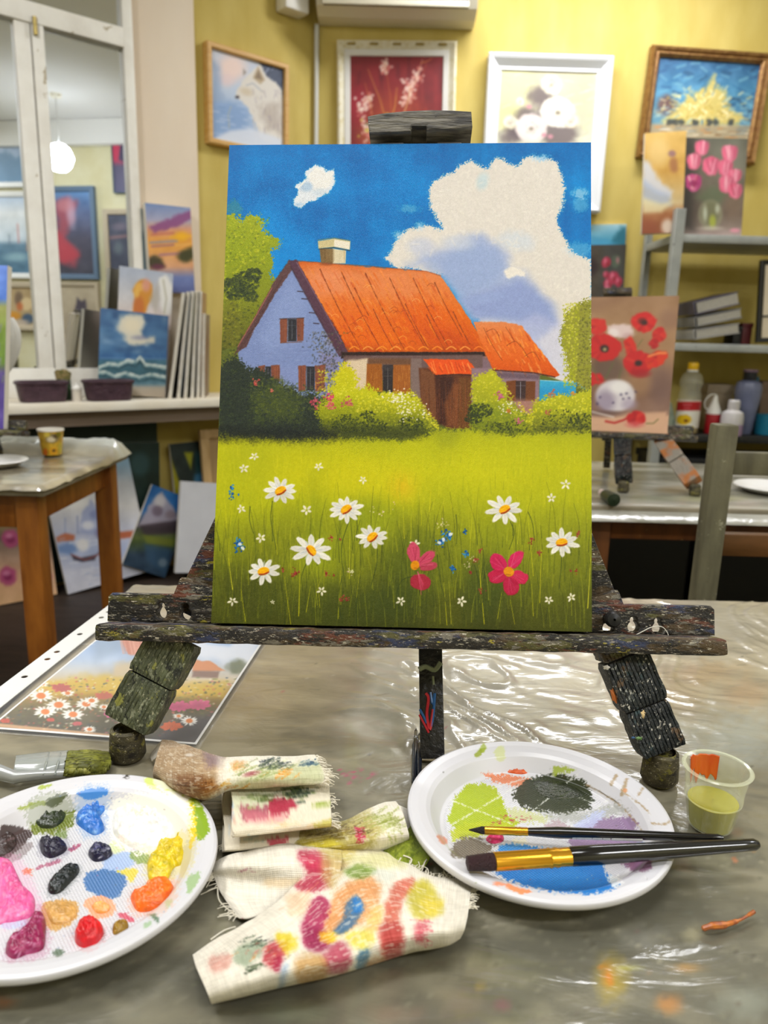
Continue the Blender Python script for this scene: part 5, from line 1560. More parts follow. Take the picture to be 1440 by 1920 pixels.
for (nm, pts, r, c) in [('red_paint_drip', [(798, 1300), (803, 1310), (800, 1340), (806, 1368), (812, 1330)], .0013, '#a8242c'), ('blue_paint_drip', [(807, 1298), (811, 1320), (815, 1300), (812, 1340), (808, 1362)], .0012, '#27578c'), ('red_paint_drip', [(786, 1340), (794, 1355), (804, 1374)], .0009, '#a02830'), ('blue_paint_drip', [(787, 1330), (795, 1345), (800, 1356)], .0010, '#2c5c80'),
                        ('green_paint_drip', [(786, 1256), (798, 1250), (815, 1256), (826, 1242)], .0024, '#7a8268'), ('green_paint_drip', [(812, 1268), (813, 1284)], .0012, '#4e7a34')]:
    o = tube(nm, [on_mast(*p) for p in crom(pts, 5)], r, M(nm + '_pigment', c, .35), ez, 6); o['label'] = nm.replace('_', ' ')
# head clamp
for nm, pts, c, th in (('head_clamp', [(689, 217), (712, 212), (760, 207), (810, 205), (850, 206), (884, 208), (886, 236), (862, 240), (824, 242), (800, 244), (799, 236), (773, 236), (770, 245), (740, 247), (692, 248)], .006, .026),
                       ('clamp_neck', [(742, 247), (770, 246), (772, 237), (801, 237), (802, 244), (828, 243), (814, 256), (812, 268), (757, 268), (755, 258)], -.0185, .026)):
    plate2d(nm, [tuple(pe(x, y, c)[:2]) for x, y in pts], [], th, E(0, 0, c), EAX, M('weathered_grey_wood', '#3c3a38', .65, '#8a857a', ns=95, nst=(.35, 1, 2.2), bump=.003, bs=160, bst=(.25, 1, 2), contrast=(.38, .7), speck=['#b2a884', '#232029'], speckscale=240, speckthr=.74) if nm == 'head_clamp' else M_ez, ez, .0015)
for x in (735, 842):
    q = pe(x, 268, -.012); obox('clamp_plate', E(q[0], CH + .0016, -.012), EAX, (.010, .0014, .009), M('worn_grey_metal', '#77767a', .4, metal=.7), ez, .0006)
# a loose white thread on the crossbar
tube('loose_thread', [E(*pe(x, y, -.012)) for x, y in crom([(1190, 1192), (1205, 1184), (1222, 1176), (1240, 1175), (1250, 1184), (1254, 1194)], 5)], .0004, M('white_thread', '#d8d4c8', .8), ez, 6)

# ------------------------------------------------------------------ reference print in a punched sleeve
sc_ = (onz(490, 1200) + onz(375, 1395) + onz(-2, 1372) + onz(200, 1145)) / 4
su = onz(375, 1395) - onz(0, 1366); su[2] = 0; su /= np.linalg.norm(su)
sv = A([su[1], -su[0], 0])                       # towards the viewer
BR_ = onz(368, 1398)
PWp, PHp = .181, .235
zs_ = T + .0012


def SP(a, b, z=0.0):
    """a: from the left edge of the print, b: from its near edge upwards"""
    o = BR_ - su * PWp
    p = o + su * a - sv * b
    return A([p[0], p[1], zs_ + z])


na, nb = 220, 250
aa = np.linspace(0, PWp, na); bb = np.linspace(PHp, 0, nb)
o0 = SP(0, 0)
Gp = o0 + aa[None, :, None] * su - bb[:, None, None] * sv
Gp[..., 2] += (fbm(Gp[..., 0] * 12, Gp[..., 1] * 12, 3, 2) - .5) * .0006
X, Y = proj(Gp)
P = Paint(X, Y, '#e9e6e2')
P.C[:] = P.colour([(1130, '#a8c0e0'), (1190, '#8aa8d4'), (1240, '#aab8cc'), (1275, '#c4b49a'), (1300, '#b08c3c'), (1330, '#6c6040'), (1400, '#3c3a38')], X, Y)
P.mottle(.07, .03, 71)
P.poly([(380, 1190), (500, 1190), (470, 1250), (400, 1240), (330, 1230)], '#dfe0e6', .8, 14, 10, .05); P.poly([(400, 1190), (445, 1195), (430, 1210), (390, 1205)], '#5c8fd0', .8, 8)
P.poly([(170, 1195), (240, 1190), (240, 1215), (180, 1240)], '#8c9cb0', .7, 12); P.poly([(222, 1192), (240, 1190), (265, 1202), (290, 1205), (300, 1230), (240, 1228)], '#c98a76', 1, 3, 3, .1)
for k in range(30):
    x = RT.uniform(225, 295); P.st([(x - 6, 1198), (x, 1226)], 1.2, RT.choice(['#b06a54', '#e0b09c', '#a85c48']), .6, 1)
P.poly([(362, 1238), (395, 1240), (422, 1258), (360, 1260)], '#c98458', 1, 2, 2, .1); P.poly([(362, 1258), (412, 1259), (408, 1272), (360, 1270)], '#7a5a50', .9, 3)
P.ell(444, 1250, 18, 13, '#5c6448', .85, 6, 0, 4, .1)
P.poly([(60, 1280), (200, 1265), (330, 1285), (430, 1275), (420, 1310), (300, 1300), (180, 1300), (60, 1300)], '#cfae3e', .85, 10, 8, .05)
P.poly([(215, 1245), (250, 1240), (262, 1262), (210, 1268)], '#c8b28c', .8, 7, 4, .1)
for k in range(900):
    y = RT.uniform(1270, 1392); x = RT.uniform(0, 450)
    P.ell(x, y, RT.uniform(1, 3.4), RT.uniform(.7, 2), RT.choice(['#4a5434', '#2e3430', '#6a7440', '#d8d0b8', '#b84a3c', '#c86a7c', '#8c9048', '#384a60', '#e0d8c8', '#c87a4c', '#504a40']), .65, 1)
P.poly([(330, 1350), (400, 1340), (390, 1400), (280, 1396)], '#454046', .9, 10)
for (x, y, r) in [(77, 1305, 22), (110, 1322, 22), (85, 1335, 20), (137, 1340, 20), (162, 1320, 20), (172, 1314, 14), (127, 1300, 12), (355, 1352, 16), (168, 1368, 12), (80, 1283, 10), (335, 1343, 10), (195, 1326, 10)]:
    P.flower(x, y, r, '#efece6', 13, RT.uniform(0, 1), .55, None, .2); P.ell(x, y, r * .4, r * .26, '#d87c3c', 1, 1)
for (x, y, r, c) in [(336, 1325, 22, '#d8608c'), (372, 1322, 22, '#d8648c'), (212, 1338, 18, '#d0588c'), (115, 1290, 18, '#c05a54'), (195, 1305, 16, '#c4644c'), (322, 1362, 20, '#d0643c'), (10, 1325, 12, '#c8642c'), (95, 1350, 8, '#c85040'), (145, 1357, 9, '#c45a5c'), (10, 1352, 10, '#c4503c')]:
    P.flower(x, y, r, c, 9, .2, .45, None, .34); P.ell(x, y, r * .5, r * .25, rgb(c) * .9, .8, 2)
P.poly([(-20, 1355), (220, 1378), (220, 1384), (-20, 1362)], '#d8aa80', .8, 2)
inn = np.minimum.reduce([np.broadcast_to(aa[None, :], X.shape) - .000, PWp - np.broadcast_to(aa[None, :], X.shape), np.broadcast_to(bb[:, None], X.shape), PHp - np.broadcast_to(bb[:, None], X.shape)])
P.C[inn < .0022] = rgb('#e6e4e2')
pr = sheet('printed_photo', Gp, M('printed_paper', attr=True, rough=.35), None, .0005, P.lin())
setp(pr, 'printed reference photo of a cottage and daisies lying in the punched plastic sleeve', 'print')
slv = thing('plastic_sleeve', SP(PWp / 2, PHp / 2, -.0012), 'clear punched plastic sleeve lying on the table behind the left plate', 'sleeve')
gx, gy = 60, 70
Gf = np.stack([np.broadcast_to(np.linspace(-.012, PWp + .006, gx)[None, :], (gy, gx)), np.broadcast_to(np.linspace(PHp + .05, -.010, gy)[:, None], (gy, gx))], -1)
Wf = o0 + Gf[..., 0:1] * su - Gf[..., 1:2] * sv
Wf[..., 2] = zs_ + .0014 + (fbm(Gf[..., 0] * 30, Gf[..., 1] * 60, 5, 3) - .5) * .0022
m, nt, b, out = newmat('thin_clear_film')
b.inputs['Base Color'].default_value = L('#eef2f4'); b.inputs['Roughness'].default_value = .08; b.inputs['Alpha'].default_value = .05; b.inputs['Specular IOR Level'].default_value = 1.0
sheet('film', Wf, m, slv, .0002)
st_w = .022
hl = []
for q in (.015, .03, .066, .095, .108, .142, .178, .191):
    hl.append([(-.0125 - st_w * .5 + .0031 * math.cos(t), q * 1.43 + .0031 * math.sin(t)) for t in np.linspace(0, 2 * math.pi, 14, endpoint=False)])
plate2d('punched_strip', [(-.012 - st_w, -.012), (-.010, -.012), (-.010, PHp + .062), (-.012 - st_w, PHp + .062)], hl, .0008, o0 + A([0, 0, .0010]), (su, -sv, XYZ[2]), M('white_plastic_strip', '#dddcd8', .35), slv, .0001)

# ------------------------------------------------------------------ paper plates with paint
M_pl = None


def plate_material(name, cx, cy, cross):
    m, nt, b, out = newmat(name)
    nt.links.new(nd(nt, 'ShaderNodeVertexColor', layer_name='Col').outputs[0], b.inputs['Base Color'])
    tc = nd(nt, 'ShaderNodeTexCoord').outputs['Object']
    sp = nd(nt, 'ShaderNodeSeparateXYZ', {0: tc})
    x = mathn(nt, 'SUBTRACT', sp.outputs[0], cx); y = mathn(nt, 'SUBTRACT', sp.outputs[1], cy)
    u = mathn(nt, 'ADD', mathn(nt, 'MULTIPLY', x, .78), mathn(nt, 'MULTIPLY', y, .62)); v = mathn(nt, 'SUBTRACT', mathn(nt, 'MULTIPLY', y, .78), mathn(nt, 'MULTIPLY', x, .62))
    k = 2 * math.pi / .0017
    w = mathn(nt, 'ADD', mathn(nt, 'SINE', mathn(nt, 'MULTIPLY', u, k)), mathn(nt, 'SINE', mathn(nt, 'MULTIPLY', v, k)))
    r2 = mathn(nt, 'ADD', mathn(nt, 'MULTIPLY', x, x), mathn(nt, 'MULTIPLY', y, y))
    ins = mathn(nt, 'LESS_THAN', r2, .064 ** 2)
    h = mathn(nt, 'MULTIPLY', mathn(nt, 'MULTIPLY', w, ins), .00016)
    bn = nd(nt, 'ShaderNodeBump', {'Height': h, 'Strength': .8, 'Distance': 1.0}); nt.links.new(bn.outputs[0], b.inputs['Normal'])
    b.inputs['Roughness'].default_value = .32; b.inputs['Subsurface Weight'].default_value = .0
    return m


R0 = .0895


def plate(name, c, label, fn, fz=.0025):
    """disposable plate: dense painted inside, plain outside"""
    t = thing(name, (c[0], c[1], T), label, 'plate')
    prof = [(.0004, fz), (.062, fz), (.0665, fz + .0018), (.0705, fz + .0075), (.0735, fz + .0118), (.0765, fz + .0140), (.082, fz + .0158), (.0872, fz + .0166), (.0890, fz + .0158), (.0895, fz + .0135), (.0890, fz + .0115)]
    rr = []
    for i in range(len(prof) - 1):
        k = 100 if i == 0 else (9 if i < 8 else 2)
        for j in range(k):
            f = j / k; rr.append((prof[i][0] * (1 - f) + prof[i + 1][0] * f, prof[i][1] * (1 - f) + prof[i + 1][1] * f))
    rr.append(prof[-1])
    rr += [(.0878, fz + .0125), (.0868, fz + .0148), (.076, fz + .0122), (.070, fz + .0058), (.066, .0004), (.0004, .0004)]
    n = 520
    V, Fc = lathe_vf(rr, (c[0], c[1], T), n)
    P = UPaint(V, '#cfced2')
    fn(P)
    P.C[(len(rr) - 6) * n:] = rgb('#cfced2')
    V[:, 2] += P.H * .0006
    mesh('dish', V, Fc, plate_material(name + '_plastic', c[0], c[1], True), t, cols=P.lin(), auto=False)
    return t


M_dab = M('wet_oil_paint', attr=True, rough=.22, bump=.0012, bs=300, spec=.6)


def dab(plate_t, px, z, h, col, seed, cols2=(), label=None, ridge=.35):
    """a thick lump of paint with a hand-drawn outline (photo px on the plate floor at height z)"""
    B = A([onz(x, y, T + z) for x, y in crom(px, 6, True)])
    c = B.mean(0); n = 22; k = len(B)
    V = []; f = np.linspace(0, 1, n)
    for i in range(n):
        V.append(c + (B - c) * f[i])
    V = A(V)
    x, y = V[..., 0] * 420, V[..., 1] * 520
    dome = np.sqrt(np.clip(1 - f ** 2.6, 0, 1))[:, None]
    hh = h * dome * (1 - ridge + 2 * ridge * fbm(x, y * 1.3, seed, 3)) + h * .22 * dome * (vnoise(x * 2.5 + y, y * .6, seed + 2) - .5)
    V[..., 2] = T + z - .0004 + hh
    Pp = UPaint(V.reshape(-1, 3), col)
    rr_ = random.Random(seed)
    x0, x1, y0, y1 = Pp.X.min(), Pp.X.max(), Pp.Y.min(), Pp.Y.max()
    for cc in cols2:
        for q in range(16):
            ax, ay = rr_.uniform(x0, x1), rr_.uniform(y0, y1); an = rr_.uniform(-.8, .5); l = rr_.uniform(.1, .4) * (x1 - x0)
            Pp.st([(ax, ay), (ax + l * math.cos(an), ay + l * math.sin(an))], rr_.uniform(.6, 3), cc, rr_.uniform(.4, .95), 1.2)
    Pp.C *= (1 + (fbm(Pp.X * .12, Pp.Y * .12, seed, 3) - .5) * .25)[:, None]
    Fl = gridf(n, k, wrap_m=True)
    o = mesh('paint_dab', V.reshape(-1, 3), Fl, M_dab, plate_t, cols=Pp.lin(), auto=False)
    if label: o['label'] = label
    return o


CL = A([-.187, .394]); CR_ = A([.111, .455])


def smear(P, pts, col, a=.9, grain=5):
    P.poly(pts, col, a, 1.5, 3, .12, grain, .5, smooth=True)


def left_paint(P):
    P.poly([(60, 1545), (90, 1530), (140, 1520), (135, 1550), (95, 1565), (60, 1562)], '#6f7a1c', .95, 2, 4, .2, 6)
    for pts, c, a in [([(45, 1510), (80, 1500), (88, 1508), (60, 1515), (35, 1518)], '#8a9a2c', .8), ([(72, 1475), (95, 1470), (92, 1476), (78, 1480)], '#9fb03c', .8), ([(85, 1505), (105, 1490), (125, 1487), (118, 1500), (100, 1515)], '#3a4222', .9), ([(105, 1560), (125, 1558), (125, 1570), (108, 1570)], '#5c7424', .7),
                      ([(145, 1490), (160, 1480), (195, 1478), (200, 1490), (170, 1500)], '#2f78c8', .9), ([(0, 1552), (30, 1550), (60, 1562), (40, 1590), (20, 1605), (0, 1612)], '#40302f', .95), ([(20, 1590), (60, 1580), (50, 1600), (20, 1620), (0, 1625)], '#6c5a5a', .5),
                      ([(70, 1625), (110, 1612), (108, 1618), (72, 1630)], '#a04060', .7), ([(130, 1590), (150, 1583), (148, 1590), (133, 1596)], '#9c3458', .8), ([(45, 1630), (60, 1628), (58, 1640), (46, 1640)], '#d86a48', .9), ([(190, 1625), (205, 1605), (240, 1598), (250, 1620), (215, 1640), (195, 1640)], '#9db6e0', .85), ([(160, 1640), (200, 1630), (232, 1640), (233, 1665), (210, 1684), (168, 1672)], '#4a76ac', 1),
                      ([(220, 1634), (250, 1628), (260, 1635), (245, 1655), (235, 1640)], '#dcc83c', .9), ([(245, 1598), (275, 1600), (280, 1620), (250, 1615)], '#7c9440', .8), ([(205, 1580), (232, 1575), (230, 1595), (212, 1600)], '#d4e098', .7), ([(262, 1588), (280, 1586), (280, 1594), (265, 1594)], '#e0663c', .9), ([(248, 1590), (262, 1580), (258, 1588), (250, 1592)], '#b83c50', .8),
                      ([(160, 1690), (185, 1680), (216, 1695), (210, 1715), (180, 1722), (165, 1708)], '#f0a47c', .95), ([(78, 1700), (100, 1688), (140, 1690), (148, 1712), (130, 1735), (95, 1745), (82, 1725)], '#c99a54', .95), ([(10, 1725), (50, 1722), (45, 1740), (5, 1740)], '#b8c8e4', .8), ([(220, 1715), (235, 1712), (252, 1725), (240, 1728)], '#c83c54', .8), ([(100, 1785), (115, 1780), (118, 1790), (105, 1794)], '#4a6048', .8),
                      ([(270, 1460), (300, 1455), (320, 1470), (330, 1490), (300, 1485), (280, 1475)], '#c9d860', .8), ([(285, 1452), (345, 1480), (370, 1500), (372, 1520), (340, 1510), (300, 1480)], '#ecead8', .8), ([(355, 1500), (372, 1500), (390, 1540), (388, 1565), (370, 1575), (362, 1545)], '#7fa018', .95), ([(352, 1510), (362, 1508), (368, 1560), (355, 1590)], '#e8c818', .95),
                      ([(352, 1645), (372, 1635), (374, 1650), (358, 1672), (350, 1672)], '#8fb070', .75), ([(310, 1690), (322, 1688), (318, 1700), (310, 1702)], '#a0bc7c', .6), ([(280, 1716), (292, 1714), (298, 1728), (292, 1728)], '#4c6a4c', .8), ([(268, 1732), (282, 1728), (280, 1740), (270, 1740)], '#8fb080', .7), ([(232, 1455), (240, 1450), (246, 1448), (238, 1460)], '#2c2820', .9)]:
        smear(P, pts, c, a, 3)
    for pts, c, a in [([(50, 1500), (100, 1480), (140, 1500), (142, 1545), (90, 1565), (48, 1550)], '#4c5a28', .7), ([(138, 1500), (150, 1470), (205, 1468), (212, 1520), (200, 1570), (150, 1572)], '#4a86cc', .55), ([(200, 1500), (260, 1480), (350, 1485), (372, 1540), (345, 1600), (260, 1608), (200, 1580)], '#eeebe0', .9), ([(0, 1600), (40, 1600), (70, 1660), (82, 1720), (20, 1745), (0, 1740)], '#e08cb4', .6),
                      ([(60, 1700), (90, 1690), (96, 1760), (88, 1800), (20, 1808), (4, 1790)], '#a8426c', .6), ([(235, 1690), (255, 1660), (330, 1640), (338, 1680), (300, 1716), (250, 1720)], '#e8905c', .6), ([(70, 1572), (130, 1570), (134, 1604), (96, 1616), (70, 1604)], '#3a3554', .5), ([(84, 1670), (100, 1636), (150, 1615), (158, 1632), (118, 1680), (92, 1684)], '#3c4846', .55), ([(270, 1600), (330, 1560), (372, 1550), (366, 1620), (330, 1655), (272, 1660)], '#d8c850', .7), ([(134, 1760), (150, 1728), (196, 1730), (202, 1760), (176, 1784), (146, 1782)], '#d85a5c', .4)]:
        q = A(pts, float); q = q.mean(0) + (q - q.mean(0)) * .88
        P.poly(q, c, a * .42 if c != '#eeebe0' else a, 2.5, 6, .12, 9, .5, smooth=True)
    for k in range(40): P.ell(random.gauss(345, 22), random.gauss(1490, 12), random.uniform(2, 6), random.uniform(1, 3), random.choice(['#f0eee4', '#c4d460', '#e4e8c0']), .7, 1.2)
    for k in range(70):
        P.ell(random.uniform(60, 330), random.uniform(1480, 1780), random.uniform(.6, 1.6), random.uniform(.6, 1.3), random.choice(['#2a5a9c', '#39402c', '#b04a6a', '#c8c8c4', '#7a6a50']), .6, .7)


pl1 = plate('paper_plate', CL, 'white plate with thick dabs of many paints at the lower left of the table', left_paint)
fz = .0027
dab(pl1, [(58, 1525), (72, 1506), (92, 1500), (104, 1490), (112, 1508), (128, 1522), (118, 1540), (96, 1553), (66, 1548)], fz, .006, '#27301c', 1, ['#3c4a24', '#1a2014'], 'dark green paint dab')
dab(pl1, [(158, 1490), (185, 1482), (200, 1500), (200, 1520), (185, 1535), (196, 1555), (178, 1566), (158, 1556), (142, 1540), (150, 1515)], fz, .006, '#2a6cc0', 2, ['#5a9ae0', '#1c54a0', '#b8d4f0'], 'bright blue paint dab')
dab(pl1, [(212, 1530), (225, 1505), (260, 1492), (300, 1488), (340, 1500), (350, 1530), (340, 1565), (310, 1590), (265, 1595), (230, 1580), (212, 1560)], fz, .007, '#efece2', 3, ['#f6f4ec', '#e4e2d0', '#dfe8c0', '#f0d8c8', '#ffffff'], 'large white paint dab')
dab(pl1, [(278, 1612), (292, 1596), (300, 1578), (332, 1572), (352, 1545), (362, 1560), (356, 1600), (342, 1626), (326, 1628), (312, 1650), (282, 1652), (276, 1632)], fz, .006, '#d2b81e', 4, ['#e8d020', '#a8a018', '#f0dc50'], 'yellow paint dab')
dab(pl1, [(362, 1505), (376, 1500), (392, 1540), (388, 1562), (374, 1572), (364, 1550)], .0125, .004, '#5e7c14', 5, ['#3a5410', '#a8b820'], 'leaf green paint dab on the rim')
dab(pl1, [(74, 1578), (88, 1572), (98, 1582), (112, 1576), (126, 1588), (118, 1600), (95, 1609), (78, 1600)], fz, .006, '#17142c', 6, ['#2a2448'], 'indigo paint dab')
dab(pl1, [(165, 1600), (178, 1586), (200, 1588), (211, 1600), (198, 1612), (176, 1615)], fz, .006, '#141430', 7, ['#c8c8d4', '#24245c'], 'small indigo paint dab')
dab(pl1, [(89, 1665), (95, 1652), (108, 1640), (125, 1624), (146, 1622), (148, 1636), (132, 1655), (112, 1674), (95, 1676)], fz, .005, '#10181a', 8, ['#22302c'], 'black paint dab')
dab(pl1, [(246, 1678), (270, 1672), (278, 1655), (310, 1648), (328, 1668), (318, 1690), (298, 1704), (262, 1710), (248, 1695)], fz, .0065, '#ee6a1c', 9, ['#f49038', '#e05410', '#f0a060'], 'orange paint dab')
dab(pl1, [(140, 1755), (150, 1735), (168, 1727), (188, 1735), (195, 1750), (180, 1770), (158, 1777), (143, 1770)], fz, .009, '#d0141c', 10, ['#b00c14', '#e8343c'], 'red paint dab', .2)
dab(pl1, [(211, 1740), (222, 1728), (238, 1728), (240, 1740), (226, 1750), (213, 1752)], fz, .004, '#8c6a1c', 11, ['#a88428'], 'golden brown paint dab')
dab(pl1, [(-12, 1620), (15, 1612), (32, 1640), (45, 1665), (65, 1685), (62, 1715), (40, 1725), (10, 1730), (-12, 1726)], fz, .006, '#e0609c', 12, ['#f08cb8', '#c83c74', '#e8a0bc', '#d8487c'], 'pink paint dab')
dab(pl1, [(10, 1785), (18, 1762), (45, 1745), (70, 1712), (84, 1720), (86, 1750), (80, 1780), (50, 1790), (25, 1798)], fz, .006, '#8c1c4c', 13, ['#641038', '#b84a78', '#d090b0'], 'magenta paint dab')
dab(pl1, [(88, 1705), (110, 1692), (138, 1696), (145, 1714), (126, 1730), (98, 1732)], fz, .0025, '#c49450', 14, ['#b08440', '#d8ac6c'], 'ochre paint dab')
dab(pl1, [(172, 1698), (188, 1690), (206, 1698), (202, 1710), (182, 1712)], fz, .0025, '#f0a85c', 15, ['#f0bc48', '#f4b490'], 'peach paint dab')
dab(pl1, [(-14, 1562), (10, 1556), (28, 1566), (30, 1585), (14, 1600), (-14, 1604)], fz, .004, '#382a28', 16, ['#6c5454', '#241c1c'], 'dark brown paint dab')


def right_paint(P):
    P.poly([(838, 1540), (850, 1500), (875, 1472), (905, 1468), (930, 1478), (942, 1500), (952, 1530), (975, 1540), (960, 1560), (905, 1560), (860, 1558)], '#a4b41c', 1, 1.6, 3, .15, 4)
    P.poly([(845, 1560), (870, 1545), (900, 1540), (960, 1545), (945, 1562), (890, 1570), (850, 1575)], '#b2bc1c', .9, 2, 4, .15, 5)
    P.poly([(905, 1450), (930, 1452), (975, 1455), (1000, 1460), (985, 1478), (955, 1472), (925, 1466)], '#d8825c', .95, 1.5, 3, .2, 5)
    P.poly([(960, 1490), (980, 1465), (1020, 1452), (1060, 1452), (1095, 1465), (1112, 1490), (1105, 1515), (1060, 1525), (1010, 1522), (975, 1510)], '#2e341e', 1, 2.5, 4, .1, 6)
    P.poly([(1035, 1440), (1050, 1436), (1080, 1442), (1070, 1448), (1050, 1450), (1040, 1456)], '#93a42c', .8, 2, 3, .2, 4)
    P.poly([(950, 1515), (990, 1520), (1030, 1530), (1020, 1545), (960, 1540)], '#b8bc68', .6, 3, 4, .15, 7)
    P.poly([(1020, 1525), (1110, 1522), (1150, 1505), (1180, 1520), (1120, 1540), (1040, 1545)], '#8a8c80', .5, 5, 4, .15, 9)
    P.poly([(1065, 1570), (1090, 1550), (1120, 1535), (1180, 1530), (1195, 1545), (1190, 1565), (1215, 1590), (1222, 1620), (1195, 1632), (1150, 1610), (1110, 1602), (1080, 1600)], '#8e7496', .95, 2, 4, .1, 5)
    P.poly([(1075, 1545), (1110, 1525), (1140, 1518), (1120, 1545), (1090, 1565)], '#b8c0e4', .8, 3, 4, .15, 5)
    P.poly([(1185, 1578), (1205, 1580), (1210, 1600), (1190, 1595)], '#8fb4e0', .8, 2.5, 3, .15, 3); P.poly([(1180, 1600), (1222, 1605), (1222, 1630), (1190, 1635), (1160, 1615)], '#7a4a6c', .8, 3, 3, .15, 3)
    P.poly([(845, 1592), (858, 1575), (885, 1568), (925, 1585), (925, 1602), (900, 1608), (870, 1612), (848, 1605)], '#6e6454', .95, 2, 3, .15, 6)
    P.poly([(930, 1598), (935, 1585), (960, 1580), (1000, 1588), (1040, 1592), (1040, 1600), (980, 1602), (945, 1604)], '#3a8cd0', 1, 2, 3, .15, 4)
    P.poly([(925, 1635), (950, 1625), (1000, 1622), (1060, 1618), (1110, 1612), (1130, 1622), (1140, 1640), (1160, 1655), (1150, 1668), (1110, 1676), (1050, 1674), (985, 1662), (945, 1648)], '#1c78c8', 1, 2, 4, .1, 5)
    P.poly([(960, 1640), (1080, 1630), (1120, 1650), (1060, 1660)], '#2a86d4', .7, 8, 5, .1, 4); P.poly([(1138, 1645), (1160, 1640), (1168, 1655), (1150, 1664)], '#f0f0ee', .9, 2, 3, .2, 4)
    P.poly([(960, 1562), (1000, 1545), (1040, 1535), (1075, 1545), (1060, 1570), (1000, 1575)], '#d8d8da', .5, 4, 4, .15, 6)
    P.poly([(1022, 1545), (1048, 1538), (1066, 1548), (1050, 1560), (1028, 1560)], '#a88c94', .7, 3, 3, .2, 6)
    P.poly([(960, 1575), (985, 1568), (990, 1580), (965, 1584)], '#e0d8b8', .8, 3, 3, .2, 3)
    for (x0, y0, x1, y1) in [(850, 1545, 972, 1472), (845, 1500, 960, 1545), (1000, 1520, 1090, 1445), (985, 1455, 1110, 1505), (925, 1478, 990, 1458), (905, 1605, 945, 1580), (880, 1568, 935, 1590), (1110, 1520, 1140, 1500)]:
        P.st([(x0, y0), (x1, y1)], 2.2, '#dcdcd8', .75, 1.2, None, 1, .3, 2, .5)
    for pts in [[(900, 1402), (905, 1394), (912, 1400), (906, 1412), (898, 1410)]]: smear(P, pts, '#94a42c', .9, 1)
    smear(P, [(890, 1412), (902, 1404), (904, 1416), (892, 1420)], '#8c9a2c', .8, 1); smear(P, [(928, 1405), (944, 1400), (946, 1424), (930, 1424)], '#c4cc7c', .6, 2)
    smear(P, [(820, 1568), (830, 1566), (838, 1578), (828, 1582)], '#c8785c', .8, 2); smear(P, [(928, 1652), (945, 1655), (950, 1660), (930, 1660)], '#e8906c', .9, 2); smear(P, [(950, 1656), (975, 1664), (1000, 1672), (980, 1676), (955, 1668)], '#ec8a58', .9, 2)
    for pts, w in [([(1100, 1472), (1130, 1488), (1160, 1508), (1190, 1540), (1212, 1570)], 2.4), ([(1160, 1478), (1180, 1492), (1205, 1512), (1218, 1525)], 1.4), ([(1222, 1543), (1245, 1546), (1256, 1540)], 2.6), ([(1155, 1455), (1145, 1470)], 5), ([(1175, 1462), (1165, 1490)], 6), ([(1205, 1478), (1196, 1492)], 3.5)]:
        P.st(pts, w, '#8c6a34', .55, 1.6, None, 1.5, .2, 2, .4, smooth=len(pts) > 2)
    P.st([(1100, 1472), (1128, 1486), (1160, 1506)], 1.4, '#3c3018', .8, 1); P.ell(1172, 1482, 4, 4, '#c8742c', .7, 1.5)
    for k in range(60):
        P.ell(random.uniform(830, 1240), random.uniform(1440, 1660), random.uniform(.6, 1.5), random.uniform(.6, 1.2), random.choice(['#4a4a3c', '#b04a5c', '#e8e8e4', '#7c8a3c']), .6, .7)
    for k in range(30): P.ell(random.gauss(960, 22), random.gauss(1538, 5), random.uniform(1, 3), random.uniform(.7, 1.6), '#a8384c', .7, 1)


pl2 = plate('paper_plate', CR_, 'white plate with flat mixed paint puddles under two brushes, right of the rags', right_paint)
dab(pl2, [(890, 1440), (905, 1430), (940, 1432), (970, 1424), (992, 1426), (985, 1438), (1010, 1444), (985, 1452), (940, 1450), (900, 1452)], fz + .001, .004, '#d0551c', 21, ['#e87838', '#b03c10'], 'orange paint stroke')
dab(pl2, [(912, 1570), (925, 1562), (942, 1565), (944, 1576), (928, 1582), (914, 1578)], fz, .002, '#c8285c', 22, ['#d84878'], 'crimson paint dab')
dab(pl2, [(1000, 1465), (1040, 1456), (1085, 1468), (1095, 1490), (1060, 1500), (1015, 1492)], fz, .0012, '#262c1a', 23, ['#3c4428'], 'dark green paint puddle')

# ------------------------------------------------------------------ brushes


def along(p, q, prof, flat=1.0, up=(0, 0, 1.)):
    p = A(p, float); q = A(q, float); d = (q - p) / np.linalg.norm(q - p)
    u = A(up) - d * np.dot(up, d); u /= np.linalg.norm(u); s = np.cross(d, u)
    return p, (s, u * flat, d)


M_gold = M('brass_ferrule', '#d9a02c', .25, metal=.85); M_blk = M('black_lacquer', '#0e0d0d', .15, coat=.6)


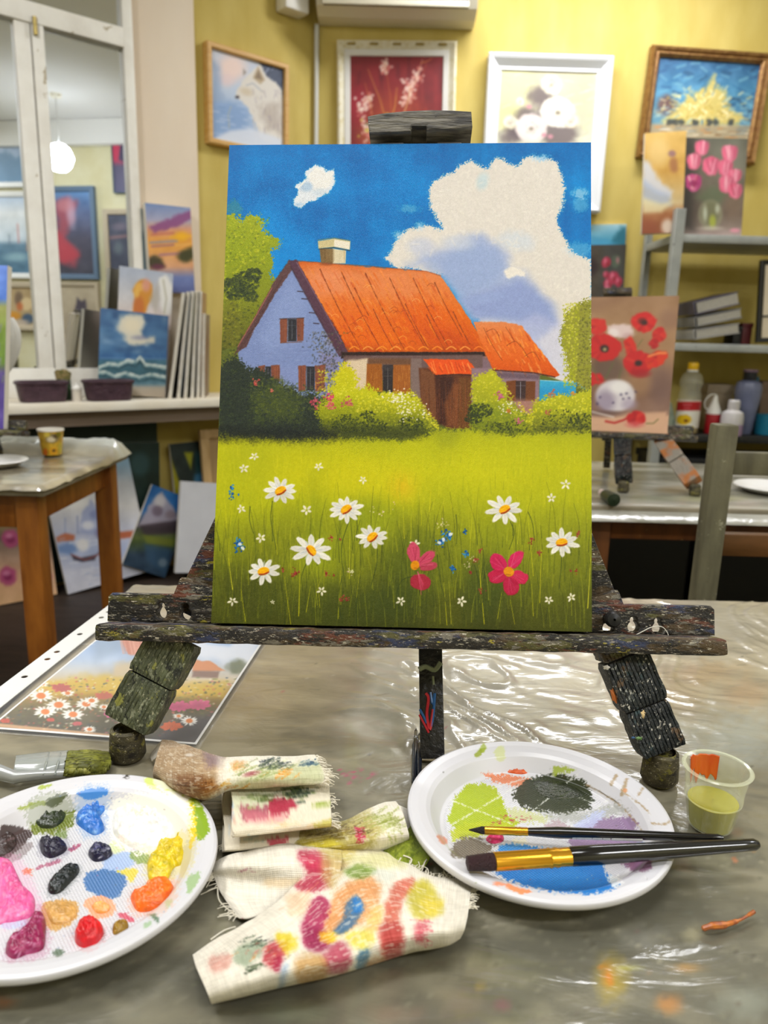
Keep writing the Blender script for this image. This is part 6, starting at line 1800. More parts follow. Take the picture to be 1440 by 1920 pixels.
def brush(p, q, rf, rh, lb, lf, label, cb, tipr=.3, flat=1.0, mh=None, mf=None, n=28):
    p = A(p, float); q = A(q, float); Lt = np.linalg.norm(q - p); d = (q - p) / Lt
    t = thing('paint_brush', (p + q) / 2, label, 'brush')
    o, ax = along(p, q, None, flat)
    lathe('bristles', [(.0003, 0), (rf * tipr, lb * .06), (rf * (tipr * .5 + .5), lb * .45), (rf * 1.0, lb * .85), (rf * .95, lb * 1.02)], o, M(label[:14] + '_bristles', cb, .5, bump=.003, bs=700, col2='#2a1a1c'), t, n, ax)
    lathe('ferrule', [(rf * .9, lb), (rf * 1.04, lb + .0005), (rf * 1.04, lb + lf * .7), (rf * 1.14, lb + lf * .73), (rf * 1.02, lb + lf * .77), (rf * 1.12, lb + lf * .82), (rf * 1.02, lb + lf * .86), (rf * 1.04, lb + lf), (rf * .8, lb + lf + .0005)], o, mf or M_gold, t, n, ax)
    hz = lb + lf; hl_ = Lt - hz
    o2, ax2 = along(p, q, None, min(1, flat * 1.15))
    lathe('handle', [(rf * .85, hz - .001), (rf * 1.0, hz + .001), (rh * 1.28, hz + hl_ * .16), (rh * 1.2, hz + hl_ * .3), (rh, hz + hl_ * .62), (rh * .82, hz + hl_ * .9), (rh * .8, hz + hl_ * .97), (rh * .5, Lt - .0008), (.0003, Lt)], o2, mh or M_blk, t, n, ax2)
    return t, o, ax


brush(onz(873, 1619, T + .0245), onz(1424, 1583, T + .0262), .0058, .0047, .0175, .0475, 'larger black-handled brush with gold ferrule lying across the right plate, nearer the viewer', '#3a0f1c', .8, .85)
sb, so, sax = brush(onz(879, 1556, T + .0105), onz(1358, 1571, T + .0262), .0026, .0029, .0105, .0285, 'thinner black-handled brush with gold ferrule lying across the right plate, farther from the viewer', '#1c1814', .2, 1.0)
bm = bmesh.new()                                   # printed bar code on the small brush
Ls = np.linalg.norm(onz(879, 1556, T + .0105) - onz(1358, 1571, T + .0262))
for k in range(34):
    f = Ls * (.42 + .27 * k / 34); w = random.choice([.0003, .0006, .001])
    add_box(bm, so + sax[2] * f - sax[1] * .0014 + sax[0] * .0026 * (1 if np.dot(sax[0], A([0, -1, 0])) > 0 else -1), (sax[2], sax[1], sax[0]), (w, .0007, .0009), 0)
bmobj('printed_barcode', bm, M('white_print', '#cfcfcb', .5), sb, False)
M_dkh = M('dark_blue_lacquer', '#141a24', .25); M_sil = M('silver_ferrule', '#8a8c90', .3, metal=.9)
brush(onz(780, 1366, T + .003), onz(776, 1470, T + .004), .0014, .0022, .006, .012, 'thin dark brush lying beside the black mast, the left of two', '#3c342c', .2, 1, M_dkh, M_sil, 14)
brush(onz(786, 1374, T + .003), onz(786, 1468, T + .004), .0013, .0021, .006, .012, 'thin dark brush lying beside the black mast, the right of two', '#5c5040', .2, 1, M_dkh, M_sil, 14)

# wide flat brush with an olive tuft, behind the left plate
wb = thing('flat_brush', onz(100, 1440), 'wide flat brush with olive-stained bristles and clear grey handle, behind the left plate', 'brush')
ctrl = [[(204, 1414, .004), (170, 1410, .007), (128, 1412, .008)], [(206, 1424, .005), (170, 1424, .011), (124, 1426, .012)], [(206, 1436, .004), (168, 1440, .010), (122, 1442, .011)], [(196, 1447, .003), (160, 1450, .006), (118, 1452, .008)]]
Gb = patch(ctrl, 60, 40); Gb[..., 2] += (vnoise(Gb[..., 1] * 1.2, Gb[..., 0] * .05, 4) - .5) * .003
Wb = pxgrid(Gb); X, Y = proj(Wb); Pb = Paint(X, Y, '#6a6c24')
for k in range(160):
    y = RT.uniform(1410, 1452); x = RT.uniform(118, 190); Pb.st([(x, y), (x + RT.uniform(8, 30), y + RT.uniform(-2, 2))], RT.uniform(.6, 1.4), RT.choice(['#8a8c30', '#3c3e18', '#a8a44c', '#54541c', '#2e2c14']), .7, .8)
sheet('bristles', Wb, M('bristle_fibre', attr=True, rough=.6), wb, .004, Pb.lin())
M_clr = M('clear_grey_acrylic', '#aeb4b0', .12, alpha=.55, spec=.8)
Wf_ = pxgrid(patch([[(128, 1410, .004), (80, 1414, .007), (30, 1420, .007)], [(124, 1426, .012), (78, 1430, .012), (28, 1434, .011)], [(118, 1453, .005), (76, 1452, .008), (26, 1452, .007)]], 20, 30))
sheet('clear_ferrule', Wf_, M_clr, wb, .003)
for x in (106, 84): tube('ferrule_band', [onz(x + 8, 1412, T + .008), onz(x + 3, 1430, T + .0135), onz(x - 3, 1453, T + .0095)], .0008, M('grey_band', '#9aa09c', .3, metal=.5), wb, 8)
tube('handle', [onz(*p) for p in [(124, 1450, T + .008), (70, 1453, T + .008), (30, 1458, T + .008), (-10, 1446, T + .008), (-60, 1440, T + .008)]], [.003, .0035, .0045, .006, .007], M('silver_grey_plastic', '#a4a6a4', .25, metal=.3), wb, 16)

# ------------------------------------------------------------------ cup of thinner
cb = onz(1329, 1547); rim_c = ony(1347, 1437, cb[1]); hc = rim_c[2] - T
rr1 = (ony(1413, 1440, cb[1])[0] - ony(1281, 1440, cb[1])[0]) / 2 - .001; rb = rr1 * .66
cx = (cb[0] + rim_c[0]) / 2
cup = thing('plastic_cup', (cx, cb[1], T), 'clear plastic cup with yellow-green thinner at the right edge of the table', 'cup')
M_cup = M('clear_cup_plastic', '#dfe3c4', .12, alpha=.36, spec=.9)
def rz(f): return rb + (rr1 - .002 - rb) * f
lathe('cup_wall', [(.0005, .0012), (rb - .001, .0012), (rb, .003), (rz(.45), hc * .45), (rz(.5) + .0006, hc * .48), (rz(.52), hc * .5), (rz(.55) + .0006, hc * .53), (rz(.6), hc * .58), (rz(.98), hc * .96), (rr1 - .001, hc * .97), (rr1, hc * .985), (rr1 - .001, hc), (rr1 - .003, hc * .995)], (cx, cb[1], T), M_cup, cup, 56)
hliq = hc * .44
liq = lathe('yellow_thinner', [(.0005, .002), (rb - .0016, .002), (rz(.42) - .0012, hliq), (.0005, hliq)], (cx, cb[1], T), M('murky_yellow_liquid', '#b4ae2a', .15, alpha=.92), cup, 48)
th = np.linspace(math.radians(62), math.radians(128), 24); zz = np.linspace(.58, .95, 18)
Gc = np.stack([cx + np.cos(th)[None, :] * (rz(zz[:, None]) - .0012), cb[1] + np.sin(th)[None, :] * (rz(zz[:, None]) - .0012), T + hc * zz[:, None] + 0 * th[None, :]], -1)
Gc[..., 2] += (vnoise(th * 9, th * 0, 3) - .35)[None, :] * .016 * ((1 - zz[:, None]) / .42)
sheet('orange_smear', Gc, M('orange_wiped_paint', '#d0641c', .4, '#c8501a', ns=120, nst=(1, 1, .2)), cup, .0004)

# ------------------------------------------------------------------ rags
def cloth_mat(name, wv=.0011):
    m, nt, b, out = newmat(name)
    nt.links.new(nd(nt, 'ShaderNodeVertexColor', layer_name='Col').outputs[0], b.inputs['Base Color'])
    uv = nd(nt, 'ShaderNodeUVMap', uv_map='UVMap').outputs[0]
    sp = nd(nt, 'ShaderNodeSeparateXYZ', {0: uv}); k = 2 * math.pi / wv
    w = mathn(nt, 'ADD', mathn(nt, 'SINE', mathn(nt, 'MULTIPLY', sp.outputs[0], k)), mathn(nt, 'SINE', mathn(nt, 'MULTIPLY', sp.outputs[1], k)))
    h = mathn(nt, 'ADD', mathn(nt, 'MULTIPLY', w, .00009), mathn(nt, 'MULTIPLY', noise(nt, uv, 260, 3), .0006))
    bn = nd(nt, 'ShaderNodeBump', {'Height': h, 'Strength': .7, 'Distance': 1.0}); nt.links.new(bn.outputs[0], b.inputs['Normal'])
    b.inputs['Roughness'].default_value = .85; b.inputs['Specular IOR Level'].default_value = .15; b.inputs['Sheen Weight'].default_value = .15
    return m


M_cloth = cloth_mat('stained_gauze')


def uvgrid(W):
    du = np.linalg.norm(np.diff(W, axis=1), axis=2).mean(0); dv = np.linalg.norm(np.diff(W, axis=0), axis=2).mean(1)
    u = np.concatenate([[0], np.cumsum(du)]); v = np.concatenate([[0], np.cumsum(dv)])
    return np.stack(np.meshgrid(u, v), -1)


def rag_part(name, ctrl, n, m, fn, parent, wr=.0016, seed=1, base='#e4ddcd', thick=.0012, floor=.0008):
    Gk = patch(ctrl, n, m)
    W = pxgrid(Gk)
    q = (fbm(W[..., 0] * 60, W[..., 1] * 60, seed, 3) - .5) * wr * 2 + (fbm(W[..., 0] * 22 + W[..., 1] * 14, W[..., 1] * 30, seed + 4, 2) - .5) * wr * 2
    fade = sstep(0, .008, Gk[..., 2])
    W[..., 2] = np.maximum(W[..., 2] + q * fade, T + floor)
    X, Y = proj(W); Pr = Paint(X, Y, base)
    Pr.C += ((fbm(X * .03, Y * .03, seed, 3) - .5) * .07)[..., None]
    fn(Pr)
    uv_ = uvgrid(W); Pr.C += ((vnoise(uv_[..., 0] * 120, uv_[..., 1] * 1500, seed + 9) + vnoise(uv_[..., 0] * 1500, uv_[..., 1] * 120, seed + 8) - 1) * .07)[..., None]; Pr.C = np.clip(Pr.C, 0, 1); lo_ = (Pr.C.max(-1) - Pr.C.min(-1)) > .22; th_ = (vnoise(uv_[..., 0] * 300, uv_[..., 1] * 1300, seed + 3) > .72) & lo_; Pr.C[th_] = Pr.C[th_] * .55 + rgb(base) * .45
    o = sheet(name, W, M_cloth, parent, thick, Pr.lin(), uvgrid(W), up=(0, 0, 1))
    return o, W


def fringe(name, W_edge, outw, n, parent, lmin=.003, lmax=.010, seed=1):
    rr_ = random.Random(seed); paths = []
    E_ = A(W_edge)
    for k in range(n):
        t = rr_.uniform(0, len(E_) - 1.01); i = int(t); p = E_[i] * (1 - t + i) + E_[i + 1] * (t - i)
        d = A(outw, float) + A([rr_.uniform(-.5, .5), rr_.uniform(-.5, .5), 0]); d /= np.linalg.norm(d); l = rr_.uniform(lmin, lmax)
        q = p + d * l; q[2] = max(T + .001, p[2] - l * rr_.uniform(.0, .5)); mid = (p + q) / 2 + A([rr_.uniform(-.001, .001), rr_.uniform(-.001, .001), rr_.uniform(0, .0012)])
        paths.append(crom([p, mid, q], 3))
    return threads(name, paths, .00028, M('loose_cotton_thread', '#ddd6c4', .85), parent)


def streaks(Pr, cx, cy, rx, ry, cols, n, seed, ang=-.5, l=14, w=2.4, a=.6):
    rr_ = random.Random(seed)
    for k in range(n):
        x = cx + rr_.gauss(0, rx * .5); y = cy + rr_.gauss(0, ry * .5); an = ang + rr_.uniform(-.25, .25); ll = l * rr_.uniform(.5, 1.4)
        Pr.st([(x, y), (x + ll * math.cos(an), y + ll * math.sin(an))], rr_.uniform(.5, 1) * w, rr_.choice(cols), a * rr_.uniform(.5, 1.2), 2, None, 1.2, .3, 2, .5)


def big_rag(P):
    B = lambda pts, c, a=.85, s=5, g=5: (P.poly(pts, c, a * .55, s + 5, 7, .05, 2, .4, smooth=True), P.poly(pts, c, a * .75, s, 6, .07, 2.5, .35, smooth=True))
    B([(560, 1600), (590, 1598), (612, 1608), (620, 1640), (612, 1665), (580, 1672), (555, 1664), (575, 1640)], '#a8203c', .95, 4); B([(565, 1608), (600, 1605), (608, 1625), (580, 1625)], '#c83c5c', .7, 5)
    B([(605, 1605), (660, 1590), (640, 1640), (615, 1665)], '#b89a5c', .8, 8); B([(600, 1595), (690, 1585), (640, 1610)], '#c8b85c', .6, 8)
    B([(640, 1665), (670, 1650), (705, 1648), (712, 1680), (690, 1720), (650, 1745), (620, 1755), (605, 1735), (620, 1700)], '#d58a4c', .9, 7)
    B([(585, 1690), (605, 1683), (618, 1700), (605, 1740), (620, 1765), (600, 1785), (570, 1770), (568, 1735)], '#a0224c', .95, 4, 6); B([(575, 1740), (610, 1750), (615, 1780), (585, 1785)], '#8c1c48', .7, 6)
    B([(655, 1688), (670, 1682), (682, 1700), (676, 1720), (660, 1738), (640, 1752), (625, 1748), (645, 1725)], '#3c6a94', .95, 3, 4); B([(662, 1686), (675, 1690), (680, 1708), (664, 1712)], '#2a7ac4', .9, 3)
    B([(600, 1750), (630, 1752), (625, 1768), (602, 1765)], '#e8c020', .9, 4); B([(650, 1755), (690, 1745), (700, 1765), (670, 1780)], '#d8c83c', .75, 6); B([(690, 1720), (715, 1700), (715, 1740), (695, 1750)], '#e8b04c', .7, 7)
    B([(725, 1690), (745, 1660), (770, 1650), (775, 1665), (755, 1690), (748, 1720), (752, 1760), (745, 1800), (722, 1800), (712, 1770), (722, 1735)], '#c4503c', .85, 5, 6); B([(712, 1740), (750, 1735), (752, 1790), (730, 1805)], '#a83c3c', .7, 6)
    B([(765, 1680), (790, 1655), (815, 1670), (828, 1705), (805, 1722), (775, 1715)], '#bcae24', .85, 8, 6); B([(790, 1690), (825, 1690), (825, 1712), (795, 1718)], '#dcc43c', .7, 8)
    B([(610, 1790), (640, 1768), (655, 1790), (650, 1815), (610, 1820)], '#a8344c', .85, 6, 6); B([(555, 1800), (600, 1795), (615, 1820), (600, 1845), (565, 1845)], '#c09458', .85, 7, 6); B([(670, 1790), (690, 1782), (685, 1810), (670, 1815)], '#3c6c8c', .85, 4); B([(690, 1800), (720, 1795), (720, 1815), (690, 1818)], '#b87a3c', .6, 6)
    B([(650, 1630), (690, 1622), (705, 1636), (680, 1648), (655, 1642)], '#5c7a1c', .8, 4, 6); B([(700, 1630), (740, 1640), (720, 1660), (700, 1650)], '#c8ccc0', .6, 4); B([(640, 1610), (720, 1600), (760, 1625), (700, 1625)], '#c8c47c', .6, 8)
    B([(445, 1780), (480, 1765), (495, 1775), (480, 1800), (460, 1815), (440, 1800)], '#8c9c80', .75, 5, 7); streaks(P, 465, 1772, 30, 10, ['#24302c', '#384c34'], 14, 3, -.4, 16, 2.2, .8); streaks(P, 470, 1815, 24, 8, ['#243420', '#3c5030'], 12, 4, -.2, 14, 2.4, .8)
    B([(395, 1800), (430, 1790), (435, 1805), (410, 1825), (395, 1820)], '#c87a6c', .6, 5, 6); B([(505, 1775), (535, 1765), (535, 1790), (515, 1815), (495, 1805)], '#a82430', .9, 4, 6); B([(520, 1755), (545, 1752), (553, 1775), (540, 1790), (528, 1780)], '#d8c020', .9, 4); B([(515, 1800), (528, 1798), (524, 1820), (516, 1820)], '#a01c3c', .9, 3)
    B([(528, 1820), (538, 1810), (532, 1855), (520, 1860)], '#8ca4c0', .7, 6); streaks(P, 480, 1790, 40, 20, ['#c85040', '#d8843c', '#3a4434'], 16, 5, -.6, 12, 2)
    streaks(P, 790, 1750, 22, 26, ['#c8384c', '#d85868'], 18, 6, .2, 12, 2.4); B([(780, 1735), (800, 1730), (795, 1760), (778, 1762)], '#c84858', .6, 5, 6)
    B([(540, 1680), (580, 1680), (570, 1715), (545, 1715)], '#e0b488', .5, 7); streaks(P, 660, 1700, 90, 60, ['#ece4d4', '#e0c8a0', '#d89c60'], 60, 7, -.6, 22, 1.6, .35)
    streaks(P, 480, 1640, 60, 16, ['#c8bca8', '#ded4c4'], 20, 8, 0, 18, 2); streaks(P, 460, 1632, 20, 4, ['#a86c78'], 5, 9, 0, 12, 1.4); P.st([(455, 1723), (460, 1727)], 2, '#8c2c3c', .8, 1)
    B([(500, 1650), (560, 1645), (555, 1660), (505, 1665)], '#d8b888', .5, 5)


rg = thing('paint_rag', onz(620, 1740), 'large cream rag with red, orange and blue paint stains, front centre of the table', 'rag')
_, W = rag_part('cloth', [
    [(362, 1792, .002), (400, 1765, .004), (455, 1735, .010), (520, 1690, .017), (575, 1640, .014), (640, 1592, .008), (720, 1600, .006), (800, 1640, .006), (850, 1650, .005), (884, 1658, .003)],
    [(366, 1808, .008), (420, 1785, .012), (480, 1745, .017), (545, 1700, .020), (600, 1655, .017), (660, 1625, .013), (730, 1630, .011), (800, 1660, .012), (848, 1672, .011), (882, 1675, .007)],
    [(372, 1825, .012), (430, 1805, .017), (500, 1770, .021), (570, 1730, .021), (620, 1695, .019), (680, 1665, .017), (740, 1668, .016), (800, 1690, .018), (846, 1695, .018), (880, 1695, .014)],
    [(384, 1850, .012), (440, 1832, .018), (510, 1804, .023), (585, 1775, .023), (645, 1745, .022), (700, 1715, .021), (755, 1712, .022), (805, 1722, .024), (845, 1722, .024), (876, 1718, .019)],
    [(392, 1868, .010), (446, 1852, .016), (520, 1828, .022), (600, 1806, .024), (660, 1784, .024), (712, 1762, .024), (765, 1750, .025), (808, 1750, .025), (842, 1746, .024), (870, 1738, .019)],
    [(395, 1878, .006), (450, 1866, .010), (525, 1846, .014), (606, 1826, .016), (668, 1808, .016), (722, 1790, .016), (770, 1776, .016), (812, 1770, .016), (840, 1764, .015), (864, 1752, .011)],
    [(397, 1881, .002), (452, 1868, .002), (527, 1850, .002), (608, 1832, .002), (672, 1815, .002), (726, 1798, .002), (774, 1784, .002), (814, 1777, .002), (842, 1770, .002), (862, 1758, .002)]], 240, 360, big_rag, rg, .0015, 5)
fringe('frayed_edge', W[0, 196:], (.3, 1, 0), 90, rg, .002, .009, 2); fringe('frayed_edge', W[:96, -1], (1, .2, 0), 30, rg, .002, .006, 3)
_, W2 = rag_part('folded_flap', [
    [(396, 1622, .002), (430, 1604, .006), (480, 1594, .009), (530, 1582, .010), (575, 1588, .011), (640, 1594, .010)],
    [(400, 1632, .006), (435, 1622, .014), (485, 1618, .018), (535, 1614, .019), (585, 1618, .019), (640, 1624, .016)],
    [(402, 1645, .003), (440, 1650, .006), (490, 1655, .008), (540, 1652, .012), (590, 1655, .014), (630, 1655, .013)],
    [(415, 1675, .002), (445, 1690, .004), (490, 1690, .005), (540, 1690, .006), (580, 1680, .006), (610, 1675, .006)],
    [(448, 1722, .0015), (465, 1722, .003), (500, 1712, .003), (540, 1705, .003), (575, 1695, .003), (600, 1690, .003)]], 100, 150, big_rag, rg, .0008, 8)
fringe('frayed_edge', W2[34:, 0], (-1, -.5, 0), 26, rg, .002, .012, 4)
for q_ in [crom([onz(*p) for p in s_], 5) for s_ in ([(398, 1650, T + .002), (385, 1652, T + .001), (372, 1650, T + .001)], [(408, 1665, T + .002), (412, 1690, T + .001), (440, 1715, T + .001)], [(882, 1664, T + .003), (892, 1662, T + .001), (900, 1656, T + .001), (893, 1670, T + .001)], [(442, 1738, T + .004), (420, 1745, T + .001), (395, 1762, T + .001)], [(850, 1645, T + .006), (848, 1634, T + .004)])]: tube('loose_thread', q_, .00045, M('loose_cotton_thread'), rg, 6)


def brown_rag(P):
    P.poly([(290, 1380), (330, 1388), (385, 1408), (420, 1425), (410, 1480), (370, 1520), (280, 1480)], '#a48866', .95, 8, 5, .08, 5, .4)
    P.poly([(330, 1455), (380, 1450), (400, 1470), (380, 1500), (340, 1500)], '#7c5230', .85, 9, 5, .08, 5); P.poly([(360, 1470), (400, 1462), (410, 1478), (385, 1490)], '#a86c2c', .7, 7)
    streaks(P, 345, 1430, 50, 40, ['#8a6c4c', '#b89c78', '#9c8060', '#c4ac8c'], 120, 11, -.12, 26, 1.6, .5); streaks(P, 350, 1478, 40, 16, ['#5c3a20', '#6c4428'], 30, 12, -.1, 18, 2, .6)
    P.poly([(380, 1412), (418, 1418), (415, 1438), (390, 1440)], '#7c6470', .7, 8, 4, .1, 4); P.poly([(408, 1420), (440, 1425), (425, 1470), (405, 1470)], '#ece2d2', .6, 8)
    P.ell(447, 1437, 12, 8, '#d08c3c', .8, 6, 0, 3, .1, 3); P.poly([(415, 1470), (470, 1455), (520, 1440), (600, 1430), (605, 1468), (520, 1476), (440, 1480)], '#aeb480', .65, 10, 6, .06, 4)
    streaks(P, 480, 1450, 50, 14, ['#6c7a3c', '#8c9850', '#c8cc94'], 40, 13, -.45, 24, 3); streaks(P, 505, 1437, 26, 8, ['#24303c', '#2c3c34', '#38482c'], 18, 14, -.3, 22, 3, .8); P.ell(472, 1452, 14, 4, '#8c2c3c', .7, 3, -.2)
    streaks(P, 520, 1456, 26, 8, ['#e0902c', '#d8a050'], 14, 15, -.5, 16, 3, .8); streaks(P, 575, 1434, 18, 6, ['#24445c', '#3c6474'], 14, 16, -.3, 18, 2.4, .7); streaks(P, 425, 1475, 20, 8, ['#c8902c', '#b87a2c'], 10, 17, -.4, 14, 3, .7)
    P.ell(355, 1417, 8, 3, '#e4dcd0', .8, 2)


rb_ = thing('paint_rag', onz(450, 1470), 'twisted rag with a brown-stained left end, lying over the folded rags', 'rag')
_, W3 = rag_part('cloth', [
    [(304, 1388, .010), (332, 1392, .014), (372, 1408, .030), (415, 1420, .036), (470, 1420, .038), (530, 1420, .038), (590, 1417, .037)],
    [(298, 1404, .020), (330, 1412, .028), (374, 1424, .040), (418, 1432, .042), (472, 1432, .043), (534, 1430, .042), (596, 1428, .040)],
    [(292, 1428, .022), (328, 1440, .032), (376, 1446, .042), (418, 1446, .043), (474, 1446, .044), (538, 1444, .043), (604, 1442, .040)],
    [(288, 1448, .016), (328, 1468, .028), (378, 1470, .037), (420, 1460, .041), (476, 1460, .043), (540, 1458, .042), (608, 1454, .039)],
    [(290, 1460, .006), (334, 1488, .014), (384, 1492, .027), (424, 1474, .037), (478, 1472, .038), (540, 1470, .038), (606, 1464, .037)],
    [(296, 1462, .002), (342, 1500, .004), (392, 1500, .018), (430, 1480, .031), (480, 1477, .034), (540, 1474, .035), (600, 1468, .036)]], 130, 240, brown_rag, rb_, .0012, 21)
fringe('frayed_edge', W3[:, -1], (1, .1, 0), 70, rb_, .002, .008, 6)
_, W4 = rag_part('pale_corner', [[(304, 1388, .009), (296, 1398, .006), (284, 1414, .002)], [(300, 1404, .010), (292, 1412, .006), (283, 1420, .002)], [(296, 1420, .008), (290, 1424, .005), (286, 1428, .002)]], 14, 14, lambda P: None, rb_, .0003, 22, '#e8e0d4')


def stack_paint(P):
    P.poly([(436, 1480), (500, 1478), (520, 1500), (500, 1520), (440, 1520)], '#b8c09c', .6, 9, 5, .1, 5); P.poly([(500, 1500), (545, 1496), (556, 1510), (545, 1528), (505, 1532)], '#a4243c', .95, 4, 5, .1, 5)
    P.poly([(452, 1512), (500, 1515), (500, 1535), (455, 1540)], '#8c2c44', .75, 5, 5, .1, 6); P.poly([(455, 1520), (540, 1530), (530, 1545), (460, 1545)], '#d87a84', .5, 6)
    streaks(P, 550, 1490, 30, 12, ['#3c4a2c', '#243828', '#54682c'], 40, 31, -.3, 20, 3, .7); streaks(P, 480, 1500, 30, 14, ['#5c7038', '#8c9c54'], 24, 32, -.4, 18, 2.6); streaks(P, 595, 1512, 16, 6, ['#7c9020', '#94a43c'], 12, 33, -.1, 18, 3, .8); P.poly([(560, 1515), (620, 1505), (618, 1525), (570, 1530)], '#dcd6c0', .5, 6)
    streaks(P, 530, 1545, 40, 8, ['#e0b070', '#e8c898'], 14, 34, -.2, 16, 3, .5); P.poly([(500, 1575), (540, 1570), (535, 1590), (505, 1590)], '#b83c4c', .85, 4, 4, .1, 5); streaks(P, 465, 1575, 30, 10, ['#a8b8a4', '#8caab4'], 12, 35, 0, 16, 3, .5)
    P.poly([(590, 1545), (630, 1535), (630, 1565), (595, 1570)], '#b4a83c', .7, 6, 4, .1, 4); streaks(P, 436, 1510, 8, 30, ['#8cb0d0', '#c89c88'], 12, 36, 1.4, 16, 3, .5)


fr_ = thing('paint_rag', onz(520, 1560), 'folded rag stacked in layers with a crimson stain, under the twisted brown rag', 'rag')
# the folds: a ribbon going back and forth, front folds visible
nW, path = 70, []
for (y_, h_) in [(1452, .0015), (1500, .002), (1560, .002), (1588, .003), (1592, .0065), (1584, .010), (1540, .0115), (1490, .0120), (1462, .0135), (1458, .016), (1466, .0185), (1510, .0195), (1553, .0195), (1564, .0215), (1562, .0245), (1550, .0265), (1510, .0275), (1480, .0285), (1462, .0300)]:
    path.append((y_, h_))
pp = crom(path, 7)
tt = np.linspace(0, 1, nW)
Gk = np.zeros((len(pp), nW, 3))
for i, (y_, h_) in enumerate(pp):
    lay = np.clip(h_ / .03, 0, 1)
    x0 = 418 + 18 * sstep(.35, .6, lay) + (vnoise(A([i * .15]), A([3.]), 4)[0] - .5) * 6; x1 = (560 + 60 * sstep(.3, .7, lay)) + (vnoise(A([i * .2]), A([8.]), 5)[0] - .5) * 8
    Gk[i, :, 0] = x0 + (x1 - x0) * tt; Gk[i, :, 1] = y_ - 10 * tt * sstep(.3, .7, lay) - 10 * tt + 4; Gk[i, :, 2] = h_ + (vnoise(tt * 5, tt * 0 + i * .12, 9) - .5) * .0022 * (h_ > .004)
W5 = pxgrid(Gk); W5[..., 2] = np.maximum(W5[..., 2], T + .001)
X, Y = proj(W5); P5 = Paint(X, Y, '#ddd3bd'); stack_paint(P5)
P5.C += ((vnoise(X * .5, Y * .9, 5) - .5) * .05)[..., None]
sheet('cloth', W5, M_cloth, fr_, .0012, P5.lin(), uvgrid(W5), up=(0, 0, 1))
fringe('frayed_edge', W5[90:, -1], (1, .1, 0), 40, fr_, .002, .007, 7); fringe('frayed_edge', W5[18:34, ::3].reshape(-1, 3)[:40], (-.6, -.6, 0), 24, fr_, .002, .007, 8)


def back_rag(P):
    P.poly([(540, 1560), (640, 1535), (690, 1520), (720, 1560), (680, 1600), (560, 1600)], '#a89a4c', .8, 12, 6, .06, 5); streaks(P, 600, 1568, 50, 16, ['#7c6a30', '#94802c', '#5c4a24'], 50, 41, -.3, 24, 3); P.poly([(560, 1580), (620, 1570), (650, 1590), (600, 1605)], '#d0c02c', .7, 8)
    P.poly([(664, 1552), (680, 1556), (688, 1575), (670, 1578)], '#b82c4c', .9, 3, 3, .1, 4); streaks(P, 710, 1545, 34, 20, ['#a4ac5c', '#8c9838', '#7c8430'], 50, 42, -.5, 22, 2.6, .6); streaks(P, 650, 1560, 30, 12, ['#4c3c24', '#6c5428'], 24, 43, -.4, 18, 2)
    P.poly([(705, 1590), (765, 1570), (770, 1582), (715, 1602)], '#eee8d8', .7, 8); streaks(P, 735, 1560, 14, 24, ['#94a040'], 8, 44, .9, 18, 2)


br_ = thing('paint_rag', onz(660, 1580), 'cream and olive stained rag folded between the large rag and the right plate', 'rag')
_, W6 = rag_part('cloth', [
    [(545, 1560, .004), (590, 1552, .006), (640, 1540, .010), (690, 1518, .016), (720, 1505, .017), (742, 1502, .015)],
    [(548, 1570, .008), (592, 1562, .010), (644, 1550, .014), (694, 1532, .020), (728, 1522, .021), (752, 1518, .018)],
    [(552, 1582, .009), (598, 1576, .011), (650, 1564, .016), (700, 1552, .021), (738, 1545, .022), (760, 1542, .018)],
    [(560, 1594, .007), (604, 1590, .010), (656, 1582, .014), (704, 1574, .018), (744, 1568, .018), (766, 1566, .014)],
    [(570, 1604, .002), (612, 1602, .002), (662, 1600, .002), (704, 1602, .002), (742, 1590, .002), (768, 1578, .002)]], 110, 170, back_rag, br_, .0010, 31)
_, W7 = rag_part('white_corner', [[(735, 1506, .012), (752, 1512, .011), (768, 1520, .004)], [(742, 1530, .010), (756, 1534, .009), (770, 1540, .003)], [(752, 1556, .008), (762, 1560, .006), (772, 1560, .002)]], 20, 20, lambda P: None, br_, .0004, 33, '#e6e0d2')


def green_rag(P):
    P.C[:] = rgb('#7c8a20'); P.mottle(.12, .06, 51); streaks(P, 750, 1600, 40, 30, ['#5a6614', '#94a424', '#3c4814', '#a8b040'], 120, 52, -.8, 20, 2, .6)


gr_ = thing('paint_rag', onz(760, 1600), 'olive green soaked gauze rag tucked beside the rim of the right plate', 'rag')
_, W8 = rag_part('cloth', [
    [(745, 1555, .003), (768, 1548, .004), (785, 1560, .003)], [(730, 1580, .006), (765, 1570, .009), (796, 1585, .004)], [(715, 1604, .005), (760, 1600, .009), (806, 1606, .003)], [(706, 1622, .003), (750, 1630, .006), (796, 1626, .002)], [(720, 1632, .0015), (756, 1645, .002), (786, 1640, .0015)]], 50, 50, green_rag, gr_, .0012, 41, '#7c8a20')
for q_ in [crom([onz(*p) for p in s_], 4) for s_ in ([(760, 1632, T + .006), (772, 1612, T + .008), (756, 1604, T + .010)], [(790, 1636, T + .004), (796, 1618, T + .006), (800, 1612, T + .004)], [(744, 1622, T + .008), (752, 1608, T + .012)], [(780, 1640, T + .004), (800, 1634, T + .002)])]: tube('loose_thread', q_, .00045, M('loose_cotton_thread'), gr_, 6)

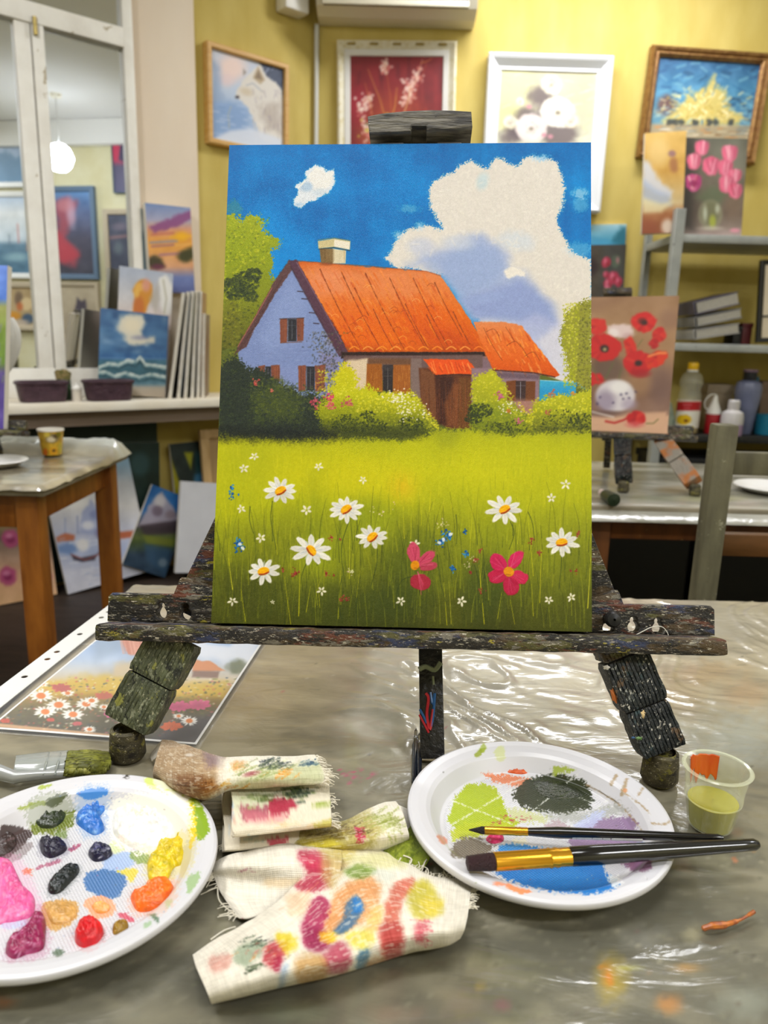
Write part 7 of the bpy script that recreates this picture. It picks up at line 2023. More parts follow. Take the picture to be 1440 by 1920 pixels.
# a dried strand of orange paint
pc = tube('dried_paint_strand', [onz(*p) for p in crom([(1316, 1742, T + .001), (1335, 1736, T + .003), (1358, 1734, T + .002), (1385, 1726, T + .0025), (1405, 1715, T + .0025), (1416, 1708, T + .004)], 5)], [.0008] + [.0016] * 4 + [.0021] * 6 + [.0014] * 4 + [.0008] * 5 + [.0012] * 5 + [.0004], M('dried_orange_paint', '#c0702c', .35, '#7c3c2c', ns=220), None, 8)
setp(pc, 'dried curl of orange paint lying on the plastic sheet, right of the plates', 'paint scrap')
# ================================================================== window side: sill, floor canvases, rear left table
def leanp(nh, l):
    nh = A(nh, float); nh /= np.linalg.norm(nh)
    return nh * math.cos(l) + A([0, 0, 1.]) * math.sin(l)


R4 = random.Random(44)


def p_sunset(P):
    P.C[:] = P.colour([(385, '#7d93c2'), (412, '#a8a8c4'), (430, '#d89a78'), (455, '#e8a13c'), (480, '#dca064'), (500, '#d8a078'), (520, '#6a7ab0'), (548, '#5a6498')], P.X, P.Y); P.mottle(.05, .06, 3)
    P.poly([(280, 425), (310, 412), (345, 398), (368, 392), (368, 406), (330, 425), (290, 437)], '#8c4c84', .9, 4, 3, .1)
    for (x, y, l, c) in [(285, 440, 40, '#c46a5c'), (300, 450, 50, '#e0a04c'), (282, 455, 50, '#7c86b4'), (285, 462, 40, '#a06a84'), (320, 445, 40, '#f0b428'), (300, 478, 40, '#9c6a8c'), (330, 460, 30, '#e8b060')]: P.st([(x, y), (x + l, y - 3)], 4, c, .8, 2.5)
    P.ell(340, 443, 12, 8, '#f6b818', .9, 6); P.ell(292, 493, 16, 12, '#3c3824', .95, 5, .3, 3, .1); P.ell(352, 478, 18, 12, '#3a3c1c', .95, 5, -.3, 3, .1); P.ell(296, 500, 12, 5, '#6c2c4c', .8, 3)


def p_angel(P):
    P.C[:] = P.colour([(512, '#aeb6c8'), (560, '#c6c4c8'), (600, '#d6c6c0'), (750, '#cfc8c8')], P.X, P.Y); P.mottle(.05, .06, 5)
    P.poly([(250, 590), (253, 560), (248, 545), (258, 530), (270, 524), (284, 532), (286, 555), (278, 570), (270, 590)], '#d08c2c', 1, 3, 2, .1, smooth=True)
    P.ell(262, 538, 9, 8, '#e4b050', .9, 4); P.ell(274, 535, 8, 12, '#d89890', .8, 4); P.ell(260, 575, 10, 20, '#c06a2c', .9, 4); P.ell(256, 550, 5, 8, '#e8c060', .7, 3)
    P.poly([(298, 520), (312, 516), (325, 540), (330, 590), (305, 590), (300, 560)], '#e6e4e0', .95, 4, 3, .1); P.st([(306, 525), (312, 560), (308, 588)], 3, '#a8a48c', .7, 2)
    P.poly([(280, 560), (296, 530), (300, 560), (292, 590)], '#b0a89c', .7, 5)


def p_seascape(P):
    P.C[:] = P.colour([(588, '#3c6290'), (630, '#4a78a8'), (660, '#3a6a9c'), (672, '#2c6098'), (676, '#3c6c84'), (700, '#2f5c6c'), (718, '#4c7486'), (730, '#a8a49c'), (750, '#8c7a66')], P.X, P.Y)
    P.mottle(.10, .05, 7)
    for k in range(70):
        x, y = R4.uniform(190, 320), R4.uniform(590, 660); P.ell(x, y, R4.uniform(5, 14), R4.uniform(3, 8), R4.choice(['#2c5484', '#5c8ab4', '#3a6898', '#86a4c0', '#244a78']), .5, 5)
    P.poly([(218, 620), (225, 595), (245, 588), (268, 590), (275, 605), (262, 620), (268, 632), (288, 632), (290, 642), (262, 648), (240, 645), (232, 630)], '#ddd6c4', .95, 6, 5, .08)
    P.ell(248, 610, 16, 14, '#e8dcc0', .8, 8); P.ell(262, 633, 14, 4, '#7c7ca0', .6, 3)
    P.st([(182, 671), (318, 673)], 2, '#6a90b8', .7, 1.5)
    for (y, pts) in [(684, [(185, 690), (205, 682), (222, 686), (240, 676), (255, 680), (262, 670), (272, 684), (290, 686), (312, 690)]), (704, [(180, 700), (198, 698), (215, 706), (235, 700), (262, 708), (285, 702), (310, 708)])]:
        P.st(pts, 5, '#b8c8c4', .85, 2.5, None, 3, .15); P.st([(a, b + 7) for a, b in pts], 4, '#1e4450', .8, 2.5, None, 2, .15); P.st([(a, b - 2) for a, b in pts], 2, '#e0e6e0', .8, 1.5, None, 2, .2)
    P.poly([(176, 722), (310, 726), (306, 755), (172, 755)], '#a89a88', .8, 5, 4, .06)


flatpic('unframed_picture', 'orange sunset over purple hills, white-edged canvas hung on the cream pier', [(280, 388), (362, 384), (360, 548), (276, 548)], wp(0, 0, .075), NL, '#a8a8c4', p_sunset, (70, 110), .03)
flatpic('unframed_picture', 'narrow strip of a pale blue canvas showing left of the orange sunset', [(252, 394), (300, 391), (298, 530), (250, 530)], wp(0, 0, .035), NL, '#9db0bc', lambda P: (P.mottle(.06, .05, 6), P.ell(268, 420, 6, 14, '#dfe4e6', .8, 4), P.poly([(250, 450), (280, 440), (280, 530), (250, 530)], '#7f98a8', .6, 8)), (40, 70), .02)
def sp(px, off, z=None):
    """point on the sill under pixel column px, off metres from the wall"""
    p = onp(px, 742, C0 + NL * off, NL); p[2] = ZS0 if z is None else z
    return p


flatpic('canvas_painting', 'stormy seascape canvas with white surf leaning on the window sill, behind the right basket', [(194, 588), (322, 591), (304, 747), (178, 741)], sp(240, .20), leanp((.38, -1, 0), .10), '#3c6290', p_seascape, (90, 100), .018, zb=ZS0)
flatpic('canvas_painting', 'angel canvas with golden hair and white wing on the sill, behind the stormy seascape', [(232, 513), (337, 516), (302, 747), (208, 742)], sp(258, .145), leanp((.42, -1, 0), .07), '#aeb6c8', p_angel, (80, 110), .022, zb=ZS0)

# canvases standing on edge
M_edge = M('white_canvas_edge', '#ddd8ce', .7, '#cfc8ba', ns=30)
tops = [(344, 549, 318, 743), (353, 547, 334, 743), (361, 546, 347, 743), (368.5, 546, 360, 743), (376, 546, 371, 743), (382, 588, 380, 743)]
cols = ['#2a2826', '#2c5470', '#6a7048', '#22282c', '#c08a3c', '#7c5a48']
for i, (tx, ty, bx, by) in enumerate(tops):
    bpt = sp(bx, .27); tpt = ony(tx, ty, bpt[1])
    up = tpt - bpt; h = np.linalg.norm(up); up /= h
    dep = A([-.14, .99, 0]); dep -= up * np.dot(dep, up); dep /= np.linalg.norm(dep); sd = np.cross(dep, up)
    dl = .095 + .012 * (i % 2)
    bm = bmesh.new(); c = bpt + up * h / 2 + dep * dl
    add_box(bm, c, (sd, dep, up), (.0068, dl, h / 2), .001, 1)
    me = bpy.data.meshes.new('edge_canvas'); bm.normal_update()
    for f in bm.faces: f.material_index = 1 if abs(f.normal.dot(Vector(sd))) > .9 else 0
    bm.to_mesh(me); bm.free()
    o = link('edge_canvas', me, [M_edge, M('painted_face_' + 'abcdef'[i], cols[i], .6, '#8a8478', ns=9)], None, False)
    setp(o, 'white-edged canvas standing on edge on the sill, %s in the row of six' % ['leftmost', 'second from left', 'third from left', 'fourth from left', 'fifth from left', 'rightmost and shortest'][i], 'canvas', 'canvases standing on edge on the sill')

# baskets, jar and cup on the sill
M_bask = M('plum_woven_plastic', '#3a2630', .5, '#4c3440', ns=30, bump=.004, bs=90)


def basket(px, py, w, h, label):
    c = sp(px, py); t = thing('storage_basket', c, label, 'basket')
    def ring(prof, name):
        n = 40; V = []
        for r, z in prof:
            for k in range(n):
                a = 2 * math.pi * k / n; ca, sa = math.cos(a), math.sin(a)
                q = lambda v: math.copysign(abs(v) ** .55, v)
                wv = 1 + .012 * math.sin(a * 26) * (1 if name == 'basket_body' else 0)
                V.append(c + WD * q(ca) * w / 2 * r * wv + NL * q(sa) * w * .27 * r * wv + A([0, 0, z]))
        mesh(name, V, gridf(len(prof), n, wrap_m=True)[:, ::-1], M_bask, t)
    ring([(.02, .002), (.84, .002), (.86, .006), (.90, h * .35), (.94, h * .7), (.97, h - .008), (.93, h - .008), (.86, h * .5), (.80, .008), (.02, .007)], 'basket_body')
    ring([(.97, h - .010), (1.03, h - .008), (1.04, h), (.98, h + .004), (.92, h)], 'basket_rim')


basket(80, .235, .185, .075, 'plum plastic basket on the window sill, the left of two')
basket(204, .262, .19, .078, 'plum plastic basket in front of the stormy seascape canvas, the right of two')
gj = thing('brush_jar', sp(121, .165), 'small green jar with a tuft of bristles between the two baskets', 'jar')
gc = sp(121, .165)
lathe('jar_body', [(.001, 0), (.026, 0), (.028, .01), (.027, .075), (.024, .08), (.022, .075), (.022, .01), (.001, .008)], gc, M('dark_green_glaze', '#2c4428', .35), gj, 24)
mesh('bristle_tuft', *(lambda V: (V, gridf(8, 12, wrap_m=True)))([gc + A([.019 * (1 + .5 * i / 7) * math.cos(k * .5236) + .004 * math.sin(k * 7), .019 * (1 + .5 * i / 7) * math.sin(k * .5236), .06 + .05 * i / 7 + .008 * math.sin(k * 5)]) for i in range(8) for k in range(12)]), M('tan_green_bristle', '#6a6a38', .7, '#b09468', ns=60), gj)
wc = sp(144, .25); t = thing('lidded_cup', wc, 'little white cup with a lid on the sill, between the baskets', 'cup')
lathe('cup_body', [(.001, 0), (.017, 0), (.019, .045), (.001, .046)], wc, M('cream_porcelain', '#d8d0c4', .3), t, 24)
lathe('cup_lid', [(.021, .045), (.021, .052), (.012, .058), (.006, .062), (.006, .068), (.001, .07)], wc, M_white, t, 24)


# ------------------------------------------------------------------ canvases leaning below the sill
def p_ship(P):
    P.C[:] = P.colour([(870, '#9cc0dc'), (905, '#c4c8d0'), (950, '#d8d6d6'), (1000, '#bcc0d4'), (1030, '#a4b0d0'), (1070, '#c4c6d8'), (1120, '#d0d0dc')], P.X, P.Y); P.mottle(.07, .04, 9)
    P.ell(170, 892, 30, 8, '#86b4d8', .7, 8); P.ell(140, 940, 26, 14, '#ecebe8', .8, 8)
    P.poly([(150, 1000), (152, 965), (160, 950), (168, 945), (170, 938), (175, 945), (186, 955), (194, 970), (196, 1005)], '#9aa4c8', .9, 4, 3, .1); P.ell(178, 965, 10, 8, '#7c88b4', .8, 4); P.ell(165, 985, 12, 8, '#e6e6ea', .8, 4)
    P.st([(122, 972), (122, 1000)], 3, '#8c98bc', .7, 2); P.st([(145, 968), (146, 1000)], 3, '#7884b0', .7, 2)
    P.poly([(105, 1008), (122, 998), (140, 1003), (138, 1014), (108, 1015)], '#b4623c', .9, 3, 2, .1); P.poly([(200, 1000), (275, 992), (276, 1006), (205, 1012)], '#b45a34', .9, 3, 2, .1); P.ell(195, 1000, 16, 12, '#6c6890', .8, 5)
    P.poly([(108, 1025), (135, 1015), (150, 1030), (130, 1040), (110, 1036)], '#6484b8', .8, 5); P.poly([(132, 1038), (150, 1046), (180, 1040), (186, 1034), (178, 1050), (155, 1054), (138, 1050)], '#3c3440', .95, 2.5); P.st([(134, 1040), (160, 1050), (184, 1040)], 1.6, '#b4503c', .8, 1.5)
    P.ell(155, 1022, 12, 12, '#e4e0dc', .85, 5); P.poly([(188, 1055), (205, 1048), (210, 1062), (195, 1062)], '#4c4650', .9, 3); P.st([(190, 1068), (206, 1072)], 3, '#c07048', .8, 2); P.st([(195, 1040), (204, 1034)], 4, '#c4603c', .8, 2)
    for k in range(60): x, y = R4.uniform(105, 285), R4.uniform(1010, 1100); P.st([(x, y), (x + R4.uniform(6, 18), y - 2)], 2, R4.choice(['#e4e4ea', '#94a4cc', '#b4bcd8', '#dcdce4']), .6, 1.5)


def p_pink(P):
    P.C[:] = P.colour([(935, '#8c7038'), (975, '#96804a'), (1010, '#6c5c50'), (1050, '#b4927c'), (1080, '#d8a884'), (1130, '#dcb084')], P.X, P.Y); P.mottle(.08, .05, 11)
    P.poly([(30, 940), (82, 938), (86, 955), (30, 962)], '#2c5488', .9, 4)
    for (x, y, r) in [(75, 985, 10), (84, 1082, 14), (60, 1015, 8), (20, 1010, 16), (15, 1080, 16)]: P.ell(x, y, r, r * 1.1, '#b04a78', .95, 4, 0, 3, .1); P.ell(x, y + 2, r * .5, r * .4, '#7c2050', .8, 3); P.ell(x - 3, y - 5, r * .4, r * .3, '#d88aac', .7, 3)
    P.ell(70, 1040, 14, 22, '#5c4c4c', .7, 8); P.poly([(55, 1060), (100, 1052), (105, 1100), (70, 1120)], '#d8b494', .6, 8)


def p_mount(P):
    P.C[:] = P.colour([(900, '#1c5c9c'), (960, '#2c6cac'), (980, '#3c3a40'), (1010, '#54622c'), (1040, '#24384c'), (1100, '#1c3850')], P.X, P.Y); P.mottle(.07, .06, 13)
    P.poly([(258, 985), (272, 960), (285, 938), (303, 922), (314, 940), (328, 955), (338, 975), (335, 985), (290, 990)], '#a49cac', .95, 4, 4, .1); P.ell(300, 940, 10, 12, '#d0cccc', .8, 5); P.ell(295, 958, 10, 10, '#6c5c6c', .8, 4); P.ell(320, 965, 10, 8, '#84747c', .8, 4)
    P.poly([(262, 985), (335, 975), (338, 1000), (270, 1003)], '#382c34', .9, 4); P.poly([(268, 1003), (330, 1012), (325, 1025), (275, 1018)], '#6c7424', .9, 4); P.poly([(270, 1020), (320, 1030), (310, 1080), (275, 1050)], '#2c4c68', .8, 5); P.ell(305, 1055, 8, 8, '#7c8c98', .7, 4)


def p_yellow(P):
    P.C[:] = rgb('#24302c'); P.poly([(303, 850), (318, 850), (345, 930), (325, 930)], '#a49c1c', .95, 3); P.poly([(345, 848), (362, 848), (358, 880)], '#a8a81c', .95, 3); P.poly([(365, 890), (385, 880), (392, 930), (360, 930)], '#3c7ca8', .9, 5); P.poly([(366, 848), (380, 848), (386, 890), (366, 885)], '#1c4c54', .8, 5); P.mottle(.05, .06, 15)


lo = onz(210, 1100, 0)
n1 = leanp(NL, .14)
flatpic('leaning_canvas', 'pale canvas of sailing boats by domed buildings, on the floor behind the table leg', [(74, 902), (236, 868), (291, 1084), (130, 1117)], lo, n1, '#c4c8d0', p_ship, (110, 140), .02, zb=0)
pk = onz(80, 1122, 0)
flatpic('leaning_canvas', 'canvas with pink roses on ochre ground, leaning on the floor at the left edge', [(-60, 958), (82, 938), (110, 1114), (-40, 1140)], pk, leanp(NL, .14), '#8c7038', p_pink, (100, 110), .02, zb=0)
mo = onz(300, 1092, 0) - NL * .04
flatpic('leaning_canvas', 'tilted canvas of a snowy mountain under deep blue sky, leaning on the floor', [(277, 902), (353, 941), (314, 1092), (243, 1056)], mo, leanp(NL, .14), '#1c5c9c', p_mount, (80, 100), .018, zb=0)
wh = onz(370, 1088, 0) - NL * .03
flatpic('leaning_canvas', 'blank white canvas on the floor, right of the snowy mountain canvas', [(350, 926), (440, 914), (424, 1086), (320, 1088)], wh, leanp(NL, .12), '#cfd0d6', lambda P: P.mottle(.03, .03, 17), (40, 50), .018, zb=0)
ye = onz(360, 1080, 0) - NL * .085
flatpic('leaning_canvas', 'dark abstract canvas with yellow streaks behind the blank white canvas', [(302, 850), (378, 848), (420, 1075), (360, 1078)], ye, leanp(NL, .10), '#24302c', p_yellow, (60, 90), .018, zb=0)
dk = onz(265, 1092, 0) - NL * .10
flatpic('leaning_canvas', 'dark teal canvas standing in shade behind the mountain canvas', [(226, 832), (298, 828), (302, 1060), (230, 1066)], dk, leanp(NL, .04), '#1f3630', lambda P: (P.mottle(.03, .04, 19), P.ell(262, 870, 18, 22, '#3c5c60', .8, 8), P.poly([(275, 890), (330, 880), (330, 960), (275, 960)], '#18281f', .7, 8)), (60, 90), .018)
# back of a stretched canvas
bp = onz(400, 1085, 0) - NL * .10
rc = fit_rect([(366, 808), (470, 800), (500, 1075), (404, 1082)], bp, leanp(NL, .12)); c, u, v, w, h = rc; nn = np.cross(v, u)
t = thing('reversed_canvas', c + v * h / 2, 'back of a stretched canvas with pale wood bars, leaning behind the easel painting', 'canvas')
M_bar = M('pale_stretcher_wood', '#cfae7c', .6, '#bc9a66', ns=10, nst=(4, 4, 1))
for (a, b, l1, l2) in ((0, -1, w / 2, .02), (0, 1, w / 2, .02), (-1, 0, .02, h / 2 - .04), (1, 0, .02, h / 2 - .04)):
    obox('stretcher_bar', c + u * a * (w / 2 - .02) + v * b * (h / 2 - .02), (u, v, nn), (l1, l2, .01), M_bar, t, .002)
obox('canvas_back', c - nn * .011, (u, v, nn), (w / 2, h / 2, .001), M('raw_linen', '#b89a6c', .8), t, 0)

# ------------------------------------------------------------------ rear left table
M_lt = M('amber_varnished_wood', '#9c5f22', .4, '#7c4616', ns=7, nst=(5, 5, 1), bump=.0006, bs=80)
lx1 = onz(60, 905)[0] + .03; ly0 = onz(20, 906)[1]; ly1 = onz(226, 841)[1]; lx0 = -2.0
lt = thing('rear_table', (lx1 - .3, (ly0 + ly1) / 2, 0), 'amber wooden table at the left with plastic-covered top and a paper cup', 'table')
box('tabletop', (lx0, ly0, T - .03), (lx1, ly1, T - .004), M('grey_stained_tabletop', '#7c7460', .5, '#918873', ns=9), lt, .006)
for (x, y) in ((lx1 - .055, ly0 + .05), (lx1 - .05, ly1 - .05), (lx0 + .05, ly0 + .05), (lx0 + .05, ly1 - .05)):
    box('leg', (x - .025, y - .025, 0), (x + .025, y + .025, T - .031), M_lt, lt, .004)
for lo_, hi_ in (((lx0 + .06, ly0 + .035, T - .11), (lx1 - .07, ly0 + .055, T - .031)), ((lx1 - .06, ly0 + .07, T - .10), (lx1 - .042, ly1 - .07, T - .031)), ((lx0 + .06, ly1 - .055, T - .11), (lx1 - .07, ly1 - .035, T - .031))):
    box('apron', lo_, hi_, M_lt, lt, .002)
gx = np.linspace(lx0 - .005, lx1 + .008, 120); gy = np.linspace(ly0 - .008, ly1 + .01, 70); X2, Y2 = np.meshgrid(gx, gy)
ed = np.minimum.reduce([lx1 + .008 - X2, Y2 - ly0 + .008, ly1 + .01 - Y2])
bunch = sstep(-1.25, -1.1, X2) * sstep(.16, .05, ly1 - Y2) * sstep(-.05, -.02, -(X2 - lx1 - .1))
Z2 = T - .003 + bunch * (.012 + .045 * fbm(X2 * 16, Y2 * 36, 5, 3)) * sstep(0, .03, ed) + (fbm(X2 * 20, Y2 * 30, 6, 3) - .5) * .003 - .012 * (1 - sstep(0, .010, ed)) * (.6 + .8 * fbm(X2 * 30, Y2 * 30, 9, 2))
Gp2 = np.stack([X2, Y2, Z2], -1); PX, PY = proj(Gp2); P2 = Paint(PX, PY, '#8a8470'); n_ = fbm(X2 * 8, Y2 * 14, 8, 4)
P2.C = rgb('#6c6452') + (rgb('#b0a68c') - rgb('#6c6452')) * sstep(.3, .7, n_)[..., None]; P2.C = P2.C * (1 - bunch[..., None] * .7) + rgb('#c8d0d0') * bunch[..., None] * .7
o = mesh('plastic_cover', Gp2.reshape(-1, 3), gridf(70, 120), bpy.data.materials['clear_plastic_over_stained_cloth'], None, cols=P2.lin().reshape(-1, 3), auto=False)
setp(o, 'plastic cover with a crumpled glossy heap on the rear left table', 'tablecloth')

cpc = onz(98, 853); ct = thing('paper_cup', cpc, 'yellow printed paper coffee cup on the rear left table', 'cup')
rim = ony(98, 805, cpc[1]); hcup = rim[2] - T; rcup = (ony(123, 805, cpc[1])[0] - ony(75, 805, cpc[1])[0]) / 2
n, k = 40, 64
zz = np.linspace(0, 1, n); V = A([[cpc[0] + rcup * (.72 + .24 * z) * math.cos(a), cpc[1] + rcup * (.72 + .24 * z) * math.sin(a), T + .002 + hcup * z * .98] for z in zz for a in np.linspace(0, 2 * np.pi, k, endpoint=False)])
Pc = UPaint(V, '#c09a30'); Pc.C *= (1 + (fbm(Pc.X * .15, Pc.Y * .15, 4, 3) - .5)[:, None] * .5)
for (x, y, rx, ry, c_) in [(98, 822, 13, 9, '#8c7c58'), (96, 824, 8, 5, '#e0d4b8'), (104, 818, 5, 4, '#5c4a34'), (100, 846, 8, 7, '#e0a020'), (101, 845, 3, 2.5, '#3c2c18'), (85, 848, 4, 7, '#c8601c'), (113, 840, 4, 10, '#b8a83c'), (88, 815, 6, 5, '#d8c048'), (110, 815, 5, 5, '#7c7424')]: Pc.ell(x, y, rx, ry, c_, .9, 1.5)
mesh('cup_wall', V, gridf(n, k, wrap_m=True), M('printed_paper'), ct, cols=Pc.lin(), auto=False)
lathe('cup_rim', [(rcup * .93, -.004), (rcup * .99, -.003), (rcup, 0), (rcup * .97, .002), (rcup * .92, -.002), (rcup * .70, -hcup + .008), (.001, -hcup + .007)], (cpc[0], cpc[1], T + hcup), M('white_paper', '#e6e2da', .6), ct, 40)
bc = onz(122, 848); t = thing('blue_cap', bc, 'small dark blue bottle cap beside the paper cup', 'cap')
lathe('cap_body', [(.001, 0), (.012, 0), (.012, .022), (.010, .026), (.001, .027)], bc + A([.004, .06, 0]), M('navy_plastic', '#1c2440', .3), t, 20)
def small_plate(px, py, label, r=.075):
    c = onz(px, py); t = thing('paper_plate', c, label, 'plate')
    lathe('dish', [(.001, .002), (r * .68, .002), (r * .78, .009), (r * .86, .012), (r * .98, .015), (r, .013), (r * .97, .012), (r * .72, .0005), (.001, .0005)], c, M('white_plate_plastic', '#e6e5e4', .35), t, 48)
small_plate(-8, 872, 'white plate on the rear left table, cut off by the left edge')


# ------------------------------------------------------------------ smaller table easels (behind)
def rear_easel(rc, feet, label, over=(.04, .04), mat=None, legw=.035, zb=T):
    c, u, v, w, h = rc; nn = np.cross(v, u); mat = mat or M_ez
    o = c + v * h / 2
    t = thing('table_easel', A([o[0], o[1], zb]), label, 'easel')
    a0, a1 = -w / 2 - over[0], w / 2 + over[1]
    ax = (u, -v, nn)
    obox('tray', o + u * (a0 + a1) / 2 + v * .009 - nn * .006, ax, ((a1 - a0) / 2, .007, .02), mat, t, .003)
    obox('crossbar', o + u * (a0 + a1) / 2 - v * .012 - nn * .026, ax, ((a1 - a0) / 2 - .01, .012, .006), mat, t, .002)
    bar('mast', o - nn * .042 + v * .02, o - v * (h + .03) - nn * .042, .02, .012, mat, t, u)
    obox('head_clamp', o - v * (h + .016) - nn * .02, ax, (.035, .008, .02), mat, t, .004)
    for (fx, fy, a, mm) in feet:
        f = onz(fx, fy, zb) + A([0, 0, .022]); p = o + u * a + v * .014 - nn * .012
        d = p - f; L_ = np.linalg.norm(d); d /= L_
        lg = thing_part('leg', p, t); sd = np.cross(d, nn)
        prism('ribbed_block', f + d * L_ * .06, f + d * L_ * .5, ribbed(legw, .024), sd, mm, lg); prism('ribbed_block', f + d * L_ * .52, f + d * L_, ribbed(legw, .025), sd, mm, lg)
        lathe('rubber_foot', [(.001, 0), (.012, 0), (.0135, .004), (.012, .022), (.009, .025), (.001, .023)], f - A([0, 0, .022]), M_foot, lg, 20)
    bar('rear_leg', o - v * h * .7 - nn * .05, A([o[0], o[1], zb]) - A([nn[0], nn[1], 0]) * .16 + A([0, 0, .004]), .018, .012, mat, t, u)
    return t


def p_iris(P):
    P.C[:] = P.colour([(490, '#6c8cdc'), (560, '#5c84d8'), (575, '#a0a464'), (620, '#7c9440'), (680, '#6c8c3c'), (700, '#5c4c8c'), (800, '#5c4a9c')], P.X, P.Y); P.mottle(.1, .05, 21)
    for k in range(60): x, y = R4.uniform(-120, 18), R4.uniform(580, 800); P.st([(x, y), (x + R4.uniform(-8, 8), y - R4.uniform(10, 26))], 2, R4.choice(['#8ca850', '#4c6c2c', '#e8e8e0', '#7c6cb8', '#a898d0']), .7, 1.4)


_, rcI = flatpic('canvas_painting', 'canvas with blue sky, green meadow and purple flowers, cut off by the left edge', [(-190, 492), (19, 498), (2, 800), (-196, 798)], ony(-60, 800, 1.86), leanp((-.1, -1, 0), .17), '#6c8cdc', p_iris, (90, 110), .018)
rear_easel(rcI, [(-4, 850, .10, M('grey_ribbed_plastic', '#5c5c60', .5, '#3c3c40', ns=20)), (-180, 852, -.11, M_ezb)], 'dark table easel at the left edge, holding the purple flower canvas', (.03, .055))
# white cloth hanging behind that canvas
n = 26; V = []
cw = ony(22, 650, 2.02)
th = np.linspace(0, 2 * np.pi, 28, endpoint=False)
for i in range(n):
    f = i / (n - 1); r = (.045 * math.sin(math.pi * min(1, f * .92 + .06)) ** .7) * (1 - .15 * f)
    for a in th:
        q = 1 + .22 * math.sin(a * 5 + f * 3) * (1 - f * .4)
        V.append(cw + A([-.012 + r * .75 * q * math.cos(a) + .02 * (.5 - f), r * .5 * q * math.sin(a), .075 - .15 * f]))
wcl = mesh('hanging_cloth', V, gridf(n, 28, wrap_m=True), M('white_cotton', '#dddcd8', .8), None)
setp(wcl, 'white cloth bundle hanging from the easel at the left edge', 'cloth')
# ================================================================== right side: rear table, chair, shelf and what stands on them
R5 = random.Random(55)


def p_poppy(P):
    P.C[:] = P.colour([(555, '#a07a58'), (620, '#ac8660'), (680, '#97704e'), (740, '#84624c'), (775, '#8c6a58'), (782, '#d0a486'), (815, '#d8ae90')], P.X, P.Y); P.mottle(.08, .025, 3)
    P.ell(1225, 640, 30, 60, '#a87f5a', .5, 20); P.ell(1240, 720, 26, 40, '#6f5450', .6, 18); P.ell(1255, 600, 20, 20, '#8a6450', .6, 12); P.ell(1200, 715, 20, 26, '#b08860', .5, 12); P.poly([(1090, 556), (1180, 556), (1130, 580), (1090, 590)], '#8a6448', .6, 12)
    P.poly([(1092, 778), (1250, 772), (1246, 815), (1090, 812)], '#d4a888', .9, 4)
    P.ell(1140, 690, 30, 26, '#5c4a40', .7, 10)
    P.ell(1165, 620, 26, 12, '#e0c8c4', 1, 3, .05, 3, .1); P.ell(1150, 624, 10, 8, '#f0e4e0', .8, 3); P.ell(1176, 630, 9, 6, '#c8a4a4', .7, 3)
    def pop(x, y, rx, ry, c, dark=True, an=0):
        P.ell(x, y, rx, ry, c, 1, 2.2, an, 3, .12)
        for k in range(12):
            a = R5.uniform(0, 6.28); P.st([(x + rx * .3 * math.cos(a), y + ry * .3 * math.sin(a)), (x + rx * .85 * math.cos(a), y + ry * .85 * math.sin(a))], R5.uniform(3, 6), R5.choice(['#dc3024', '#b0141c', '#d02020', '#e04834', '#9c1018']), .4, 3)
        if dark: P.ell(x + 1, y + 1, rx * .25, ry * .25, '#2c1c18', .95, 2.5)
    pop(1207, 604, 23, 19, '#d0201c'); P.ell(1204, 602, 8, 6, '#4c2018', .7, 3); pop(1120, 612, 18, 16, '#d02c20', False); pop(1132, 652, 32, 26, '#c81c18'); P.ell(1134, 655, 7, 6, '#3a2a20', 1, 2); P.ell(1134, 655, 3, 3, '#b8a878', .9, 1)
    pop(1236, 628, 13, 14, '#c8241c', False, .5); pop(1226, 645, 9, 9, '#b4181c', False); pop(1182, 650, 11, 20, '#d42c1c', False, -.2); pop(1196, 680, 28, 22, '#c41c1c'); pop(1230, 674, 22, 14, '#d8381c', False, -.45); P.st([(1216, 668), (1236, 662), (1248, 662)], 4, '#f0904c', .9, 2); pop(1105, 710, 28, 12, '#c81c1c', False, .05); P.ell(1200, 700, 18, 8, '#a0141c', .8, 4)
    for s_ in ([(1150, 680), (1140, 700), (1132, 715)], [(1165, 690), (1160, 712)], [(1205, 636), (1195, 650)], [(1110, 685), (1122, 715)]): P.st(s_, 1.6, '#5c6a34', .8, 1.2)
    P.ell(1154, 742, 37, 30, '#d4ccd0', 1, 4); P.ell(1135, 752, 18, 20, '#8c7c94', .7, 9); P.ell(1162, 726, 18, 12, '#f0ece8', .8, 6); P.ell(1180, 758, 14, 10, '#a898ac', .7, 6)
    for (x, y) in [(1165, 740), (1175, 738), (1168, 748), (1180, 746), (1125, 745), (1120, 757), (1150, 755), (1192, 735)]: P.ell(x, y, 2.4, 2.2, '#443a5c', .75, 1.6, 0, 1.5, .3)
    P.ell(1135, 776, 34, 6, '#5c4440', .7, 4); P.st([(1110, 772), (1150, 782)], 3, '#e0d4cc', .8, 2)
    P.st([(1136, 790), (1152, 793), (1168, 788), (1185, 780)], 4, '#b41c1c', .95, 1.8); pop(1192, 784, 18, 13, '#c01c1c', False); P.ell(1190, 796, 16, 6, '#d05c5c', .7, 4); P.st([(1212, 794), (1225, 794), (1234, 786)], 2, '#6c6a34', .9, 1.4)


_, rcP = flatpic('canvas_painting', 'canvas of red poppies in a white vase standing on the rear table easel', [(1040, 556), (1279, 557), (1246, 811), (1030, 806)], ony(1180, 811, 1.86), leanp((-.38, -1, 0), .20), '#a07a58', p_poppy, (150, 160), .02, side='#d8d0c4')
rear_easel(rcP, [(1168, 922, .04, M_ezb), (1302, 928, .135, M('orange_stained_leg', '#8a8378', .6, '#a86a38', ns=22, contrast=(.48, .6)))], 'black table easel on the rear right table, holding the poppy canvas', (.05, .07), None, .04)

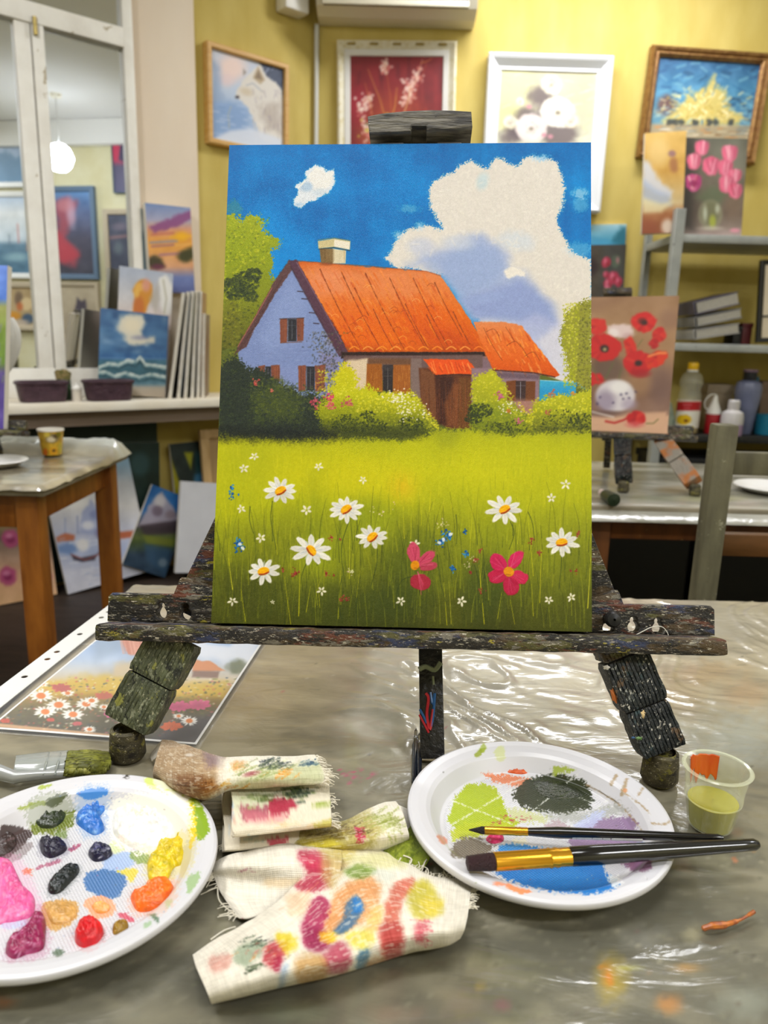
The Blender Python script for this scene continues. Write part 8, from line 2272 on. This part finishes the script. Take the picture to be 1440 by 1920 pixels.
# rear table
M_rt = M('brown_table_wood', '#6c3f1a', .45, '#4c2a10', ns=7, nst=(4, 4, 1), speck=['#8c7448'], speckscale=90, speckthr=.74)
ry0 = onz(1250, 948)[1]; ry1 = onz(1250, 866)[1]; rx0 = onz(1130, 948)[0] - .06; rx1 = 1.9
rt = thing('rear_table', ((rx0 + rx1) / 2, (ry0 + ry1) / 2, 0), 'brown wooden table at the right under a paint-smeared plastic cover', 'table')
box('tabletop', (rx0, ry0, T - .03), (rx1, ry1, T - .004), M('grey_stained_tabletop'), rt, .005)
for (x, y) in ((rx0 + .075, ry0 + .05), (rx1 - .06, ry0 + .05), (rx0 + .075, ry1 - .05), (rx1 - .06, ry1 - .05)): box('leg', (x - .022, y - .022, 0), (x + .022, y + .022, T - .031), M_rt, rt, .003)
for lo_, hi_ in (((rx0 + .1, ry0 + .035, T - .085), (rx1 - .08, ry0 + .053, T - .031)), ((rx0 + .1, ry1 - .053, T - .085), (rx1 - .08, ry1 - .035, T - .031))): box('apron', lo_, hi_, M_rt, rt, .002)
gx = np.linspace(rx0 - .006, rx1 + .006, 130); gy = np.linspace(ry0 - .008, ry1 + .008, 60); X2, Y2 = np.meshgrid(gx, gy)
ed = np.minimum.reduce([X2 - rx0 + .006, rx1 + .006 - X2, Y2 - ry0 + .008, ry1 + .008 - Y2])
Z2 = T - .0015 + (fbm(X2 * 20, Y2 * 30, 6, 3) - .5) * .002 - .035 * (1 - sstep(0, .014, ed))
Gp3 = np.stack([X2, Y2, Z2], -1); PX, PY = proj(Gp3); P3 = Paint(PX, PY, '#8c8878'); n_ = fbm(X2 * 7, Y2 * 20, 18, 4)
P3.C = rgb('#7a7868') + (rgb('#b4b2a8') - rgb('#7a7868')) * sstep(.3, .7, n_)[..., None]
for (x, y, rx, ry, c_, a) in [(1270, 918, 40, 6, '#b49c78', .6), (1160, 905, 30, 6, '#a8988c', .5), (1330, 935, 60, 6, '#b4b478', .5), (1230, 935, 40, 5, '#8c9478', .5), (1400, 945, 30, 6, '#b8a4a0', .4)]: P3.ell(x, y, rx, ry, c_, a, 4)
o = mesh('plastic_cover', Gp3.reshape(-1, 3), gridf(60, 130), bpy.data.materials['clear_plastic_over_stained_cloth'], None, cols=P3.lin().reshape(-1, 3), auto=False)
setp(o, 'grey plastic cover with dried paint smears on the rear right table', 'tablecloth')
small_plate(1446, 921, 'white plate on the rear right table behind the chair, cut off by the right edge', .085)
tt_ = thing('paint_tube', onz(1130, 930), 'dark green paint tube with a pale cap lying on the rear right table', 'paint tube')
p, q = onz(1152, 938, T + .012), onz(1118, 918, T + .012); d = (q - p) / np.linalg.norm(q - p)
o_t, ax_t = along(p, q, None, 1.0)
lathe('tube_body', [(.001, 0), (.014, .002), (.013, .04), (.011, .058), (.006, .062)], o_t, M('dark_green_tube', '#23301f', .35), tt_, 20, ax_t)
lathe('tube_cap', [(.006, .061), (.009, .063), (.008, .08), (.001, .081)], o_t, M('pale_pink_cap', '#c8b4b0', .4), tt_, 16, ax_t)

# chair
M_ch = M('weathered_olive_wood', '#6c6850', .6, '#504c3a', ns=6, nst=(6, 6, 1), bump=.0008, bs=70, speck=['#8c8a74', '#3c3a2c'], speckscale=120, speckthr=.74)
M_ch2 = M('worn_brown_wood', '#6c4622', .5, '#50320f', ns=6, nst=(1, 6, 6), speck=['#a08c50'], speckscale=100, speckthr=.74)
yc = 1.18
pt = ony(1365, 797, yc); pb = ony(1328, 1110, yc)
cx0 = (pt[0] + pb[0]) / 2; pw = .0175
ch = thing('chair', (cx0 + .2, yc + .2, 0), 'weathered olive wooden chair with slatted back between the front and rear right tables', 'chair')
cwid = .40; zt_c = pt[2]
box('back_post', (cx0 - pw, yc, 0), (cx0 + pw, yc + .032, zt_c), M_ch, ch, .004); box('back_post', (cx0 + cwid - pw, yc, 0), (cx0 + cwid + pw, yc + .032, zt_c), M_ch, ch, .004)
z1 = ony(1410, 850, yc)[2]; z0 = ony(1410, 893, yc)[2]; box('top_rail', (cx0 + pw, yc + .006, z0), (cx0 + cwid - pw, yc + .026, z1), M_ch, ch, .003)
z1 = ony(1400, 1004, yc)[2]; z0 = ony(1400, 1046, yc)[2]; box('lower_rail', (cx0 + pw, yc + .006, z0), (cx0 + cwid - pw, yc + .026, z1), M_ch2, ch, .003)
box('seat', (cx0 - .02, yc + .034, .43), (cx0 + cwid + .02, yc + .40, .455), M_ch2, ch, .006)
for x in (cx0, cx0 + cwid): box('front_leg', (x - .016, yc + .35, 0), (x + .016, yc + .382, .43), M_ch, ch, .003)
box('seat_rail', (cx0 + pw, yc + .008, .37), (cx0 + cwid - pw, yc + .026, .43), M_ch2, ch, .002)

# ------------------------------------------------------------------ metal shelf unit
YS = 3.46; YSb = YB - .03
M_sh = M('grey_perforated_steel', '#a9aca8', .5, '#989b98', ns=12, speck=['#6a6c6a'], speckscale=60, speckthr=.73)
M_shd = M('black_painted_board', '#151515', .5, '#222220', ns=14, speck=['#8c8c84', '#4c5c4c'], speckscale=110, speckthr=.73)
xs0 = ony(1264, 440, YS)[0]; xs1 = xs0 + 1.0
zsh = [ony(1340, 440, YS)[2], ony(1350, 645, YS)[2], ony(1300, 815, YS)[2]]
su_ = thing('metal_shelf', ((xs0 + xs1) / 2, (YS + YSb) / 2, 0), 'grey metal shelf unit against the mustard wall at the right', 'shelf')
ztop = ony(1270, 390, YS)[2]
for (x, y, sx, sy) in ((xs0, YS, 1, 1), (xs1, YS, -1, 1), (xs0, YSb, 1, -1), (xs1, YSb, -1, -1)):
    bm = bmesh.new(); a, b = .042, .003
    zt2 = ztop
    xa, xb = sorted((x, x + sx * a)); ya, yb = sorted((y, y + sy * b)); add_box(bm, ((xa + xb) / 2, (ya + yb) / 2, zt2 / 2), XYZ, ((xb - xa) / 2, (yb - ya) / 2, zt2 / 2), .0008, 1)
    xa, xb = sorted((x, x + sx * b)); ya, yb = sorted((y + sy * b, y + sy * a)); add_box(bm, ((xa + xb) / 2, (ya + yb) / 2, zt2 / 2), XYZ, ((xb - xa) / 2, (yb - ya) / 2, zt2 / 2), .0008, 1)
    bmobj('post', bm, M_sh, su_)
for i, z in enumerate(zsh):
    box('shelf_board', (xs0 + .004, YS + .004, z - .034), (xs1 - .004, YSb - .004, z), M_sh if i < 2 else M_shd, su_, .003)
box('shelf_board', (xs0 + .004, YS + .004, .14), (xs1 - .004, YSb - .004, .175), M_shd, su_, .003)

# on the top board
def p_tulip(P):
    P.C[:] = P.colour([(247, '#5c5c50'), (330, '#6c6456'), (400, '#6c5c50'), (425, '#86766c'), (440, '#a89490')], P.X, P.Y); P.mottle(.05, .05, 3)
    P.poly([(1278, 247), (1305, 247), (1300, 432), (1268, 432)], '#2c2824', .8, 16); P.ell(1370, 300, 30, 40, '#8a8c7c', .5, 18); P.ell(1375, 380, 16, 30, '#7c6450', .5, 12)
    P.poly([(1305, 370), (1330, 350), (1370, 350), (1350, 385), (1325, 385)], '#5c6a4c', .7, 9)
    def tul(x, y, r, c='#d0607c'):
        P.ell(x, y, r * .8, r, c, 1, 2, .1, 2.5, .12); P.ell(x - r * .35, y - r * .1, r * .5, r * .8, rgb(c) * 1.08, .8, 2, -.35); P.ell(x + r * .4, y - r * .1, r * .48, r * .8, rgb(c) * .9, .8, 2, .4); P.ell(x, y + r * .2, r * .35, r * .7, '#e8a0b0', .6, 3)
        for k in range(8): a = R5.uniform(-2.4, -.7); P.st([(x + r * .2 * math.cos(a), y + r * .5), (x + r * .8 * math.cos(a), y + r * .9 * math.sin(a))], R5.uniform(1.5, 3), R5.choice(['#e89aac', '#b83c5c', '#d8708c', '#f0b8c0']), .7, 1.6)
    for a in [(1316, 278, 15), (1301, 303, 15), (1333, 312, 18), (1360, 315, 16), (1368, 288, 17), (1300, 343, 17, '#b8407c'), (1378, 330, 14), (1362, 345, 16), (1378, 358, 15)]: tul(*a)
    P.ell(1300, 344, 8, 6, '#8c1c54', .8, 3)
    P.ell(1332, 402, 23, 28, '#8c8a70', .75, 3); P.ell(1332, 400, 16, 22, '#6c6c4c', .7, 5); P.ell(1322, 400, 4, 14, '#c4c8b4', .8, 3); P.ell(1336, 415, 6, 12, '#a8b03c', .8, 3); P.ell(1345, 392, 4, 8, '#c8ccb8', .7, 3); P.ell(1333, 428, 20, 4, '#c4bcac', .7, 3)
    P.ell(1378, 432, 9, 4, '#d890a0', .9, 2)


def p_golden(P):
    P.C[:] = P.colour([(250, '#d8b060'), (320, '#cfa04c'), (380, '#c8b080'), (400, '#a4683c'), (445, '#8c4a2c')], P.X, P.Y); P.mottle(.06, .05, 5)
    P.ell(1235, 285, 20, 26, '#e4c480', .7, 10); P.poly([(1205, 300), (1215, 300), (1240, 345), (1262, 358), (1258, 372), (1225, 360), (1205, 345)], '#cfd0d8', .9, 6, 4, .08); P.poly([(1205, 335), (1230, 355), (1255, 365), (1258, 385), (1230, 385), (1204, 375)], '#a8b4cc', .8, 7); P.poly([(1205, 370), (1240, 382), (1262, 378), (1240, 398), (1205, 400)], '#e0d4a8', .8, 6)
    P.ell(1263, 310, 8, 14, '#9c6440', .8, 4, 0, 2, .1); P.ell(1260, 288, 7, 6, '#8c6474', .8, 3); P.ell(1252, 425, 12, 14, '#e8dccc', .8, 6); P.ell(1215, 430, 16, 18, '#8c4628', .7, 8)


bt = A([0, YS + .12, zsh[0]])
flatpic('canvas_painting', 'pink tulips in a glass vase, canvas standing on the top of the metal shelf', [(1279, 247), (1403, 252), (1391, 437), (1268, 436)], bt, leanp((0, -1, 0), .12), '#5c5c50', p_tulip, (110, 140), .018, zb=zsh[0])
flatpic('canvas_painting', 'golden abstract canvas with a white wave, left of the pink tulips on the shelf top', [(1212, 252), (1290, 246), (1276, 436), (1200, 442)], A([0, YS + .19, zsh[0]]), leanp((-.12, -1, 0), .08), '#d8b060', p_golden, (70, 110), .022, zb=zsh[0])

# on the middle board: binders, box, framed board
M_b = [M('violet_grey_cover', '#5c586c', .5), M('grey_cover', '#8a8a8c', .5, '#78787c', ns=20), M('pale_grey_cover', '#a8a6a4', .5)]
M_pg = M('paper_edges', '#c4c0b8', .8, '#a8a49c', ns=80, nst=(1, 1, 12))
z_m = zsh[1]
for i, (px, py, w, hgt, tilt, lab) in enumerate(((1322, 622, .205, .040, -.17, 'grey ring binder at the bottom of the tilted pile on the middle shelf'), (1325, 597, .21, .040, -.22, 'pale grey ring binder leaning in the middle of the pile on the shelf'), (1322, 571, .20, .052, -.26, 'violet-grey ring binder on top of the tilted pile on the shelf'))):
    c = ony(px, py, YS + .15); ca, sa = math.cos(tilt), math.sin(tilt)
    if i == 0: c[2] = max(c[2], z_m + w / 2 * abs(sa) + hgt / 2 * ca + .004)
    if i: c[2] = max(c[2], prev[2] + (hprev + hgt) / 2 + .006)
    prev, hprev = c, hgt
    ax = (A([ca, 0, -sa]), A([0, 1., 0]), A([sa, 0, ca]))
    t = thing('ring_binder', c - A([0, 0, hgt / 2]), lab, 'binder')
    for s_ in (-1, 1): obox('cover', c + ax[2] * s_ * hgt / 2, ax, (w / 2, .13, .002), M_b[(2 - i) % 3], t, .001)
    obox('pages', c + ax[0] * .004, ax, (w / 2 - .008, .125, hgt / 2 - .003), M_pg, t, .001)
    obox('spine', c - ax[0] * w / 2, ax, (.002, .13, hgt / 2 + .002), M_b[(2 - i) % 3], t, .001)
def carton(name, px0, px1, py0, py1, Y, dep, m, label, cat='box', zb=None, lid=True):
    p0 = ony(px0, py1, Y); p1 = ony(px1, py0, Y); z0 = p0[2] if zb is None else zb
    t = thing(name, ((p0[0] + p1[0]) / 2, Y + dep / 2, z0), label, cat)
    hh = p1[2] - z0
    box('box_body', (p0[0], Y, z0 + .001), (p1[0], Y + dep, z0 + hh * (.82 if lid else 1)), m, t, .002)
    if lid: box('box_lid', (p0[0] - .003, Y - .003, z0 + hh * .80), (p1[0] + .003, Y + dep + .003, z0 + hh), m, t, .002)
carton('small_box', 1374, 1392, 612, 640, YS + .08, .1, M('black_card', '#181818', .5), 'small black box on the middle shelf, right of the binders', zb=z_m)
carton('small_box', 1390, 1412, 606, 640, YS + .10, .1, M('dark_red_card', '#5c1c20', .5), 'dark red box on the middle shelf beside the framed board', zb=z_m)
rcF = fit_rect([(1424, 486), (1500, 488), (1500, 642), (1421, 640)], A([0, YS + .03, z_m]), leanp((0, -1, 0), .06)); c, u, v, w, h = rcF; nn = np.cross(v, u)
t = thing('framed_board', c + v * h / 2, 'cream board in a black frame on the middle shelf, at the right edge', 'board')
frame_mesh('frame', rcF, [(0, -.015), (0, .006), (.006, .008), (.02, .004), (.02, -.01)], M('black_frame', '#1c1c1a', .4), t); obox('board', c - nn * .004, (u, v, nn), (w / 2 - .012, h / 2 - .012, .004), M('cream_board', '#ddd0b8', .6), t, .001)
obox('cross_strip', c + v * h * .18 + nn * .002, (u, v, nn), (w / 2 - .02, .004, .003), M('black_frame'), t, .001)

# bottles on the low black board
zl = zsh[2]; YBt = YS + .07


def zof(px, py, Y): return ony(px, py, Y)[2]


bx = ony(1285, 815, YBt)[0]; hb = zof(1285, 680, YBt) - zl; rb_b = (ony(1306, 760, YBt)[0] - ony(1264, 760, YBt)[0]) / 2
bo = thing('oil_bottle', (bx, YBt, zl), 'clear sunflower oil bottle with yellow cap and red and white label on the low shelf', 'bottle')
M_pet = M('clear_bottle_plastic', '#d6d6c4', .1, alpha=.24, spec=.8)
c = (bx, YBt, zl + .001)
lathe('bottle_body', [(.001, 0), (rb_b * .85, 0), (rb_b * .98, .006), (rb_b, .02), (rb_b, hb * .48), (rb_b * .96, hb * .50), (rb_b * .97, hb * .56), (rb_b * .86, hb * .61), (rb_b * .88, hb * .64), (rb_b * 1.02, hb * .70), (rb_b * 1.0, hb * .76), (rb_b * .8, hb * .83), (rb_b * .5, hb * .875), (rb_b * .38, hb * .89), (rb_b * .36, hb * .92)], c, M_pet, bo, 40)
lathe('yellow_cap', [(rb_b * .44, hb * .90), (rb_b * .46, hb * .905), (rb_b * .46, hb * .99), (rb_b * .42, hb), (.001, hb)], c, M('yellow_cap_plastic', '#e8b818', .35), bo, 28)
lathe('white_neck_ring', [(rb_b * .40, hb * .87), (rb_b * .46, hb * .875), (rb_b * .46, hb * .90), (rb_b * .40, hb * .905)], c, M('white_plastic'), bo, 28)
lathe('remaining_oil', [(.001, .003), (rb_b * .93, .003), (rb_b * .95, hb * .1), (.001, hb * .1)], c, M('golden_oil', '#b89a3c', .1, alpha=.85), bo, 28)
k = 60; zz = np.linspace(hb * .09, hb * .475, 50); aa = np.linspace(0, 2 * np.pi, k, endpoint=False)
V = A([[bx + (rb_b + .0008) * math.cos(a), YBt + (rb_b + .0008) * math.sin(a), zl + z] for z in zz for a in aa]); Pl = UPaint(V, '#e6e2d8')
Pl.poly([(1240, 742), (1330, 742), (1330, 752), (1240, 752)], '#e0d0c0', 1, .5); Pl.poly([(1240, 753), (1330, 753), (1330, 770), (1240, 770)], '#b01420', 1, .8); Pl.st([(1281, 759), (1296, 759)], 1.3, '#e0a0a0', .8, .6); Pl.st([(1283, 765), (1294, 765)], 1.1, '#e0a0a0', .8, .6)
Pl.ell(1282, 787, 14, 10, '#e0b818', 1, 1.2, 0, 1.5, .3); Pl.ell(1286, 789, 4, 3, '#7c4418', 1, 1); Pl.poly([(1240, 803), (1330, 803), (1330, 808), (1240, 808)], '#c86a3c', .9, .6); Pl.poly([(1240, 808), (1330, 808), (1330, 820), (1240, 820)], '#d8b878', .8, .6)
mesh('label', V, gridf(50, k, wrap_m=True), M('printed_paper'), bo, cols=Pl.lin(), auto=False)


def jar(name, px, top, w, prof, m, label, cat='bottle', Y=None, extra=()):
    Y = Y or YBt; x = ony(px, 815, Y)[0]; h = zof(px, top, Y) - zl; r = w / 2 / FPX * Y
    t = thing(name, (x, Y, zl), label, cat)
    lathe('body', [(a * r, b * h) for a, b in prof], (x, Y, zl + .001), m, t, 28)
    for nm, pr, mm in extra: lathe(nm, [(a * r, b * h) for a, b in pr], (x, Y, zl + .001), mm, t, 28)
    return t, x, r, h


M_wp = M('white_plastic'); M_redp = M('red_plastic', '#a01420', .4)
t, x, r, h = jar('squeeze_bottle', 1333, 742, 27, [(.01, 0), (.95, 0), (1, .03), (1, .50), (.95, .53), (.01, .54)], M_redp, 'red squeeze bottle with white pointed cap and loop, right of the oil bottle', extra=[('pointed_cap', [(.98, .52), (1.0, .58), (.8, .66), (.5, .8), (.25, .95), (.1, 1), (.01, 1)], M_wp)])
tube('cap_loop', crom([(x - r * .4, YBt - .004, zl + h * .62), (x - r * 1.3, YBt - .006, zl + h * .68), (x - r * 1.45, YBt - .006, zl + h * .86), (x - r * .8, YBt - .004, zl + h * 1.02), (x, YBt, zl + h * 1.03), (x + r * .3, YBt, zl + h * .94)], 6), .0025, M_wp, t, 8)
jar('squeeze_bottle', 1369, 750, 40, [(.01, 0), (.95, 0), (1, .04), (1, .3), (1, .32)], M('lilac_plastic', '#9c84a4', .4), 'translucent bottle with a lilac band and white top, behind the chair post', Y=YBt - .06, extra=[('clear_shoulder', [(1, .32), (1, .5), (.9, .64), (.5, .72), (.45, .78), (.01, .78)], M('frosted_plastic', '#c8c4c4', .35)), ('white_cap', [(.5, .74), (.52, .78), (.52, .96), (.4, 1), (.01, 1)], M('frosted_plastic'))])
jar('spray_bottle', 1392, 693, 46, [(.01, 0), (.6, 0), (.66, .03), (.82, .35), (1, .6), (1.02, .72), (.9, .80), (.45, .84), (.01, .85)], M('slate_blue_plastic', '#5c6480', .3, '#7a80a0', ns=6), 'slate blue bottle with a dark pump head on the low shelf', Y=YBt + .03, extra=[('pump_head', [(.46, .80), (.52, .84), (.52, .97), (.01, .975)], M('black_pump', '#1c1e24', .4)), ('mauve_top', [(.56, .965), (.58, .975), (.56, 1), (.01, 1)], M('mauve_cap', '#7c6474', .4))])
t, x, r, h = jar('mug', 1440, 778, 50, [(.01, 0), (.92, 0), (1, .04), (1, 1), (.94, 1), (.92, .1), (.01, .08)], M('teal_glaze', '#1a6a84', .3), 'teal mug on the low shelf, cut off by the right edge', 'mug')
tube('mug_handle', crom([(x + r * .95, YBt - .0, zl + h * .8), (x + r * 1.6, YBt, zl + h * .75), (x + r * 1.6, YBt, zl + h * .3), (x + r * .95, YBt, zl + h * .2)], 5), .005, M('teal_glaze'), t, 10)
jar('cap_bottle', 1402, 706, 12, [(.01, 0), (1, 0), (1, .85), (.7, .9), (.01, .9)], M('teal_blue_plastic', '#1c6480', .4), 'slim teal bottle peeking out behind the slate blue bottle', Y=YBt + .12, extra=[('cap', [(1.1, .88), (1.1, 1), (.01, 1)], M('teal_blue_plastic'))])
carton('cardboard_box', 1318, 1376, 722, 812, YBt + .14, .14, M('tan_card', '#9c8c74', .7, '#887860', ns=8), 'tan cardboard box behind the bottles on the low shelf', zb=zl)
carton('cardboard_box', 1418, 1470, 716, 812, YBt + .12, .14, M('brown_card', '#6c5848', .7, '#806a54', ns=8), 'brown box on the low shelf behind the teal mug', zb=zl)
x, Y = ony(1249, 815, YBt + .02)[0], YBt + .02
V = []; n = 22
for i in range(n):
    f = i / (n - 1)
    for a in np.linspace(0, 2 * np.pi, 24, endpoint=False):
        q = 1 + .18 * math.sin(a * 4 + f * 5); V.append((x + .034 * q * math.cos(a) * (1 - .55 * f ** 2) - .01 * f, Y + .025 * q * math.sin(a) * (1 - .5 * f), zl + .001 + .14 * f))
o = mesh('plastic_bag', V, [tuple(f) for f in gridf(n, 24, wrap_m=True)] + [tuple(range(24))[::-1], tuple(range((n - 1) * 24, n * 24))], M('pale_green_film', '#8c9c8c', .3, '#a8b4a4', ns=30), None)
setp(o, 'crumpled pale green bag between the poppy canvas and oil bottle', 'bag')
# black crates added to make the space under shelf and table dark
for (x0, x1, y0, y1, z0, z1, lab) in ((xs0 + .06, xs1 - .06, YS + .03, YSb - .05, .177, .56, 'black crate added on the bottom board of the metal shelf to deepen the shade'), (.35, 1.0, 2.35, 2.85, .0, .62, 'dark crate added to deepen the shade behind the rear right table, left of two'), (1.05, 1.75, 2.35, 2.85, .0, .60, 'dark crate added to deepen the shade behind the rear right table, right of two')):
    t = thing('dark_filler_crate', ((x0 + x1) / 2, (y0 + y1) / 2, z0), lab, 'crate')
    box('crate_body', (x0, y0, z0 + .001), (x1, y1, z1), M('dark_filler_plastic', '#0c0d0f', .6), t, .01)
    box('crate_lid', (x0 - .008, y0 - .008, z1 - .03), (x1 + .008, y1 + .008, z1 + .005), M('dark_filler_plastic'), t, .006)
# ================================================================== light
def ceiling_light(x, y, w, d, power, label, col=(.98, .985, 1.0)):
    t = thing('ceiling_light', (x, y, ZC), label, 'ceiling light')
    box('housing', (x - w / 2 - .03, y - d / 2 - .03, ZC - .06), (x + w / 2 + .03, y + d / 2 + .03, ZC - .001), M('white_lamp_housing', '#e8e8e6', .4), t, .006)
    box('diffuser', (x - w / 2, y - d / 2, ZC - .068), (x + w / 2, y + d / 2, ZC - .06), M('lit_diffuser', '#fbfbff', .4, emit=3), t, .003)
    ld = bpy.data.lights.new('ceiling_lamp_light', 'AREA'); ld.energy = power; ld.color = col; ld.shape = 'RECTANGLE'; ld.size = w; ld.size_y = d
    o = bpy.data.objects.new('ceiling_lamp_light', ld); COL.objects.link(o); o.location = (x, y, ZC - .075)


ceiling_light(.85, 3.3, 1.2, .25, 54, 'long ceiling light near the back wall')
ceiling_light(-.3, .1, 1.2, .3, 40, 'long ceiling light above the work table')
ceiling_light(1.7, -.9, 1.2, .3, 84, 'long ceiling light at the rear of the room')
ceiling_light(-1.4, 1.0, .3, 1.2, 72, 'long ceiling light near the window side')
